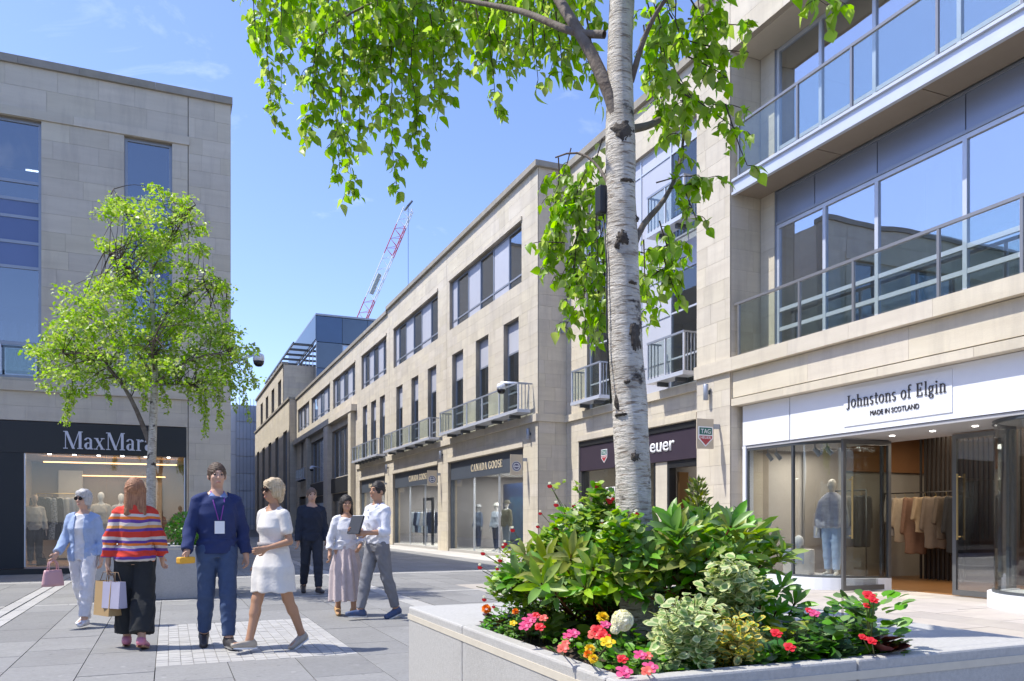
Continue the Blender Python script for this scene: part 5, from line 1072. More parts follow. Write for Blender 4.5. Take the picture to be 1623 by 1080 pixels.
sage('wiry sage with red and white flowers growing up beside the birch trunk', soil_at(935, 975), [(872, 768, 3.05), (895, 800, 3.0), (912, 770, 3.05), (925, 790, 3.0), (945, 770, 3.0), (958, 800, 2.95), (940, 820, 2.95), (968, 785, 2.95), (905, 830, 2.95), (925, 840, 2.9), (950, 845, 2.9), (975, 840, 2.9), (985, 860, 2.85), (885, 845, 3.0), (965, 865, 2.85), (1000, 850, 2.9), (940, 860, 2.85), (920, 860, 2.85), (1005, 870, 2.8), (1000, 830, 2.75), (1015, 845, 2.72), (990, 815, 2.75), (875, 860, 3.0), (900, 865, 2.95), (955, 825, 2.9), (930, 810, 2.95), (915, 815, 3.0), (975, 815, 2.9), (1020, 860, 2.7), (985, 840, 2.78)],
     [(871, 768, 3.05, 1), (881, 798, 3.0, 1), (856, 812, 3.0, 0), (875, 818, 3.0, 0), (910, 800, 3.0, 1), (921, 821, 2.95, 1), (966, 793, 2.95, 1), (970, 788, 2.95, 1), (945, 768, 3.0, 1), (954, 828, 2.9, 1), (980, 822, 2.85, 1), (1004, 782, 2.8, 1), (1008, 812, 2.75, 1), (881, 836, 2.95, 1), (852, 833, 3.0, 0), (899, 812, 3.0, 0), (963, 790, 2.95, 0), (1005, 815, 2.75, 0)], 41, [(930, 845, 2.98, .16, .10, 700), (985, 850, 2.72, .09, .09, 330), (880, 870, 3.02, .10, .07, 300), (955, 800, 3.0, .06, .08, 160)])
sage('straggling sage leaning out over the left rim of the planter', soil_at(822, 975), [(768, 880, 3.1), (790, 868, 3.1), (765, 905, 3.1), (785, 920, 3.05), (800, 900, 3.05), (810, 935, 3.0), (770, 940, 3.05), (795, 945, 3.0), (830, 940, 2.9), (755, 930, 3.1), (820, 910, 3.0)], [(765, 875, 3.1, 1), (760, 897, 3.1, 1), (792, 886, 3.1, 1), (800, 860, 3.1, 1), (812, 838, 3.1, 1), (782, 960, 3.0, 0), (767, 948, 3.05, 1), (788, 900, 3.05, 0), (797, 865, 3.1, 0)], 42, [(815, 930, 3.0, .10, .07, 350)])
# golden dwarf conifer
cf = Plant('dwarf_conifer', 'small golden conifer spire above the tall shrub', 'conifer', soil_at(1110, 990), 51); r = cf.r
tp = np.array(P(1106, 762, 3.0)); bs = np.array([tp[0], tp[1], SZ]); cf.st.tube([bs, tp], [.02, .004], 6, False)
for i in range(900):
    t = r.random() ** .8; c = bs + (tp - bs) * t; w = .062 * (1 - t) ** .55 + .012; a = r.uniform(0, 6.28); o = np.array([math.cos(a), math.sin(a), .9]); cf.leaf(c + np.array([math.cos(a), math.sin(a), 0]) * w * r.uniform(.6, 1), o + r.normal(0, .25, 3), np.array([math.cos(a), math.sin(a), .3]), .03 * r.uniform(.6, 1.2), int(r.random() < .6))
cf.finish(leaf_tpl([(0, 0), (.4, .2), (1, 0)], .2), [M('conifer_gold', (.48, .46, .07), .6, .1, 20, rand=.2), M('conifer_green', (.22, .29, .05), .6, .1, 20, rand=.2)])
# variegated mounds: each leaf has a cream margin round a green middle
CREAM = M('cream_margin', (.58, .62, .30), .5, .06, 20, rand=.08, trans=.25); GMID = M('grey_green_middle', (.24, .37, .12), .5, .1, 20, rand=.12, trans=.2); GOLD = M('gold_margin', (.70, .56, .10), .5, .06, 20, rand=.1, trans=.25)
def leaf_var():
    rows_ = [(0, .02), (.22, .28), (.5, .37), (.78, .27), (1, .03)]; V, T, mm = [], [], []
    for t, w in rows_:
        for k in (-1, -.56, 0, .5, 1): V.append((k * w, t, .22 * abs(k) * w - .1 * t * t + .02 * math.sin(9 * t + 3 * k)))
    for i_ in range(4):
        for k in range(4):
            q0 = i_ * 5 + k; T += [(q0, q0 + 1, q0 + 6), (q0, q0 + 6, q0 + 5)]; mm += [1 if (k in (1, 2) and i_ in (0, 1, 2)) else 0] * 2
    return np.array(V), np.array(T), np.array(mm)
LEAF_V = leaf_var()
def varieg(label, base, cx, cy, rx, ry, d0, d1, n, size, seed, cream):
    p = Plant('variegated_shrub', label, 'shrub', base, seed); r = p.r
    for i in range(n):
        a, q = r.uniform(0, 6.28), r.random() ** .5; px, py = cx + math.cos(a) * rx * q, cy + math.sin(a) * ry * q; d = d0 + (d1 - d0) * r.random(); t = np.array(P(px, py, d)); t[1] = max(t[1], 1.885); t[2] = max(t[2], SZ + .01); p.st.tube([p.base * .5 + t * .5 + np.array([0, 0, -.03]), t], .0015, 3, False)
        for j in range(7): a2 = j * 2.4 + i; o = np.array([math.cos(a2), math.sin(a2), .25]) + r.normal(0, .35, 3); p.leaf(t + o * .008 + np.array([0, 0, -.011 * j]) + r.normal(0, .006, 3), o, np.array([-.2, -.45, .8]) + r.normal(0, .45, 3), size * r.uniform(.6, 1.15))
    leaf_mesh('foliage', LEAF_V[:2], p.p, p.d, p.n, p.s, [cream, GMID], p.o, tmid=LEAF_V[2]); tag(p.st.build('stems', STEM, p.o), kind='stuff')
varieg('cream and green variegated shrub spilling towards the front rim', soil_at(1090, 1040), 1092, 992, 50, 48, 2.25, 2.62, 120, .036, 61, CREAM)
varieg('yellow edged variegated shrub beside the cream one', soil_at(1165, 1040), 1160, 1018, 48, 42, 2.3, 2.6, 110, .033, 62, GOLD)
varieg('pale variegated sprig rising in front of the tall glossy shrub', soil_at(1160, 1010), 1168, 915, 45, 32, 2.5, 2.65, 55, .038, 63, CREAM)
# ivy and ground leaves
IVY = leaf_tpl([(0, 0), (.05, .35), (.3, .5), (.42, .26), (.62, .3), (1, 0)], .1, .1)
def carpet(name, label, cat, base, cx, cy, rx, ry, n, size, seed, tpl, mats, hz=.05, w=None):
    p = Plant(name, label, cat, base, seed); r = p.r
    for i in range(n):
        a, q = r.uniform(0, 6.28), r.random() ** .55; c = G(cx + math.cos(a) * rx * q, cy + math.sin(a) * ry * q, SZ + .03); c.x = min(max(c.x, 1.15), 2.17); c.y = min(max(c.y, 1.885), 2.98); z = SZ + .012 + hz * r.random() * (1.1 - q); a2 = r.uniform(0, 6.28); k = int(r.integers(len(mats)))
        p.leaf([c.x, c.y, z], [math.cos(a2), math.sin(a2), r.uniform(-.1, .6)], np.array([-.2, -.25, 1]) + r.normal(0, .35, 3), size * r.uniform(.6, 1.2), k)
        if i % 3 == 0: p.st.tube([(c.x, c.y, SZ - .02), (c.x, c.y, z)], .0012, 3, False)
    p.finish(tpl, mats); return p
IVG = M('ivy_leaf', (.11, .26, .03), .35, .1, 20, rand=.2, trans=.2); IVD = M('dark_leaf', (.04, .11, .018), .3, .1, 20, rand=.2, trans=.12)
carpet('ivy_plant', 'bright green ivy trailing along the front rim of the planter', 'plant', soil_at(1290, 1035), 1275, 1025, 105, 42, 640, .045, 71, IVY, [IVG, IVG, IVD], .13)
carpet('bedding_plant', 'dark leafed bedding under the white geranium', 'plant', soil_at(985, 1030), 990, 1018, 66, 38, 420, .036, 72, LEAF_R, [IVD, GRN], .09)
carpet('bedding_plant', 'dark leafy bedding by the right end of the planter', 'plant', soil_at(1345, 1040), 1335, 1022, 75, 30, 420, .050, 73, LEAF_R, [IVD, IVD, GRN], .17)
carpet('bedding_plant', 'small leaved green mound at the left corner of the planter', 'plant', soil_at(795, 985), 808, 980, 58, 26, 760, .026, 74, LEAF_R, [GRN, IVG], .13)
carpet('bedding_plant', 'dense green bedding behind the variegated shrubs', 'plant', soil_at(1240, 985), 1225, 975, 90, 26, 420, .042, 75, LEAF_R, [IVG, GRN, IVD], .17)
carpet('bedding_plant', 'soft green bedding between the pink begonias and the geranium', 'plant', soil_at(905, 1000), 900, 990, 60, 22, 260, .03, 76, LEAF_R, [GRN, IVG], .06)
carpet('bedding_plant', 'bright green bedding under the broad leaved shrubs', 'plant', soil_at(930, 975), 935, 975, 90, 22, 420, .038, 78, LEAF_R, [GRN, IVG, YGR], .12)
carpet('bedding_plant', 'grey green bedding in front of the variegated shrubs', 'plant', soil_at(1060, 1055), 1050, 1048, 60, 20, 260, .03, 77, LEAF_R, [GRN, IVD, IVG], .05)
def bloom(name, label, base, leafm, fl, seed, size=.05, n=16, spread=.05, h=.05, tpl=None):
    """low flowering plant: leaves round the base, flowers (px, py, d, kind, size)"""
    p = Plant(name, label, 'flower', base, seed); r = p.r
    for i in range(n):
        a = r.uniform(0, 6.28); q = r.random(); c = p.base + np.array([math.cos(a) * spread * q, math.sin(a) * spread * q, .02 + h * r.random()]); p.leaf(c, [math.cos(a), math.sin(a), .5], np.array([-.1, -.2, 1]) + r.normal(0, .25, 3), size * r.uniform(.7, 1.2))
    for px, py, d, kind, sz in fl:
        c = P(px, py, d); c.z = max(c.z, SZ + .02); p.st.tube([p.base, (c.x, c.y, c.z - sz * .3)], .002, 4, False); flower(kind, p.o, c, sz * .78)
    p.finish(tpl or LEAF_R, [leafm])
RDL = M('red_leaf', (.10, .018, .016), .35, .12, 15, rand=.15, trans=.1)
bloom('red_leaf_plant', 'dark red leaved plant at the left tip of the planter', soil_at(757, 990), RDL, [], 81, .06, 14, .04, .06)
bloom('marigold', 'orange marigold at the left corner of the planter', soil_at(770, 985), GRN, [(771, 966, 2.98, 'pom:orange', .024)], 82, .03)
bloom('marigold', 'small orange and yellow marigolds left of the pink begonia', soil_at(813, 998), GRN, [(817, 970, 2.8, 'pom:orange', .016), (813, 988, 2.75, 'flat:yellow', .018)], 83, .03)
bloom('begonia', 'pink begonia with a hot pink flower cluster', soil_at(838, 1005), GRN, [(838, 985, 2.62, 'flat:pink', .030), (832, 993, 2.6, 'flat:pink', .026), (845, 978, 2.65, 'flat:pink', .026)], 84, .05)
bloom('begonia', 'red begonia with round green and bronze leaves', soil_at(862, 1012), YGR, [(856, 994, 2.5, 'flat:red', .024), (862, 980, 2.55, 'flat:salmon', .02), (850, 975, 2.6, 'flat:red', .018)], 85, .075, 18, .06, .07)
bloom('busy_lizzie', 'pink flower alone in bare soil right of the begonias', soil_at(908, 1022), GRN, [(909, 1004, 2.42, 'flat:pink', .026), (900, 1008, 2.42, 'flat:pink', .02)], 86, .03)
bloom('busy_lizzie', 'salmon flower low by the left rim', soil_at(893, 1035), GRN, [(893, 1028, 2.3, 'flat:salmon', .024), (897, 1020, 2.35, 'flat:salmon', .018)], 87, .035)
bloom('marigold', 'lemon yellow marigold beside the white geranium', soil_at(955, 1010), GRN, [(955, 980, 2.5, 'pom:yellow', .026)], 88, .03)
bloom('geranium', 'white geranium ball in the middle of the planter', soil_at(985, 1015), IVG, [(986, 984, 2.28, 'ball:white', .040), (975, 998, 2.27, 'ball:white', .018)], 89, .05)
bloom('begonia', 'red begonia cluster below the lemon marigold', soil_at(950, 1025), YGR, [(948, 1000, 2.36, 'flat:red', .032), (957, 1008, 2.33, 'flat:red', .028), (942, 1006, 2.35, 'flat:salmon', .026), (960, 990, 2.4, 'flat:pink', .022)], 90, .06)
bloom('marigold', 'yellow flowers on a drooping stem by the left rim', soil_at(936, 1048), GRN, [(935, 1030, 2.22, 'pom:yellow', .02), (940, 1045, 2.18, 'pom:yellow', .018), (932, 1038, 2.2, 'pom:orange', .016), (962, 1018, 2.28, 'flat:yellow', .03)], 91, .03)
bloom('busy_lizzie', 'pink flowers at the front corner of the planter', soil_at(995, 1070), GRN, [(990, 1065, 2.13, 'flat:pink', .03), (987, 1045, 2.2, 'flat:red', .022)], 92, .03)
bloom('busy_lizzie', 'rose flowers just behind the front corner', soil_at(1025, 1062), GRN, [(1031, 1058, 2.12, 'flat:pink', .028), (1026, 1064, 2.1, 'flat:salmon', .022), (1015, 1038, 2.2, 'flat:pink', .024), (1027, 1040, 2.2, 'flat:salmon', .02)], 93, .03)
bloom('begonia', 'pair of red begonias among the ivy by the front rim', soil_at(1238, 1045), BRZ, [(1231, 1004, 2.32, 'flat:red', .024), (1252, 1026, 2.27, 'flat:red', .024)], 94, .07, 16, .06, .1)
bloom('geranium', 'red geranium standing up at the right end of the planter', soil_at(1378, 1042), GRN, [(1378, 944, 2.5, 'flat:red', .028), (1385, 951, 2.48, 'flat:red', .022), (1374, 960, 2.5, 'flat:red', .016)], 95, .05, 110, .10, .2)
bloom('red_leaf_plant', 'dark red leaved begonia at the right end of the planter', soil_at(1405, 1048), RDL, [(1382, 1016, 2.42, 'flat:red', .022), (1368, 1010, 2.45, 'flat:red', .018)], 96, .075, 18, .06, .06)
bloom('busy_lizzie', 'crimson flower in the dark bedding towards the shop', soil_at(1292, 1020), IVD, [(1291, 972, 2.55, 'flat:pink', .024), (1283, 968, 2.58, 'flat:red', .018)], 97, .04)
# shrub in the second planter
sh = Plant('round_shrub', 'bright green shrub in the far planter, between the striped jumper and the navy jumper', 'shrub', (.35, 14.6), 98); r = sh.r
for i in range(1400):
    v = unit(r.normal(0, 1, 3)); c = np.array([.30, 14.6, 1.12]) + v * np.array([.34, .34, .30]) * r.random() ** .3; sh.leaf(c, v + r.normal(0, .4, 3), v + r.normal(0, .4, 3) + np.array([0, 0, .4]), .05 * r.uniform(.6, 1.2))
sh.st.tube([(.30, 14.6, .8), (.30, 14.6, 1.2)], .02, 6, False); sh.finish(LEAF_R, [M('lime_leaf', (.12, .34, .03), .4, .1, 10, rand=.2, trans=.3)])
# ================================================================== figures
class SDF:
    """signed distance on a grid; shapes are blended into it, then skinned as one surface"""
    def __init__(s, lo, hi, h):
        s.lo = np.array(lo, dtype=float); s.h = h; s.n = np.ceil((np.array(hi) - s.lo) / h).astype(int) + 1; s.v = np.full(s.n, 1., dtype=np.float32)
    def _sl(s, a, b):
        i0 = np.maximum(0, np.floor((a - s.lo) / s.h).astype(int)); i1 = np.minimum(s.n, np.ceil((b - s.lo) / s.h).astype(int) + 1)
        if (i1 <= i0).any(): return None, None
        g = np.meshgrid(*[s.lo[k] + s.h * np.arange(i0[k], i1[k]) for k in range(3)], indexing='ij'); return tuple(slice(i0[k], i1[k]) for k in range(3)), g
    def _put(s, sl, d, k):
        a = s.v[sl]
        if k > 0: hh = np.clip(.5 + .5 * (a - d) / k, 0, 1); s.v[sl] = a * (1 - hh) + d * hh - k * hh * (1 - hh)
        else: s.v[sl] = np.minimum(a, d)
    def cone(s, p0, p1, r0, r1, k=.02, flat=1.):
        p0, p1 = np.array(p0, dtype=float), np.array(p1, dtype=float); m = max(r0, r1) + k + 3 * s.h; sl, g = s._sl(np.minimum(p0, p1) - m, np.maximum(p0, p1) + m)
        if sl is None: return
        d = p1 - p0; L2 = d @ d + 1e-9; q = [g[i] - p0[i] for i in range(3)]; t = np.clip((q[0] * d[0] + q[1] * d[1] + q[2] * d[2]) / L2, 0, 1)
        s._put(sl, np.sqrt((q[0] - t * d[0]) ** 2 + ((q[1] - t * d[1]) / flat) ** 2 + (q[2] - t * d[2]) ** 2) - (r0 + (r1 - r0) * t), k)
    def ell(s, c, r, k=.02, neg=False):
        c, r = np.array(c, dtype=float), np.array(r, dtype=float); sl, g = s._sl(c - r - k - 3 * s.h, c + r + k + 3 * s.h)
        if sl is None: return
        d = (np.sqrt(sum(((g[i] - c[i]) / r[i]) ** 2 for i in range(3))) - 1) * r.min()
        if neg: s.v[sl] = np.maximum(s.v[sl], -d)
        else: s._put(sl, d, k)
    def prof(s, zs, rx, ry, cy, k=.02):
        """stack of ellipses along z"""
        sl, g = s._sl(np.array([-.6, -.6, zs[0]]), np.array([.6, .6, zs[-1]])); z = g[2]; a = np.interp(z, zs, rx); b = np.interp(z, zs, ry); c = np.interp(z, zs, cy)
        d = (np.sqrt((g[0] / a) ** 2 + ((g[1] - c) / b) ** 2) - 1) * np.minimum(a, b); d = np.maximum(d, np.maximum(z - zs[-1], zs[0] - z)); s._put(sl, d, k)
    def full(s): return np.meshgrid(*[s.lo[k] + s.h * np.arange(s.n[k]) for k in range(3)], indexing='ij')
    def keep(s, f): s.v = np.maximum(s.v, f(*s.full()).astype(np.float32))
    def wob(s, f): s.v = s.v + f(*s.full()).astype(np.float32)
    def mesh(s):
        v = s.v; v[0] = v[-1] = 1; v[:, 0] = v[:, -1] = 1; v[:, :, 0] = v[:, :, -1] = 1; i = v < 0
        c = np.zeros(np.array(v.shape) - 1, dtype=np.int8)
        for a in (0, 1):
            for b in (0, 1):
                for d in (0, 1): c += i[a:v.shape[0] - 1 + a, b:v.shape[1] - 1 + b, d:v.shape[2] - 1 + d]
        act = np.argwhere((c > 0) & (c < 8)); idx = np.full(c.shape, -1, dtype=np.int32); idx[tuple(act.T)] = np.arange(len(act))
        acc = np.zeros((len(act), 3)); cnt = np.zeros(len(act)); cor = {(a, b, d): v[act[:, 0] + a, act[:, 1] + b, act[:, 2] + d] for a in (0, 1) for b in (0, 1) for d in (0, 1)}
        for ax in range(3):
            for o in [(a, b) for a in (0, 1) for b in (0, 1)]:
                p = list(o); p.insert(ax, 0); q = list(o); q.insert(ax, 1); A, B = cor[tuple(p)], cor[tuple(q)]; x = (A < 0) != (B < 0); t = np.where(x, A / np.where(x, A - B, 1), 0)
                pt = np.tile(np.array(p, dtype=float), (len(act), 1)); pt[:, ax] += t; acc[x] += pt[x]; cnt[x] += 1
        V = (act + acc / cnt[:, None]) * s.h + s.lo; Fs = []
        for ax in range(3):
            a, b = [q for q in range(3) if q != ax]
            lo_ = [slice(None)] * 3; hi_ = [slice(None)] * 3; lo_[ax] = slice(0, -1); hi_[ax] = slice(1, None); x = i[tuple(lo_)] != i[tuple(hi_)]
            e = np.argwhere(x); e = e[(e[:, a] > 0) & (e[:, b] > 0) & (e[:, a] < v.shape[a] - 1) & (e[:, b] < v.shape[b] - 1)]
            if not len(e): continue
            def cell(da, db): q = e.copy(); q[:, a] -= da; q[:, b] -= db; return idx[tuple(q.T)]
            quad = np.stack([cell(1, 1), cell(0, 1), cell(0, 0), cell(1, 0)], 1); ins = i[tuple(e.T)]
            fl = ins if ax != 1 else ~ins; quad[~fl] = quad[~fl][:, ::-1]; Fs.append(quad)
        return V, np.concatenate(Fs)
def nrm(v): v = np.array(v, dtype=float); return v / np.linalg.norm(v)
SKIN = M('skin', (.60, .36, .25), .5, .05, 8); SKIN_T = M('skin_tan', (.46, .25, .15), .5, .05, 8); SKIN_P = M('mannequin_shell', (.70, .69, .68), .45, .02)
EYE_M = M('eye_dark', (.10, .075, .065), .2, 0); LIP = M('lip', (.42, .16, .13), .5, 0); LENS = M('sunglass_lens', (.012, .010, .012), .1, 0)
class Body:
    def __init__(s, name, label, cat, loc, rz, Ht, pose, fem=False, skin=SKIN, h=.0085, group=None, yaw=0, face=True, hands=True, bulk=1.):
        s.k = Ht / 1.75; s.h = h; s.fem = fem; s.skin = skin; s.bulk = bulk
        s.o = empty(name, loc, label, cat, group, rz=rz); s.o.scale = (s.k,) * 3
        J = {}; sh = .158 if fem else .172
        for sd, x in (('L', 1), ('R', -1)):
            a, kn = math.radians(pose.get(sd + 'th', 0)), math.radians(pose.get(sd + 'kn', 3)); hip = np.array([x * .09, 0, .93]); ab = pose.get(sd + 'ab', 0) * x
            kne = hip + .43 * np.array([ab * .5, -math.sin(a), -math.cos(a)]); an = kne + .42 * np.array([0, -math.sin(a - kn), -math.cos(a - kn)])
            J[sd + 'hip'], J[sd + 'knee'], J[sd + 'ank'] = hip, kne, an; pt = math.radians(pose.get(sd + 'ft', 0)); f = np.array([x * .12, -math.cos(pt), -math.sin(pt)])
            J[sd + 'heel'] = an + np.array([0, .045, -.055]); J[sd + 'toe'] = J[sd + 'heel'] + f * .215
            so = np.array([x * sh, .0, 1.40]); ua = nrm(pose.get(sd + 'ua', (x * .15, 0, -1))); fa = nrm(pose.get(sd + 'fa', (x * .08, -.2, -1)))
            J[sd + 'sho'], J[sd + 'elb'] = so, so + ua * .285; J[sd + 'wri'] = J[sd + 'elb'] + fa * .25; J[sd + 'hd'] = fa
        dz = min(min(J[a][2] for a in ('Lheel', 'Ltoe', 'Rheel', 'Rtoe')), 9) - .03
        for q in J: 
            if not q.endswith('hd'): J[q] = J[q] - np.array([0, 0, dz])
        s.J = J; s.dz = dz; s.lean = pose.get('lean', 0.); s.yaw = math.radians(yaw)
        s.body(face, hands)
    def T(s, p): p = np.array(p, dtype=float); return p + np.array([0, 0, -s.dz])
    def Hd(s, p):      # head point: turned about the neck
        p = np.array(p, dtype=float); c, n = math.cos(s.yaw), math.sin(s.yaw); return np.array([c * p[0] - n * p[1], n * p[0] + c * p[1], p[2] - s.dz])
    def torso(s, D, g):
        b = s.bulk
        if s.fem:
            zs = [.86, .93, .99, 1.08, 1.18, 1.27, 1.36, 1.44, 1.50]; rx = [.150, .172, .165, .132, .138, .148, .145, .085, .045]; ry = [.10, .118, .112, .095, .10, .118, .105, .08, .05]; cy = [.01, .015, .01, 0, -.005, -.015, 0, .005, .01]
        else:
            zs = [.86, .93, .99, 1.08, 1.18, 1.28, 1.38, 1.45, 1.51]; rx = [.145, .16, .155, .150, .158, .172, .162, .09, .05]; ry = [.10, .112, .108, .105, .112, .122, .112, .085, .05]; cy = [.01, .012, .01, -.005, -.008, -.008, .004, .01, .01]
        D.prof([z - s.dz for z in zs], [r * b + g for r in rx], [r * b + g for r in ry], cy, .03)
    def arm(s, D, sd, g, t0=0., t1=2., flare=0.):
        """t 0..1 upper arm, 1..2 forearm"""
        J = s.J; a, b, c = J[sd + 'sho'], J[sd + 'elb'], J[sd + 'wri']; f = .88 if s.fem else 1.
        x = 1 if sd == 'L' else -1; D.cone(np.array([x * .035, .012, 1.468 - s.dz]), a + np.array([-x * .01, 0, .006]), .034 * f + g * .6, .047 * f + g * .7, .035)
        e = a + (b - a) * min(1, t1); D.cone(a, e, .050 * f + g * .85, (.050 - .013 * min(1, t1)) * f + g + flare * (t1 <= 1), .02)
        if t1 > 1: q = b + (c - b) * (t1 - 1); D.cone(b, q, .041 * f + g, (.041 - .013 * (t1 - 1)) * f + g + flare, .015)
    def leg(s, D, sd, g, t1=2., flare=0.):
        J = s.J; a, b, c = J[sd + 'hip'], J[sd + 'knee'], J[sd + 'ank']; f = s.bulk
        D.cone(a, a + (b - a) * min(1, t1), .088 * f + g, .058 * f + g + flare * .5, .025)
        if t1 > 1:
            q = b + (c - b) * (t1 - 1); D.cone(b, b + (c - b) * .35 * (t1 - 1), .056 * f + g + flare * .5, .054 * f + g + flare * .7, .02); D.cone(b + (c - b) * .3 * (t1 - 1) + np.array([0, .01, 0]), q, .053 * f + g + flare * .7, .038 + g + flare, .02)
    def hand(s, D, sd):
        J = s.J; w, fa = J[sd + 'wri'], J[sd + 'hd']; x = 1 if sd == 'L' else -1; sid = nrm(np.cross(fa, [x * 1., .2, .1])); pal = nrm(np.cross(sid, fa)) * x * -1
        D.cone(w, w + fa * .03, .026, .028, .01); m = w + fa * .085
        for q in (-.022, 0, .022): D.cone(w + fa * .02 + sid * q * .7, m + sid * q, .017, .015, .012)
        for i, ln in enumerate((.062, .072, .068, .052)):
            b0 = m + sid * (-.031 + .0207 * i); b1 = b0 + nrm(fa + pal * .35) * ln * .5; b2 = b1 + nrm(fa * .5 + pal) * ln * .5; D.cone(b0 - fa * .01, b1, .0105, .0098, .003); D.cone(b1, b2, .0098, .0085, .003)
        t0 = w + fa * .03 - sid * .03; t1 = t0 + nrm(fa - sid * .9 + pal * .5) * .04; D.cone(t0, t1, .013, .011, .008); D.cone(t1, t1 + nrm(fa * .9 + pal * .5) * .03, .011, .009, .004)
    def head(s, D, face=True):
        Hd = s.Hd
        D.cone(s.T((0, .012, 1.45)), Hd((0, .005, 1.57)), .056 if not s.fem else .048, .052 if not s.fem else .045, .03)
        D.ell(Hd((0, .012, 1.668)), (.075, .092, .098), .02); D.ell(Hd((0, -.03, 1.615)), (.057, .062, .075), .03); D.ell(Hd((0, -.056, 1.567)), (.028, .026, .02), .02)
        if not face: return
        D.cone(Hd((0, -.088, 1.66)), Hd((0, -.108, 1.625)), .008, .013, .01); D.cone(Hd((-.034, -.078, 1.682)), Hd((.034, -.078, 1.682)), .012, .012, .012)
        for x in (-1, 1):
            D.ell(Hd((x * .032, -.095, 1.660)), (.017, .014, .012), 0, True); D.ell(Hd((x * .076, .012, 1.64)), (.013, .024, .032), .006); D.ell(Hd((x * .036, -.066, 1.63)), (.022, .022, .02), .015)
        D.ell(Hd((0, -.087, 1.588)), (.024, .014, .009), .008); D.ell(Hd((0, -.088, 1.578)), (.02, .013, .008), .006)
    def grid(s, lo, hi, h=None): return SDF(lo, hi, h or s.h)
    def box(s, m=.12):
        J = s.J; P_ = np.array([v for q, v in J.items() if not q.endswith('hd')]); lo = P_.min(0) - m; hi = P_.max(0) + m; lo[2] = -.03; hi[2] = 1.80 - s.dz; lo[1] = min(lo[1], -.24); hi[1] = max(hi[1], .24); lo[0] = min(lo[0], -.27); hi[0] = max(hi[0], .27); return lo, hi
    def put(s, name, D, mat, parent=None, smooth=True):
        V, Fc = D.mesh(); o = build_np(name, V, Fc, mat, None, smooth); o.parent = s.o; return o
    def body(s, face, hands):
        lo, hi = s.box(.16); D = s.grid(lo, hi); s.torso(D, 0)
        for sd in 'LR':
            s.arm(D, sd, 0); s.leg(D, sd, 0); J = s.J; D.cone(J[sd + 'ank'], J[sd + 'heel'] + np.array([0, 0, .005]), .036, .032, .02); D.cone(J[sd + 'heel'] + np.array([0, -.02, .004]), J[sd + 'toe'], .034, .024, .02)
            if hands: s.hand(D, sd)
            else: D.cone(J[sd + 'wri'], J[sd + 'wri'] + J[sd + 'hd'] * .15, .024, .016, .01)
        s.head(D, face); s.put('body', D, s.skin)
        if face:
            m = MB()
            for x in (-1, 1):
                c = s.Hd((x * .032, -.083, 1.660)); bb = bmesh.new(); bmesh.ops.create_icosphere(bb, subdivisions=2, radius=.0115); i0 = len(m.v); m.v += [tuple(Vector(c) + v.co) for v in bb.verts]; m.f += [tuple(i0 + v.index for v in f.verts) for f in bb.faces]; m.m += [0] * len(bb.faces); bb.free()
            o = m.build('eyes', EYE_M, None, True); o.parent = s.o
            m = MB(); m.tube([s.Hd((-.022, -.094, 1.5835)), s.Hd((-.008, -.1005, 1.585)), s.Hd((.008, -.1005, 1.585)), s.Hd((.022, -.094, 1.5835))], [.002, .0055, .0055, .002], 6); o = m.build('lips', LIP, None, True); o.parent = s.o
            for x in (-1, 1): m = MB(); m.tube([s.Hd((x * .018, -.0925, 1.683)), s.Hd((x * .034, -.091, 1.689)), s.Hd((x * .05, -.078, 1.683))], .0045, 5); o = m.build('eyebrow', M('brow', (.07, .045, .03), .8), None); o.parent = s.o
    # clothing ---------------------------------------------------------
    def top(s, mat, hem=.93, sleeve=2., g=.016, name='top', neck=1.475, flare=.0, fold=.004, openf=None):
        lo, hi = s.box(.14); lo[2] = hem - s.dz - .05; hi[2] = 1.56 - s.dz; zz = [J_[2] for q, J_ in s.J.items() if q[1:] in ('elb', 'wri')]; lo[2] = min(lo[2], min(zz) - .06) if sleeve > 1 else lo[2]
        D = s.grid(lo, hi); s.torso(D, g); hz = hem - s.dz; D.keep(lambda x, y, z: hz - z)
        if flare: D.prof([hz, hz + .12], [.17 + flare, .15 + g], [.12 + flare, .105 + g], [.01, 0], .03)
        for sd in 'LR': s.arm(D, sd, g * .9, 0, sleeve, .006)
        nz = neck - s.dz; D.keep(lambda x, y, z: np.where((np.abs(x) < .09) & (z > nz - .08), z - (nz + .25 * (y + .0)), -1.))
        if sleeve < 2:
            for sd in 'LR':
                J = s.J; a, b = (J[sd + 'sho'], J[sd + 'elb']) if sleeve <= 1 else (J[sd + 'elb'], J[sd + 'wri']); t = sleeve if sleeve <= 1 else sleeve - 1; c = a + (b - a) * t; d = nrm(b - a); x_ = 1 if sd == 'L' else -1
                D.keep(lambda x, y, z, c=c, d=d, x_=x_: np.where(np.sqrt((x - c[0]) ** 2 + (y - c[1]) ** 2 + (z - c[2]) ** 2) < .1, (x - c[0]) * d[0] + (y - c[1]) * d[1] + (z - c[2]) * d[2], -1.))
        if fold: D.wob(lambda x, y, z: fold * (np.abs(np.sin(17 * z + 11 * x + 2.5 * np.sin(13 * y + 7 * x))) * 1.5 - .8 + np.abs(np.sin(21 * x - 12 * z + 9 * y + 2 * np.sin(15 * z))) * 1.3 - .7))
        if openf: D.keep(openf)
        return s.put(name, D, mat)
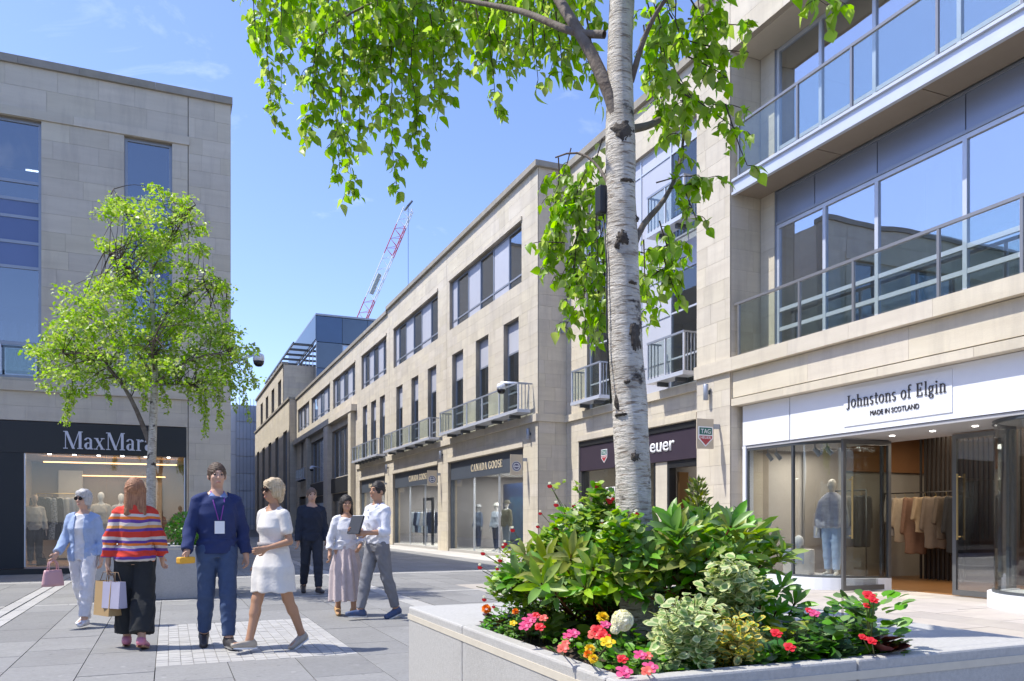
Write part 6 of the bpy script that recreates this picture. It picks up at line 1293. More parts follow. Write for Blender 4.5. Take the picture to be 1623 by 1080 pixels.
    def trousers(s, mat, waist=1.05, cuff=.98, g=.014, flare=0., name='trousers', fold=.004):
        lo, hi = s.box(.12); hi[2] = waist - s.dz + .03; D = s.grid(lo, hi); s.torso(D, g * .5)
        for sd in 'LR': s.leg(D, sd, g, 1 + cuff, flare)
        wz = waist - s.dz; D.keep(lambda x, y, z: z - wz)
        for sd in 'LR':
            J = s.J; c = J[sd + 'knee'] + (J[sd + 'ank'] - J[sd + 'knee']) * cuff; d = nrm(J[sd + 'ank'] - J[sd + 'knee'])
            D.keep(lambda x, y, z, c=c, d=d: np.where(np.sqrt((x - c[0]) ** 2 + (y - c[1]) ** 2 + (z - c[2]) ** 2) < .13, (x - c[0]) * d[0] + (y - c[1]) * d[1] + (z - c[2]) * d[2], -1.))
        if fold: D.wob(lambda x, y, z: fold * (np.abs(np.sin(15 * z + 18 * x + 3 * np.sin(9 * z + 20 * y))) * 1.5 - .8 + np.abs(np.sin(26 * x + 17 * y + 4 * z + 2 * np.sin(11 * z))) * 1.3 - .6))
        return s.put(name, D, mat)
    def skirt(s, mat, waist, hem, r0, r1, ry=.78, name='skirt', pleat=0., n=9, bodice=False, sleeve=.0, g=.014, shift=0.):
        lo = np.array([-.42, -.42, hem - s.dz - .03]); hi = np.array([.42, .42, (1.55 if bodice else waist + .03) - s.dz]); D = s.grid(lo, hi); wz, hz = waist - s.dz, hem - s.dz
        D.prof([hz, (hz * .45 + wz * .55), wz - .08, wz], [r1, (r0 * .45 + r1 * .55) + .02, r0 + .012, r0], [r1 * ry, ((r0 + r1) / 2 + .02) * ry, (r0 + .01) * ry, r0 * ry], [shift, shift * .6, .008, 0], .02)
        if pleat: D.wob(lambda x, y, z: pleat * np.sin(n * np.arctan2(y, x) + 2 * z) * np.clip((wz - z) / .35, 0, 1))
        if bodice:
            B = s.grid(lo, hi); s.torso(B, g); B.keep(lambda x, y, z: (wz - .03) - z)
            for sd in 'LR':
                if sleeve: s.arm(B, sd, g, 0, sleeve, .008)
            nz = 1.47 - s.dz; B.keep(lambda x, y, z: np.where((np.abs(x) < .085) & (z > nz - .1), z - (nz + .5 * (y - .0)), -1.)); k = .03; hh = np.clip(.5 + .5 * (D.v - B.v) / k, 0, 1); D.v = D.v * (1 - hh) + B.v * hh - k * hh * (1 - hh)
            D.wob(lambda x, y, z: .0025 * np.sin(33 * z + 12 * x))
        return s.put(name, D, mat)
    def shoes(s, mat, sole=None, g=.012, high=.07, heel=0.):
        for sd in 'LR':
            J = s.J; a, h_, t = J[sd + 'ank'], J[sd + 'heel'], J[sd + 'toe']; lo = np.minimum(np.minimum(a, h_), t) - .09; hi = np.maximum(np.maximum(a, h_), t) + .09; D = s.grid(lo, hi, .007); D.cone(a, h_ + np.array([0, 0, .005]), .036 + g, .034 + g, .015); D.cone(h_ + np.array([0, -.02, .004]), t, .036 + g, .027 + g, .02)
            d = nrm(t - h_); up = nrm(np.array([0, 0, 1]) - d * d[2]); D.keep(lambda x, y, z: (x - h_[0]) * up[0] + (y - h_[1]) * up[1] + (z - h_[2]) * up[2] - (high + .02 * ((y - a[1]) / .1)))
            D.keep(lambda x, y, z: -((x - h_[0]) * up[0] + (y - h_[1]) * up[1] + (z - h_[2]) * up[2] + .03))
            o = s.put('shoe', D, mat)
            if sole:
                m = MB(); q = [h_ + np.array([0, .03, 0]), (h_ + t) / 2, t + d * .01]; S = []
                for tt, w in ((-.045, .02), (-.02, .038), (.06, .036), (.15, .042), (.2, .036), (.232, .016)): c = h_ + d * tt - up * .026; e = np.cross(d, up); S.append((c - e * w, c + e * w))
                for (p, q_), (u_, w_) in zip(S, S[1:]):
                    for o_ in (0, -.016): m.face([p + up * o_, u_ + up * o_, w_ + up * o_, q_ + up * o_] if o_ else [p, q_, w_, u_])
                    m.face([p, u_, u_ - up * .016, p - up * .016]); m.face([q_, q_ - up * .016, w_ - up * .016, w_])
                b_ = m.build('sole', sole, None); b_.parent = s.o
    def hair(s, mat, style='short'):
        Hd = s.Hd; D = s.grid(s.Hd((0, 0, 1.66)) - np.array([.2, .2, .42]), s.Hd((0, 0, 1.66)) + np.array([.2, .2, .18]))
        t = {'short': .012, 'bob': .024, 'long': .020, 'bun': .016}[style]
        D.ell(Hd((0, .016, 1.676)), (.076 + t, .093 + t, .098 + t), .01)
        if style == 'bob':
            for x in (-1, 1): D.cone(Hd((x * .062, .01, 1.68)), Hd((x * .066, .02, 1.60)), .04, .032, .02)
            D.cone(Hd((0, .06, 1.68)), Hd((0, .07, 1.57)), .06, .05, .03); D.cone(Hd((-.03, -.055, 1.735)), Hd((.045, -.06, 1.735)), .035, .035, .02)
        if style == 'long':
            for x in (-1, -.4, .4, 1): D.cone(Hd((x * .055, .045, 1.66)), Hd((x * .075, .085, 1.40)), .05, .036, .02)
            for x in (-1, 1): D.cone(Hd((x * .066, .0, 1.67)), Hd((x * .085, .02, 1.50)), .032, .024, .015)
        if style == 'bun': D.ell(Hd((0, .11, 1.69)), (.05, .045, .045), .02)
        F0 = Hd((0, -.135, 1.62)); c_, n_ = math.cos(-s.yaw), math.sin(-s.yaw)
        rzf = {'short': .100, 'bob': .088, 'long': .092, 'bun': .098}[style]
        def cutf(x, y, z):
            X = c_ * (x) - n_ * (y); Y = n_ * (x) + c_ * (y); zz = z + s.dz
            return -((np.sqrt((X / .072) ** 2 + ((Y + .135) / .125) ** 2 + ((zz - 1.615) / rzf) ** 2) - 1) * .07)
        D.keep(cutf)
        if style == 'short': D.keep(lambda x, y, z: np.where(z + s.dz < 1.60 + .0 * y, 1., (1.612 - (z + s.dz)) * .5 - .01))
        D.wob(lambda x, y, z: .003 * np.sin(90 * x + 30 * np.sin(14 * z)) + .002 * np.sin(70 * y + 25 * x))
        return s.put('hair', D, mat)
    def shades(s):
        m = MB()
        for x in (-1, 1):
            c = s.Hd((x * .032, -.104, 1.660)); e1 = s.Hd((1, -.0, 1.66)) - s.Hd((0, 0, 1.66)); ps = [Vector(c) + Vector(e1) * .027 * math.cos(a) + Vector((0, 0, 1)) * .022 * math.sin(a) for a in [2 * math.pi * i / 14 for i in range(14)]]; bk = Vector(s.Hd((0, .006, 1.66)) - s.Hd((0, 0, 1.66))); m.face(ps); m.face([p + bk for p in reversed(ps)])
            for i in range(14): m.face([ps[i], ps[i] + bk, ps[(i + 1) % 14] + bk, ps[(i + 1) % 14]])
            m.tube([s.Hd((x * .058, -.1, 1.668)), s.Hd((x * .08, -.04, 1.668)), s.Hd((x * .082, .02, 1.66))], .003, 5)
        m.tube([s.Hd((-.01, -.106, 1.664)), s.Hd((.01, -.106, 1.664))], .003, 5); o = m.build('sunglasses', LENS, None, True); o.parent = s.o
    def world(s, p): return s.o.matrix_basis @ Vector(p)
def face_to(p, extra=0):       # rotation that makes a figure at p look at the camera
    return math.atan2(p.x, -p.y) * -1 + R(extra) if False else math.atan2(-p.x, p.y) + R(extra)
# rz = 0 looks along -y.  To look at the camera from p: direction (-p) = (sin rz, -cos rz)
def look(p, extra=0): return math.atan2(-p.x, p.y) + R(extra)
def cloth(n, c, **k): return M('cloth_' + n, c, .9, k.pop('var', .10), k.pop('ns', 14), .4, 30, **k)
def HAIR(n, c, c2): return M(n, c, .55, .2, 1., .9, 1.4, stretch=(70, 70, 7), col2=c2, detail=6)
# 1 grey haired woman
p = G(132, 993); A = Body('person', 'grey haired woman in a pale blue jacket and white trousers, handbag in hand', 'person', p, look(p, -25), 1.60, dict(Lth=14, Lkn=6, Rth=-12, Rkn=14, Rft=18, Rua=(-.22, -.1, -1), Rfa=(-.1, -.75, -.8), Lua=(.2, .15, -1), Lfa=(.1, -.25, -1)), True, yaw=-12)
A.top(cloth('white', (.74, .74, .76)), .95, .5, .014, 'blouse'); A.trousers(cloth('white_trouser', (.72, .72, .75)), 1.02, .93, .018, .012)
A.top(cloth('sky_blue', (.36, .46, .66)), .84, 1.9, .030, 'jacket', 1.46, .02, .005, lambda x, y, z: np.where((y < -.02) & (np.abs(x) < .055 + .02 * (1.4 - z)), .06 - np.abs(x) * .2, -1.))
A.hair(HAIR('grey_hair', (.62, .60, .57), (.36, .34, .32)), 'bob'); A.shades(); A.shoes(M('white_shoe', (.78, .76, .74), .4), None, .010, .05)
def handbag(name, label, c, w, h, d, mat, rz=0, handle=.12):
    o = empty(name, (c[0], c[1], c[2] - h), label, 'bag', rz=rz); m = MB(); n = 10
    for j in range(6):
        t = j / 5; ww = w * (1 - .14 * t * t); dd = d * (1 - .55 * t)
        for i in range(n): a = 2 * math.pi * i / n; ca, sa = math.cos(a), math.sin(a); m.v.append((ww / 2 * math.copysign(abs(ca) ** .5, ca), dd / 2 * math.copysign(abs(sa) ** .6, sa), h * t))
    for j in range(5):
        for i in range(n): b = (i + 1) % n; m.f.append((j * n + i, j * n + b, (j + 1) * n + b, (j + 1) * n + i)); m.m.append(0)
    m.f += [tuple(reversed(range(n))), tuple(5 * n + i for i in range(n))]; m.m += [0, 0]; b_ = m.build('bag_body', mat, o, True, True)
    for y in (-d * .15, d * .15):
        k = MB(); k.tube([(-w * .25, y, h * .95), (-w * .2, y * .7, h + handle * .7), (0, y * .4, h + handle), (w * .2, y * .7, h + handle * .7), (w * .25, y, h * .95)], .007, 6); k.build('bag_handle', mat, o, True, True)
    return o
wr = A.world(A.J['Rwri'] + A.J['Rhd'] * .11); handbag('handbag', 'small pink handbag held by the grey haired woman', (wr.x, wr.y, wr.z - .11), .27, .19, .11, M('pink_leather', (.62, .36, .38), .45, .05), A.o.rotation_euler.z + 1.2)
# 2 woman in the striped jumper, seen from behind
p = G(214, 1027); Bz = Body('person', 'long haired woman in an orange, red and purple striped jumper, seen from behind', 'person', p, look(p, 172), 1.64, dict(Lth=8, Lkn=4, Rth=-8, Rkn=10, Rft=14, Lua=(.3, .05, -1), Lfa=(.1, -.15, -1), Rua=(-.28, -.1, -1), Rfa=(-.05, -.6, -.9)), True, yaw=10)
def stripes():
    m = bpy.data.materials.new('striped_knit'); m.use_nodes = True; t = m.node_tree; n = t.nodes; b = n['Principled BSDF']; b.inputs['Roughness'].default_value = .9; lk = t.links.new
    tc_ = n.new('ShaderNodeTexCoord'); sx = n.new('ShaderNodeSeparateXYZ'); lk(tc_.outputs['Object'], sx.inputs[0]); nz = n.new('ShaderNodeTexNoise'); nz.inputs['Scale'].default_value = 3; lk(tc_.outputs['Object'], nz.inputs[0])
    ma = n.new('ShaderNodeMath'); ma.operation = 'MULTIPLY_ADD'; ma.inputs[1].default_value = .08; lk(nz.outputs[0], ma.inputs[0]); lk(sx.outputs[2], ma.inputs[2])
    mr = n.new('ShaderNodeMapRange'); mr.inputs[1].default_value = .90; mr.inputs[2].default_value = 1.52; lk(ma.outputs[0], mr.inputs[0])
    rp_ = n.new('ShaderNodeValToRGB'); rp_.color_ramp.interpolation = 'CONSTANT'; el = rp_.color_ramp.elements
    OR, RD, PU, WH, YE = (.80, .20, .03, 1), (.66, .05, .03, 1), (.14, .06, .30, 1), (.66, .58, .52, 1), (.76, .35, .10, 1)
    st = [OR, OR, WH, PU, RD, RD, PU, WH, OR, PU, WH, RD, RD, PU, YE, WH, PU, OR, WH, RD, RD]
    el[0].position = 0; el[0].color = st[0]; el[1].position = 1 / 21; el[1].color = st[1]
    for i in range(2, 21): e = el.new(i / 21); e.color = st[i]
    lk(mr.outputs[0], rp_.inputs[0]); lk(rp_.outputs[0], b.inputs['Base Color'])
    n2 = n.new('ShaderNodeTexNoise'); n2.inputs['Scale'].default_value = 160; lk(tc_.outputs['Object'], n2.inputs[0]); bp = n.new('ShaderNodeBump'); bp.inputs['Strength'].default_value = .4; bp.inputs['Distance'].default_value = .004; lk(n2.outputs[0], bp.inputs['Height']); lk(bp.outputs[0], b.inputs['Normal']); return m
Bz.trousers(cloth('black', (.022, .024, .026)), 1.05, .9, .03, .055); Bz.top(stripes(), .90, 1.75, .040, 'jumper', 1.49, .02, .006); Bz.hair(HAIR('auburn_hair', (.46, .22, .11), (.20, .08, .035)), 'long'); Bz.shoes(M('rose_shoe', (.62, .22, .30), .5), M('tan_sole', (.45, .25, .14), .7), .010, .05)
def paper_bag(label, c, w, d, h, mat, rz):
    o = empty('carrier_bag', (c.x, c.y, c.z - h - .1), label, 'bag', rz=rz); m = MB(); T_ = [(-w / 2, -d / 2), (w / 2, -d / 2), (w / 2, d / 2), (-w / 2, d / 2)]; g = [(-w / 2, -d * .32), (w / 2, -d * .36), (w / 2, d * .34), (-w / 2, d * .3)]
    m.face([(x, y, 0) for x, y in reversed(T_)])
    for i in range(4): a, b = T_[i], T_[(i + 1) % 4]; e, f = g[i], g[(i + 1) % 4]; m.face([(*a, 0), (*b, 0), (*f, h), (*e, h)])
    q = m.build('bag_body', mat, o, False, True); sl = q.modifiers.new('t', 'SOLIDIFY'); sl.thickness = .003
    for y in (-d * .34, d * .32): k = MB(); k.tube([(-w * .2, y, h), (-w * .13, y * .5, h + .09), (w * .13, y * .5, h + .09), (w * .2, y, h)], .004, 6); k.build('bag_handle', M('bag_cord', (.3, .2, .12), .8), o, True, True)
wr = Bz.world(Bz.J['Lwri'] + Bz.J['Lhd'] * .09)
paper_bag('brown paper carrier bag hanging from the striped woman\'s hand', wr, .30, .13, .34, M('kraft_paper', (.42, .28, .13), .8, .06), 2.1); paper_bag('lilac carrier bag beside the brown paper one', wr + Vector((.07, -.13, .0)), .24, .1, .26, M('lilac_paper', (.46, .44, .56), .6, .05), 2.3)
# 3 man in the navy jumper
p = G(344, 1027); Cz = Body('person', 'man in a navy jumper and blue jeans walking towards the camera with a lanyard', 'person', p, look(p, 8), 1.80, dict(Lth=10, Lkn=4, Rth=-9, Rkn=12, Rft=14, Rua=(-.28, .02, -1), Rfa=(-.15, -.55, -.75), Lua=(.25, .1, -1), Lfa=(.1, -.25, -1)), False)
Cz.trousers(cloth('denim', (.05, .085, .18), var=.12), 1.0, .97, .018, .006); Cz.top(cloth('navy', (.020, .035, .125)), .90, 1.98, .025, 'jumper', 1.47, .008, .005); Cz.hair(HAIR('brown_hair', (.13, .08, .045), (.05, .03, .02)), 'short'); Cz.shoes(M('dark_shoe', (.05, .045, .045), .45), M('grey_sole', (.3, .29, .28), .7), .012, .06)
m = MB(); zc = -Cz.dz
m.tube([(-.06, -.02, 1.50 + zc), (-.05, -.12, 1.40 + zc), (-.01, -.165, 1.22 + zc)], .006, 5); m.tube([(.06, -.02, 1.50 + zc), (.05, -.12, 1.40 + zc), (.01, -.165, 1.22 + zc)], .006, 5); o = m.build('lanyard', cloth('violet', (.22, .06, .36)), None, True); o.parent = Cz.o
m = MB(); m.box(-.045, .045, -.174, -.168, 1.09 + zc, 1.21 + zc); o = m.build('badge', WHITE, None); o.parent = Cz.o
wr = Cz.world(Cz.J['Rwri'] + Cz.J['Rhd'] * .105); b_ = empty('paper_packet', wr, 'orange and yellow paper packet in the navy jumper man\'s hand', 'packet', rz=.7); m = MB(); m.box(-.09, .09, -.035, .035, -.03, .035); o = m.build('packet_body', M('amber_paper', (.80, .42, .04), .6, .12, 12), b_, False, True); bv = o.modifiers.new('b', 'BEVEL'); bv.width = .015; bv.segments = 3
# 4 woman in the cream dress
p = G(433, 1031); Dz = Body('person', 'blonde woman in a cream short sleeved dress and sunglasses, striding left', 'person', p, look(p, -48), 1.64, dict(Lth=-16, Lkn=10, Lft=20, Rth=18, Rkn=4, Rft=-6, Lua=(.25, .05, -1), Lfa=(-.35, -.85, -.25), Rua=(-.25, .2, -1), Rfa=(-.1, -.15, -1)), True, SKIN_T, yaw=-10)
Dz.skirt(cloth('cream', (.72, .69, .65), var=.03), 1.08, .60, .165, .245, .84, 'dress', .008, 7, True, .55, .018); Dz.hair(HAIR('blonde_hair', (.66, .53, .35), (.38, .27, .15)), 'bob'); Dz.shades(); Dz.shoes(M('beige_shoe', (.42, .37, .31), .5), WHITE, .010, .05)
m = MB(); m.lathe((0, 0, 1.075 - Dz.dz), [(.172, 0), (.1735, .02), (.172, .04)], 24); o = m.build('belt', cloth('stone_belt', (.36, .33, .33)), None, True); o.scale = (1, .86, 1); o.parent = Dz.o
# 5 man in dark clothes behind
p = G(494, 941); Ez = Body('person', 'man in dark clothes further off, behind the cream dress', 'person', p, look(p, 10), 1.80, dict(Lth=12, Lkn=4, Rth=-12, Rkn=14, Rft=16), False, h=.011)
Ez.trousers(cloth('charcoal', (.03, .035, .05)), 1.0, .97, .018, .006); Ez.top(cloth('midnight', (.02, .026, .045)), .88, 1.98, .026, 'jacket', 1.47, .006, .005); Ez.hair(M('thin_hair', (.20, .13, .09), .6, .1, 50), 'short'); Ez.shoes(MATS['dark_shoe'], None, .012, .06)
# 6 woman in a long pale skirt
p = G(549, 976); Fz = Body('person', 'dark haired woman in a white top and long pale pink skirt', 'person', p, look(p, 12), 1.56, dict(Lth=8, Lkn=4, Rth=-8, Rkn=8, Rft=12, Lua=(.3, -.05, -1), Lfa=(-.3, -.7, -.4), Rua=(-.3, .05, -1), Rfa=(-.1, -.4, -.9)), True, SKIN_T, h=.0095)
Fz.skirt(cloth('blush', (.60, .50, .48)), 1.06, .20, .15, .26, .85, 'skirt', .018, 11); Fz.top(cloth('white_top', (.76, .75, .76)), .97, 1.7, .024, 'blouse', 1.46, .008, .006); Fz.hair(HAIR('dark_hair', (.035, .026, .02), (.012, .01, .008)), 'long'); Fz.shoes(M('tan_shoe', (.50, .30, .13), .5), None, .012, .05)
# 7 man in the white shirt with a dark folder
p = G(598, 981); Gz = Body('person', 'dark haired man in a white shirt and grey trousers holding a dark folder', 'person', p, look(p, -52), 1.73, dict(Lth=-12, Lkn=8, Lft=14, Rth=16, Rkn=4, Rft=-4, Lua=(.16, -.1, -1), Lfa=(-.35, -.9, -.05), Rua=(-.16, -.15, -1), Rfa=(.45, -.9, .05)), False, SKIN_T, h=.0085, yaw=0)
Gz.trousers(cloth('grey_trouser', (.20, .20, .215)), 1.03, .96, .018, .006); Gz.top(cloth('white_shirt', (.72, .73, .80)), .97, 1.45, .022, 'shirt', 1.485, .004, .006); Gz.hair(MATS['dark_hair'], 'short'); Gz.shoes(M('blue_trainer', (.03, .075, .19), .6, .16, 25, col2=(.10, .10, .14)), M('pale_sole', (.70, .70, .70), .6), .014, .06)
def collar(s, mat, z=1.485):
    for x in (-1, 1):
        m = MB(); zc_ = z - s.dz; A_ = [(x * .012, -.082, zc_ - .045), (x * .055, -.062, zc_ - .005), (x * .066, .03, zc_ + .012), (x * .030, .072, zc_ + .016)]; B_ = [(x * .045, -.098, zc_ - .075), (x * .085, -.07, zc_ - .045), (x * .09, .03, zc_ - .02), (x * .035, .085, zc_ - .015)]
        for i in range(3): m.face([A_[i], A_[i + 1], B_[i + 1], B_[i]])
        o = m.build('collar', mat, None, True); sl_ = o.modifiers.new('t', 'SOLIDIFY'); sl_.thickness = .006; o.parent = s.o
collar(Gz, MATS['cloth_white_shirt']); collar(Cz, cloth('blue_shirt', (.22, .30, .55)), 1.49)
for k in range(5): m = MB(); zc_ = 1.40 - .085 * k - Gz.dz; m.tube([(0, -.135, zc_), (0, -.16, zc_)], .007, 8); o = m.build('button', M('button', (.55, .55, .6), .4), None); o.parent = Gz.o
wr = Gz.world((Gz.J['Lwri'] + Gz.J['Rwri']) / 2 + np.array([0, -.10, .06])); b_ = empty('folder', wr, 'dark folder held against the white shirt', 'folder', rz=Gz.o.rotation_euler.z); b_.rotation_euler = (R(-20), 0, Gz.o.rotation_euler.z); m = MB(); m.box(-.12, .12, -.012, .012, -.09, .15); o = m.build('cover', M('folder_black', (.03, .032, .04), .5), b_, False, True); m = MB(); m.box(-.11, .11, -.009, .009, -.08, .156); m.build('pages', WHITE, b_, False, True)

# ================================================================== mannequins and shop goods
def mannequin(label, loc, rz, Ht, col, top=None, bottom=None, hat=None, fem=True, dress=None, group=None):
    s = Body('mannequin', label, 'mannequin', loc, rz, Ht, dict(Lth=4, Lkn=2, Rth=-3, Rkn=4, Lua=(.2, 0, -1), Lfa=(.1, -.2, -1), Rua=(-.2, 0, -1), Rfa=(-.1, -.25, -1)), fem, col, .0155, group, face=False, hands=False)
    if bottom: s.trousers(bottom, 1.03, .95, .02, .01)
    if top: s.top(top, .88, 1.95, .03, 'jacket', 1.47, .01, .004)
    if dress: s.skirt(dress[0], 1.1, dress[1], .15, dress[2], .8, 'gown', .012, 8, True, .9, .02)
    if hat:
        m = MB(); m.lathe((0, .012, 1.70 - s.dz), [(.15, -.02), (.145, .0), (.105, .012), (.10, .06), (.075, .09), (.01, .10)], 18); o = m.build('hat', hat, None, True); o.parent = s.o
    m = MB(); m.lathe((0, 0, 0), [(.17, .0), (.17, .015), (.02, .02)], 20); o = m.build('stand', METAL, None, True); o.parent = s.o
    return s
MW = M('mannequin_white', (.74, .73, .72), .4, .02); NVY = cloth('shop_navy', (.03, .045, .10)); OLV = cloth('olive', (.13, .13, .09)); CRM = cloth('shop_cream', (.66, .60, .52)); LBL = cloth('shop_blue', (.34, .44, .62)); LGR = cloth('shop_grey', (.50, .50, .54)); BLKC = cloth('shop_black', (.02, .02, .022)); TAN = cloth('shop_tan', (.33, .24, .15))
def onx(px, x): y = AX(px, x); return Vector((x, y, 0))
v_ = onx(787, 11.35); v_.z = .1; mannequin('white mannequin in a white sun hat and pale jacket in the nearer grey shopfront', v_, -R(60), 1.78, MW, cloth('pale_blue', (.55, .62, .75)), NVY, M('hat_white', (.78, .77, .74), .8))
v_ = onx(803, 11.3); v_.z = .1; mannequin('mannequin in an olive parka beside the white hatted one', v_, -R(75), 1.86, MW, OLV, cloth('shop_denim', (.12, .17, .24)), M('hat_olive', (.10, .10, .08), .8), False)
v_ = onx(758, 11.6); v_.z = .1; mannequin('mannequin in a patterned hat standing against the navy screen', v_, -R(70), 1.78, M('mannequin_grey', (.42, .44, .46), .5), cloth('slate_blue', (.10, .14, .22)), NVY, M('hat_grey', (.45, .47, .5), .8, .14, 40))
v_ = onx(674, 11.9); v_.z = .1; mannequin('mannequin in a blue coat inside the second grey shopfront', v_, -R(70), 1.78, MW, cloth('royal', (.05, .12, .34)), NVY)
# two pale busts and a dressed figure behind the black shopfront's glass
mannequin('white mannequin in cream behind the black fascia\'s window, left of the tree trunk', (AY(160, 23.4), 23.4, .13), -R(5), 1.86, MW, CRM, CRM); mannequin('white mannequin in grey close to the tree trunk behind the shop glass', (AY(192, 23.8), 23.8, .13), R(5), 1.84, MW, LGR, LGR)
mannequin('white mannequin in a cream coat near the left end of the shop window', (AY(55, 22.9), 22.9, .17), R(10), 1.72, M('mannequin_skin', (.50, .36, .27), .5), CRM, BLKC)
# caped figure in the curved window of the white fascia shop
v_ = Vector((11.9, 11.93, .2)); cz = mannequin('cream headed mannequin in a checked grey cape and pale blue trousers in the curved window', v_, -R(62), 1.86, M('mannequin_cream', (.70, .66, .58), .6), None, LBL)
PLAID = M('plaid_wool', (.46, .47, .53), .9, .2, 5, .3, 120, col2=(.28, .27, .32), stretch=(1, 1, 2.5)); D = cz.grid((-.5, -.32, .72), (.5, .32, 1.56)); zc = -cz.dz
D.prof([.86 + zc, 1.0 + zc, 1.2 + zc, 1.36 + zc, 1.45 + zc, 1.52 + zc], [.30, .31, .29, .24, .16, .08], [.17, .17, .165, .15, .115, .08], [0, 0, 0, 0, 0, 0], .02); D.wob(lambda x, y, z: .014 * np.sin(10 * np.arctan2(y, x)) * np.clip((1.4 + zc - z) / .4, 0, 1) - np.where(z < .90 + zc, -.01, 0)); cz.put('cape', D, PLAID)
for x in (-.26, .27): m = MB(); m.box(x - .06, x + .06, -.03, .03, .68 + zc, .9 + zc); o = m.build('fringe', PLAID, None); o.parent = cz.o
# pedestal with a cloth and a knitted hat on a head block
pd = empty('display_pedestal', (11.6, 12.5, .2), 'low pale drum with a fringed scarf over it in the curved window', 'pedestal'); m = MB(); m.lathe((11.6, 12.5, .2), [(.29, 0), (.30, .02), (.30, .48), (.28, .50)], 28); m.build('drum', M('pedestal_cream', (.60, .54, .48), .7, .06), pd, True)
m = MB(); rs2 = random.Random(4)
for i in range(14):
    a0, a1 = 2.6 + i * .12, 2.6 + (i + 1) * .12; h0 = .26 + .05 * math.sin(i); m.face([(11.6 + .312 * math.cos(a0), 12.5 + .312 * math.sin(a0), .70), (11.6 + .312 * math.cos(a1), 12.5 + .312 * math.sin(a1), .70), (11.6 + .315 * math.cos(a1), 12.5 + .315 * math.sin(a1), .70 - h0), (11.6 + .315 * math.cos(a0), 12.5 + .315 * math.sin(a0), .70 - h0)]); m.face([(11.6, 12.5, .704), (11.6 + .312 * math.cos(a0), 12.5 + .312 * math.sin(a0), .703), (11.6 + .312 * math.cos(a1), 12.5 + .312 * math.sin(a1), .703)])
m.build('scarf', cloth('scarf', (.36, .42, .52)), pd)
hb = empty('knitted_hat', (11.6, 12.5, .705), 'white knitted hat on a head block on the drum', 'hat'); m = MB(); m.lathe((11.6, 12.5, .705), [(.05, 0), (.05, .05), (.09, .08), (.10, .15), (.08, .23), (.02, .27)], 18); m.build('hat_body', M('hat_knit', (.66, .66, .66), .9, .1, 40), hb, True)
# garments: a hanging coat with sleeves, lapel and hook
def coat_mesh(mat):
    D = SDF((-.12, -.34, -1.15), (.12, .34, .06), .018); D.prof([-1.08, -.6, -.2, -.05, 0], [.07, .06, .055, .05, .03], [.25, .23, .22, .21, .06], [0, 0, 0, 0, 0], .02)
    for y in (-1, 1): D.cone((0, y * .2, -.06), (.01, y * .27, -.66), .05, .04, .02)
    D.wob(lambda x, y, z: .008 * np.sin(26 * y + 4 * z)); V, Fc = D.mesh(); o = build_np('coat', V, Fc, mat, None, True); me = o.data; bpy.data.objects.remove(o); return me
CM = {}
def garment(label, group, x, y, z, mat, rz, sc=1.):
    if mat.name not in CM: CM[mat.name] = coat_mesh(mat)
    o = empty('hanging_coat', (x, y, z), label, 'coat', group, rz=rz); c = bpy.data.objects.new('coat', CM[mat.name]); COL.objects.link(c); c.parent = o; c.scale = (1, 1, sc)
    m = MB(); m.tube([(0, 0, -.0), (0, 0, .05), (0, .02, .07), (0, 0, .09)], .004, 5); m.tube([(0, -.2, -.05), (0, 0, .0), (0, .2, -.05)], .006, 5); m.build('hanger', BRASS, o, True, True)
def rail(label, pts, z, mat):
    o = empty('clothes_rail', (pts[0][0], pts[0][1], 0), label, 'clothes rail'); m = MB(); m.tube([(*pts[0], z), (*pts[1], z)], .014, 8); m.build('rail', mat, o, True)
    for q in pts: k = MB(); k.tube([(*q, .12), (*q, z)], .014, 8); k.build('upright', mat, o, True)
rail('dark rail of coats inside the open doors', ((14.6, 11.15), (14.6, 13.1)), 1.86, MATS['slat_dark'])
for i, (mt, lb) in enumerate(((BLKC, 'black coat nearest the door on the dark rail'), (cloth('umber', (.10, .075, .055)), 'dark brown coat next to the black one on the dark rail'), (cloth('bark_brown', (.16, .12, .09)), 'mid brown coat in the middle of the dark rail'), (TAN, 'tan coat on the dark rail'), (cloth('chestnut', (.20, .11, .07)), 'chestnut coat on the dark rail'), (cloth('sand', (.42, .33, .23)), 'sand coloured coat on the dark rail'), (cloth('pebble', (.34, .31, .28)), 'pebble grey coat at the far end of the dark rail'))): garment(lb, 'coats inside the open doors', 14.6, 11.3 + i * .25, 1.77, mt, R(58) + .3 * math.sin(i * 2.3), (1.08, .82, 1.0, .7, 1.12, .9, .78)[i])
rail('rail of clothes behind the curved window', ((13.2, 12.3), (13.2, 13.2)), 1.9, METAL_D)
for i in range(4): garment(['charcoal coat on the rail behind the curved window', 'taupe coat on the rail behind the curved window', 'grey coat on the rail behind the curved window', 'black coat on the rail behind the curved window'][i], 'coats behind the curved window', 13.2, 12.42 + i * .22, 1.8, [cloth('coal', (.06, .06, .065)), cloth('taupe', (.27, .23, .2)), LGR, BLKC][i], R(90))
y_ = 23.3; rail('rail of black and white clothes behind the black shopfront', ((AY(58, y_), y_), (AY(120, y_), y_)), 1.95, BRASS)
for i in range(6): garment(['black dress on the rail left of the grey haired woman', 'white spotted blouse on the black shop\'s rail', 'long black coat in the middle of the black shop\'s rail', 'cream coat on the black shop\'s rail', 'stone coloured coat on the black shop\'s rail', 'ivory coat at the right end of the black shop\'s rail'][i], 'clothes behind the black shopfront', AY(63 + i * 10, y_), y_, 1.86, [BLKC, M('spot_cloth', (.6, .6, .6), .9, .2, 30, col2=(.05, .05, .05)), BLKC, CRM, LGR, CRM][i], R(65), 1.0)
rail('rail of blue coats in the second grey shopfront', ((11.5, 36.2), (11.5, 39.6)), 1.75, METAL_L)
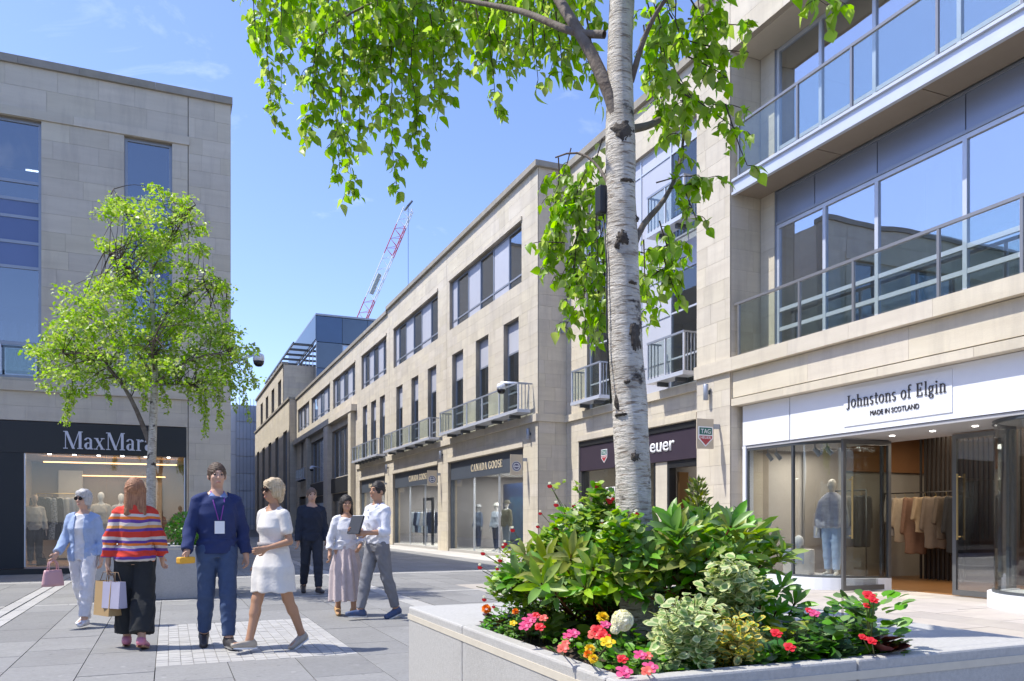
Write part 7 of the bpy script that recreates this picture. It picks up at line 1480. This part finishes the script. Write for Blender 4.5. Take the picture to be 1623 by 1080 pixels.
for i in range(6): garment(['navy coat first on the blue rail', 'pale blue coat second on the blue rail', 'white coat third on the blue rail', 'sky blue coat fourth on the blue rail', 'dark navy coat fifth on the blue rail', 'ice blue coat last on the blue rail'][i], 'coats on the blue rail', 11.5, 36.5 + i * .55, 1.68, [NVY, LBL, MATS['cloth_white'], LBL, NVY, cloth('ice', (.55, .62, .72))][i], R(60), .95)
for i in range(4): garment(['white shirt hanging in the first floor window at the left edge', 'pale shirt second in the first floor window', 'grey shirt third in the first floor window', 'cream shirt last in the first floor window'][i], 'shirts in the first floor window', -3.75 + i * .27, 22.55, 6.05, [MATS['cloth_white'], CRM, LGR, CRM][i], R(20), 1.)
hx = AY(97, 22.7); handbag('handbag', 'small dark handbag on the shop window floor', (AY(66, 22.4), 22.4, .36), .22, .19, .1, BLKC, 0)

# ================================================================== street fittings
def uplight(fr, a, z, label, n=.10):
    o = empty('wall_light', fp(fr, a, 0, z), label, 'wall light'); m = MB(); c = fp(fr, a, n, z); m.lathe(c, [(.05, -.17), (.055, -.165), (.055, .165), (.05, .17)], 16); m.build('cylinder_case', METAL, o, True); q = fp(fr, a, 0, z); m = MB(); m.box(*fbox(fr, a - .03, a + .03, .001, n - .04, z - .04, z + .04)); m.build('bracket', METAL_D, o)
uplight(f4, 14.05, 4.0, 'grey cylinder wall light on the pier left of the white fascia'); uplight(f2, 23.25, 4.02, 'grey cylinder wall light on the corner pier of the sunlit terrace'); uplight(f2, 32.2, 4.02, 'grey cylinder wall light between the two grey fascias')
uplight(f2, 41.3, 4.02, 'grey cylinder wall light beyond the second grey fascia'); uplight(('Y', 22.712), 11.42, 7.35, 'grey cylinder light high on the shaded end wall'); uplight(f2, 49.6, 3.9, 'small dark wall light far along the terrace')
def blade(fr, a, z, w, h, label, fn):
    o = empty('hanging_sign', fp(fr, a, 0, z), label, 'sign'); m = MB(); m.box(*fbox(fr, a - .02, a + .02, .001, .16, z + h * .18, z + h * .34)); m.build('bracket', METAL, o); b_ = wbox('board', fr, a - .012, a + .012, .16, .16 + w, z - h / 2, z + h / 2, M('sign_board', (.56, .48, .36), .5, .04), o); fn(o); return o
def emb(o):
    pass
TB = blade(f4, 13.72, 3.07, .42, .62, 'projecting sign with a green and red shield on the pier', lambda o: shield(('Y', 13.708), 10.6 - .37, 3.02, .36, 0, 1, o))
def roundel(a):
    def fn(o):
        fr = ('Y', a - .012); m = MB(); c = fp(fr, 10.6 - .37, .001, 3.0); n = 28
        def ring(r0, r1, nn, mat, nm):
            q = MB()
            for i in range(n):
                t0, t1 = 2 * math.pi * i / n, 2 * math.pi * (i + 1) / n; P4 = lambda r, t: fp(fr, 10.6 - .37 + r * math.cos(t), nn, 3.0 + r * math.sin(t)); q.face([P4(r0, t0), P4(r1, t0), P4(r1, t1), P4(r0, t1)])
            q.build(nm, mat, o)
        ring(0, .165, .002, WHITE, 'roundel_face'); ring(.115, .15, .004, M('roundel_blue', (.02, .03, .12), .4), 'roundel_ring'); ring(0, .085, .004, M('roundel_navy', (.02, .03, .12), .4), 'roundel_middle')
        q = MB(); q.face([fp(fr, 10.6 - .37 + x, .006, 3.0 + z) for x, z in ((-.085, -.02), (.085, -.02), (.06, .03), (0, .01), (-.06, .03))]); q.build('roundel_mark', WHITE, o)
    return fn
blade(f2, 23.55, 3.05, .42, .66, 'projecting sign with a dark round emblem on the terrace corner pier', roundel(23.55)); blade(f2, 32.5, 3.05, .42, .66, 'projecting sign with a dark round emblem between the grey fascias', roundel(32.5)); 
blade(f2, 41.6, 3.05, .4, .6, 'small projecting sign beyond the second grey fascia', lambda o: None)
def cctv(label, base, tip, drop=.12, s=1.):
    o = empty('dome_camera', base, label, 'security camera'); m = MB(); m.tube([base, tip + Vector((0, 0, .02)), tip], [.03 * s, .03 * s, .035 * s], 8); m.build('arm', METAL_L, o, True)
    m = MB(); m.lathe(tip, [(.03 * s, 0), (.10 * s, -.03 * s), (.115 * s, -.09 * s), (.115 * s, -.17 * s)], 18); m.build('housing', WHITE, o, True); m = MB(); m.lathe(tip, [(.112 * s, -.171 * s), (.10 * s, -.23 * s), (.06 * s, -.275 * s), (.01 * s, -.285 * s)], 18); m.build('dome', LENS, o, True)
q = Vector((1.46, 22.2, 5.35)); cctv('white dome camera on an arm at the shaded block\'s corner', q, P(410, 560, depth(q)), s=1.25)
q = Vector((10.55, 23.4, 5.65)); cctv('white dome camera on the corner of the near glass balcony', q, Vector((9.85, 23.9, 5.7)), s=1.25)
q = Vector((10.5, 61, 5.2)); cctv('small dome camera far along the terrace', q, Vector((9.8, 61, 5.3)), s=1.3)
# speaker strapped to the birch trunk
sp = empty('box_speaker', P(953, 318, 2.86), 'small black box fixed to the birch trunk with a hanging cable', 'speaker'); c = P(953, 318, 2.85); m = MB(); m.box(c.x - .016, c.x + .016, c.y - .02, c.y + .02, c.z - .05, c.z + .05); o = m.build('case', BLACK, sp); bv = o.modifiers.new('b', 'BEVEL'); bv.width = .006; bv.segments = 2
m = MB(); m.tube([P(956, 340, 2.84), P(962, 420, 2.82), P(962, 520, 2.82), P(968, 640, 2.82)], .003, 6); m.build('cable', BLACK, sp, True)
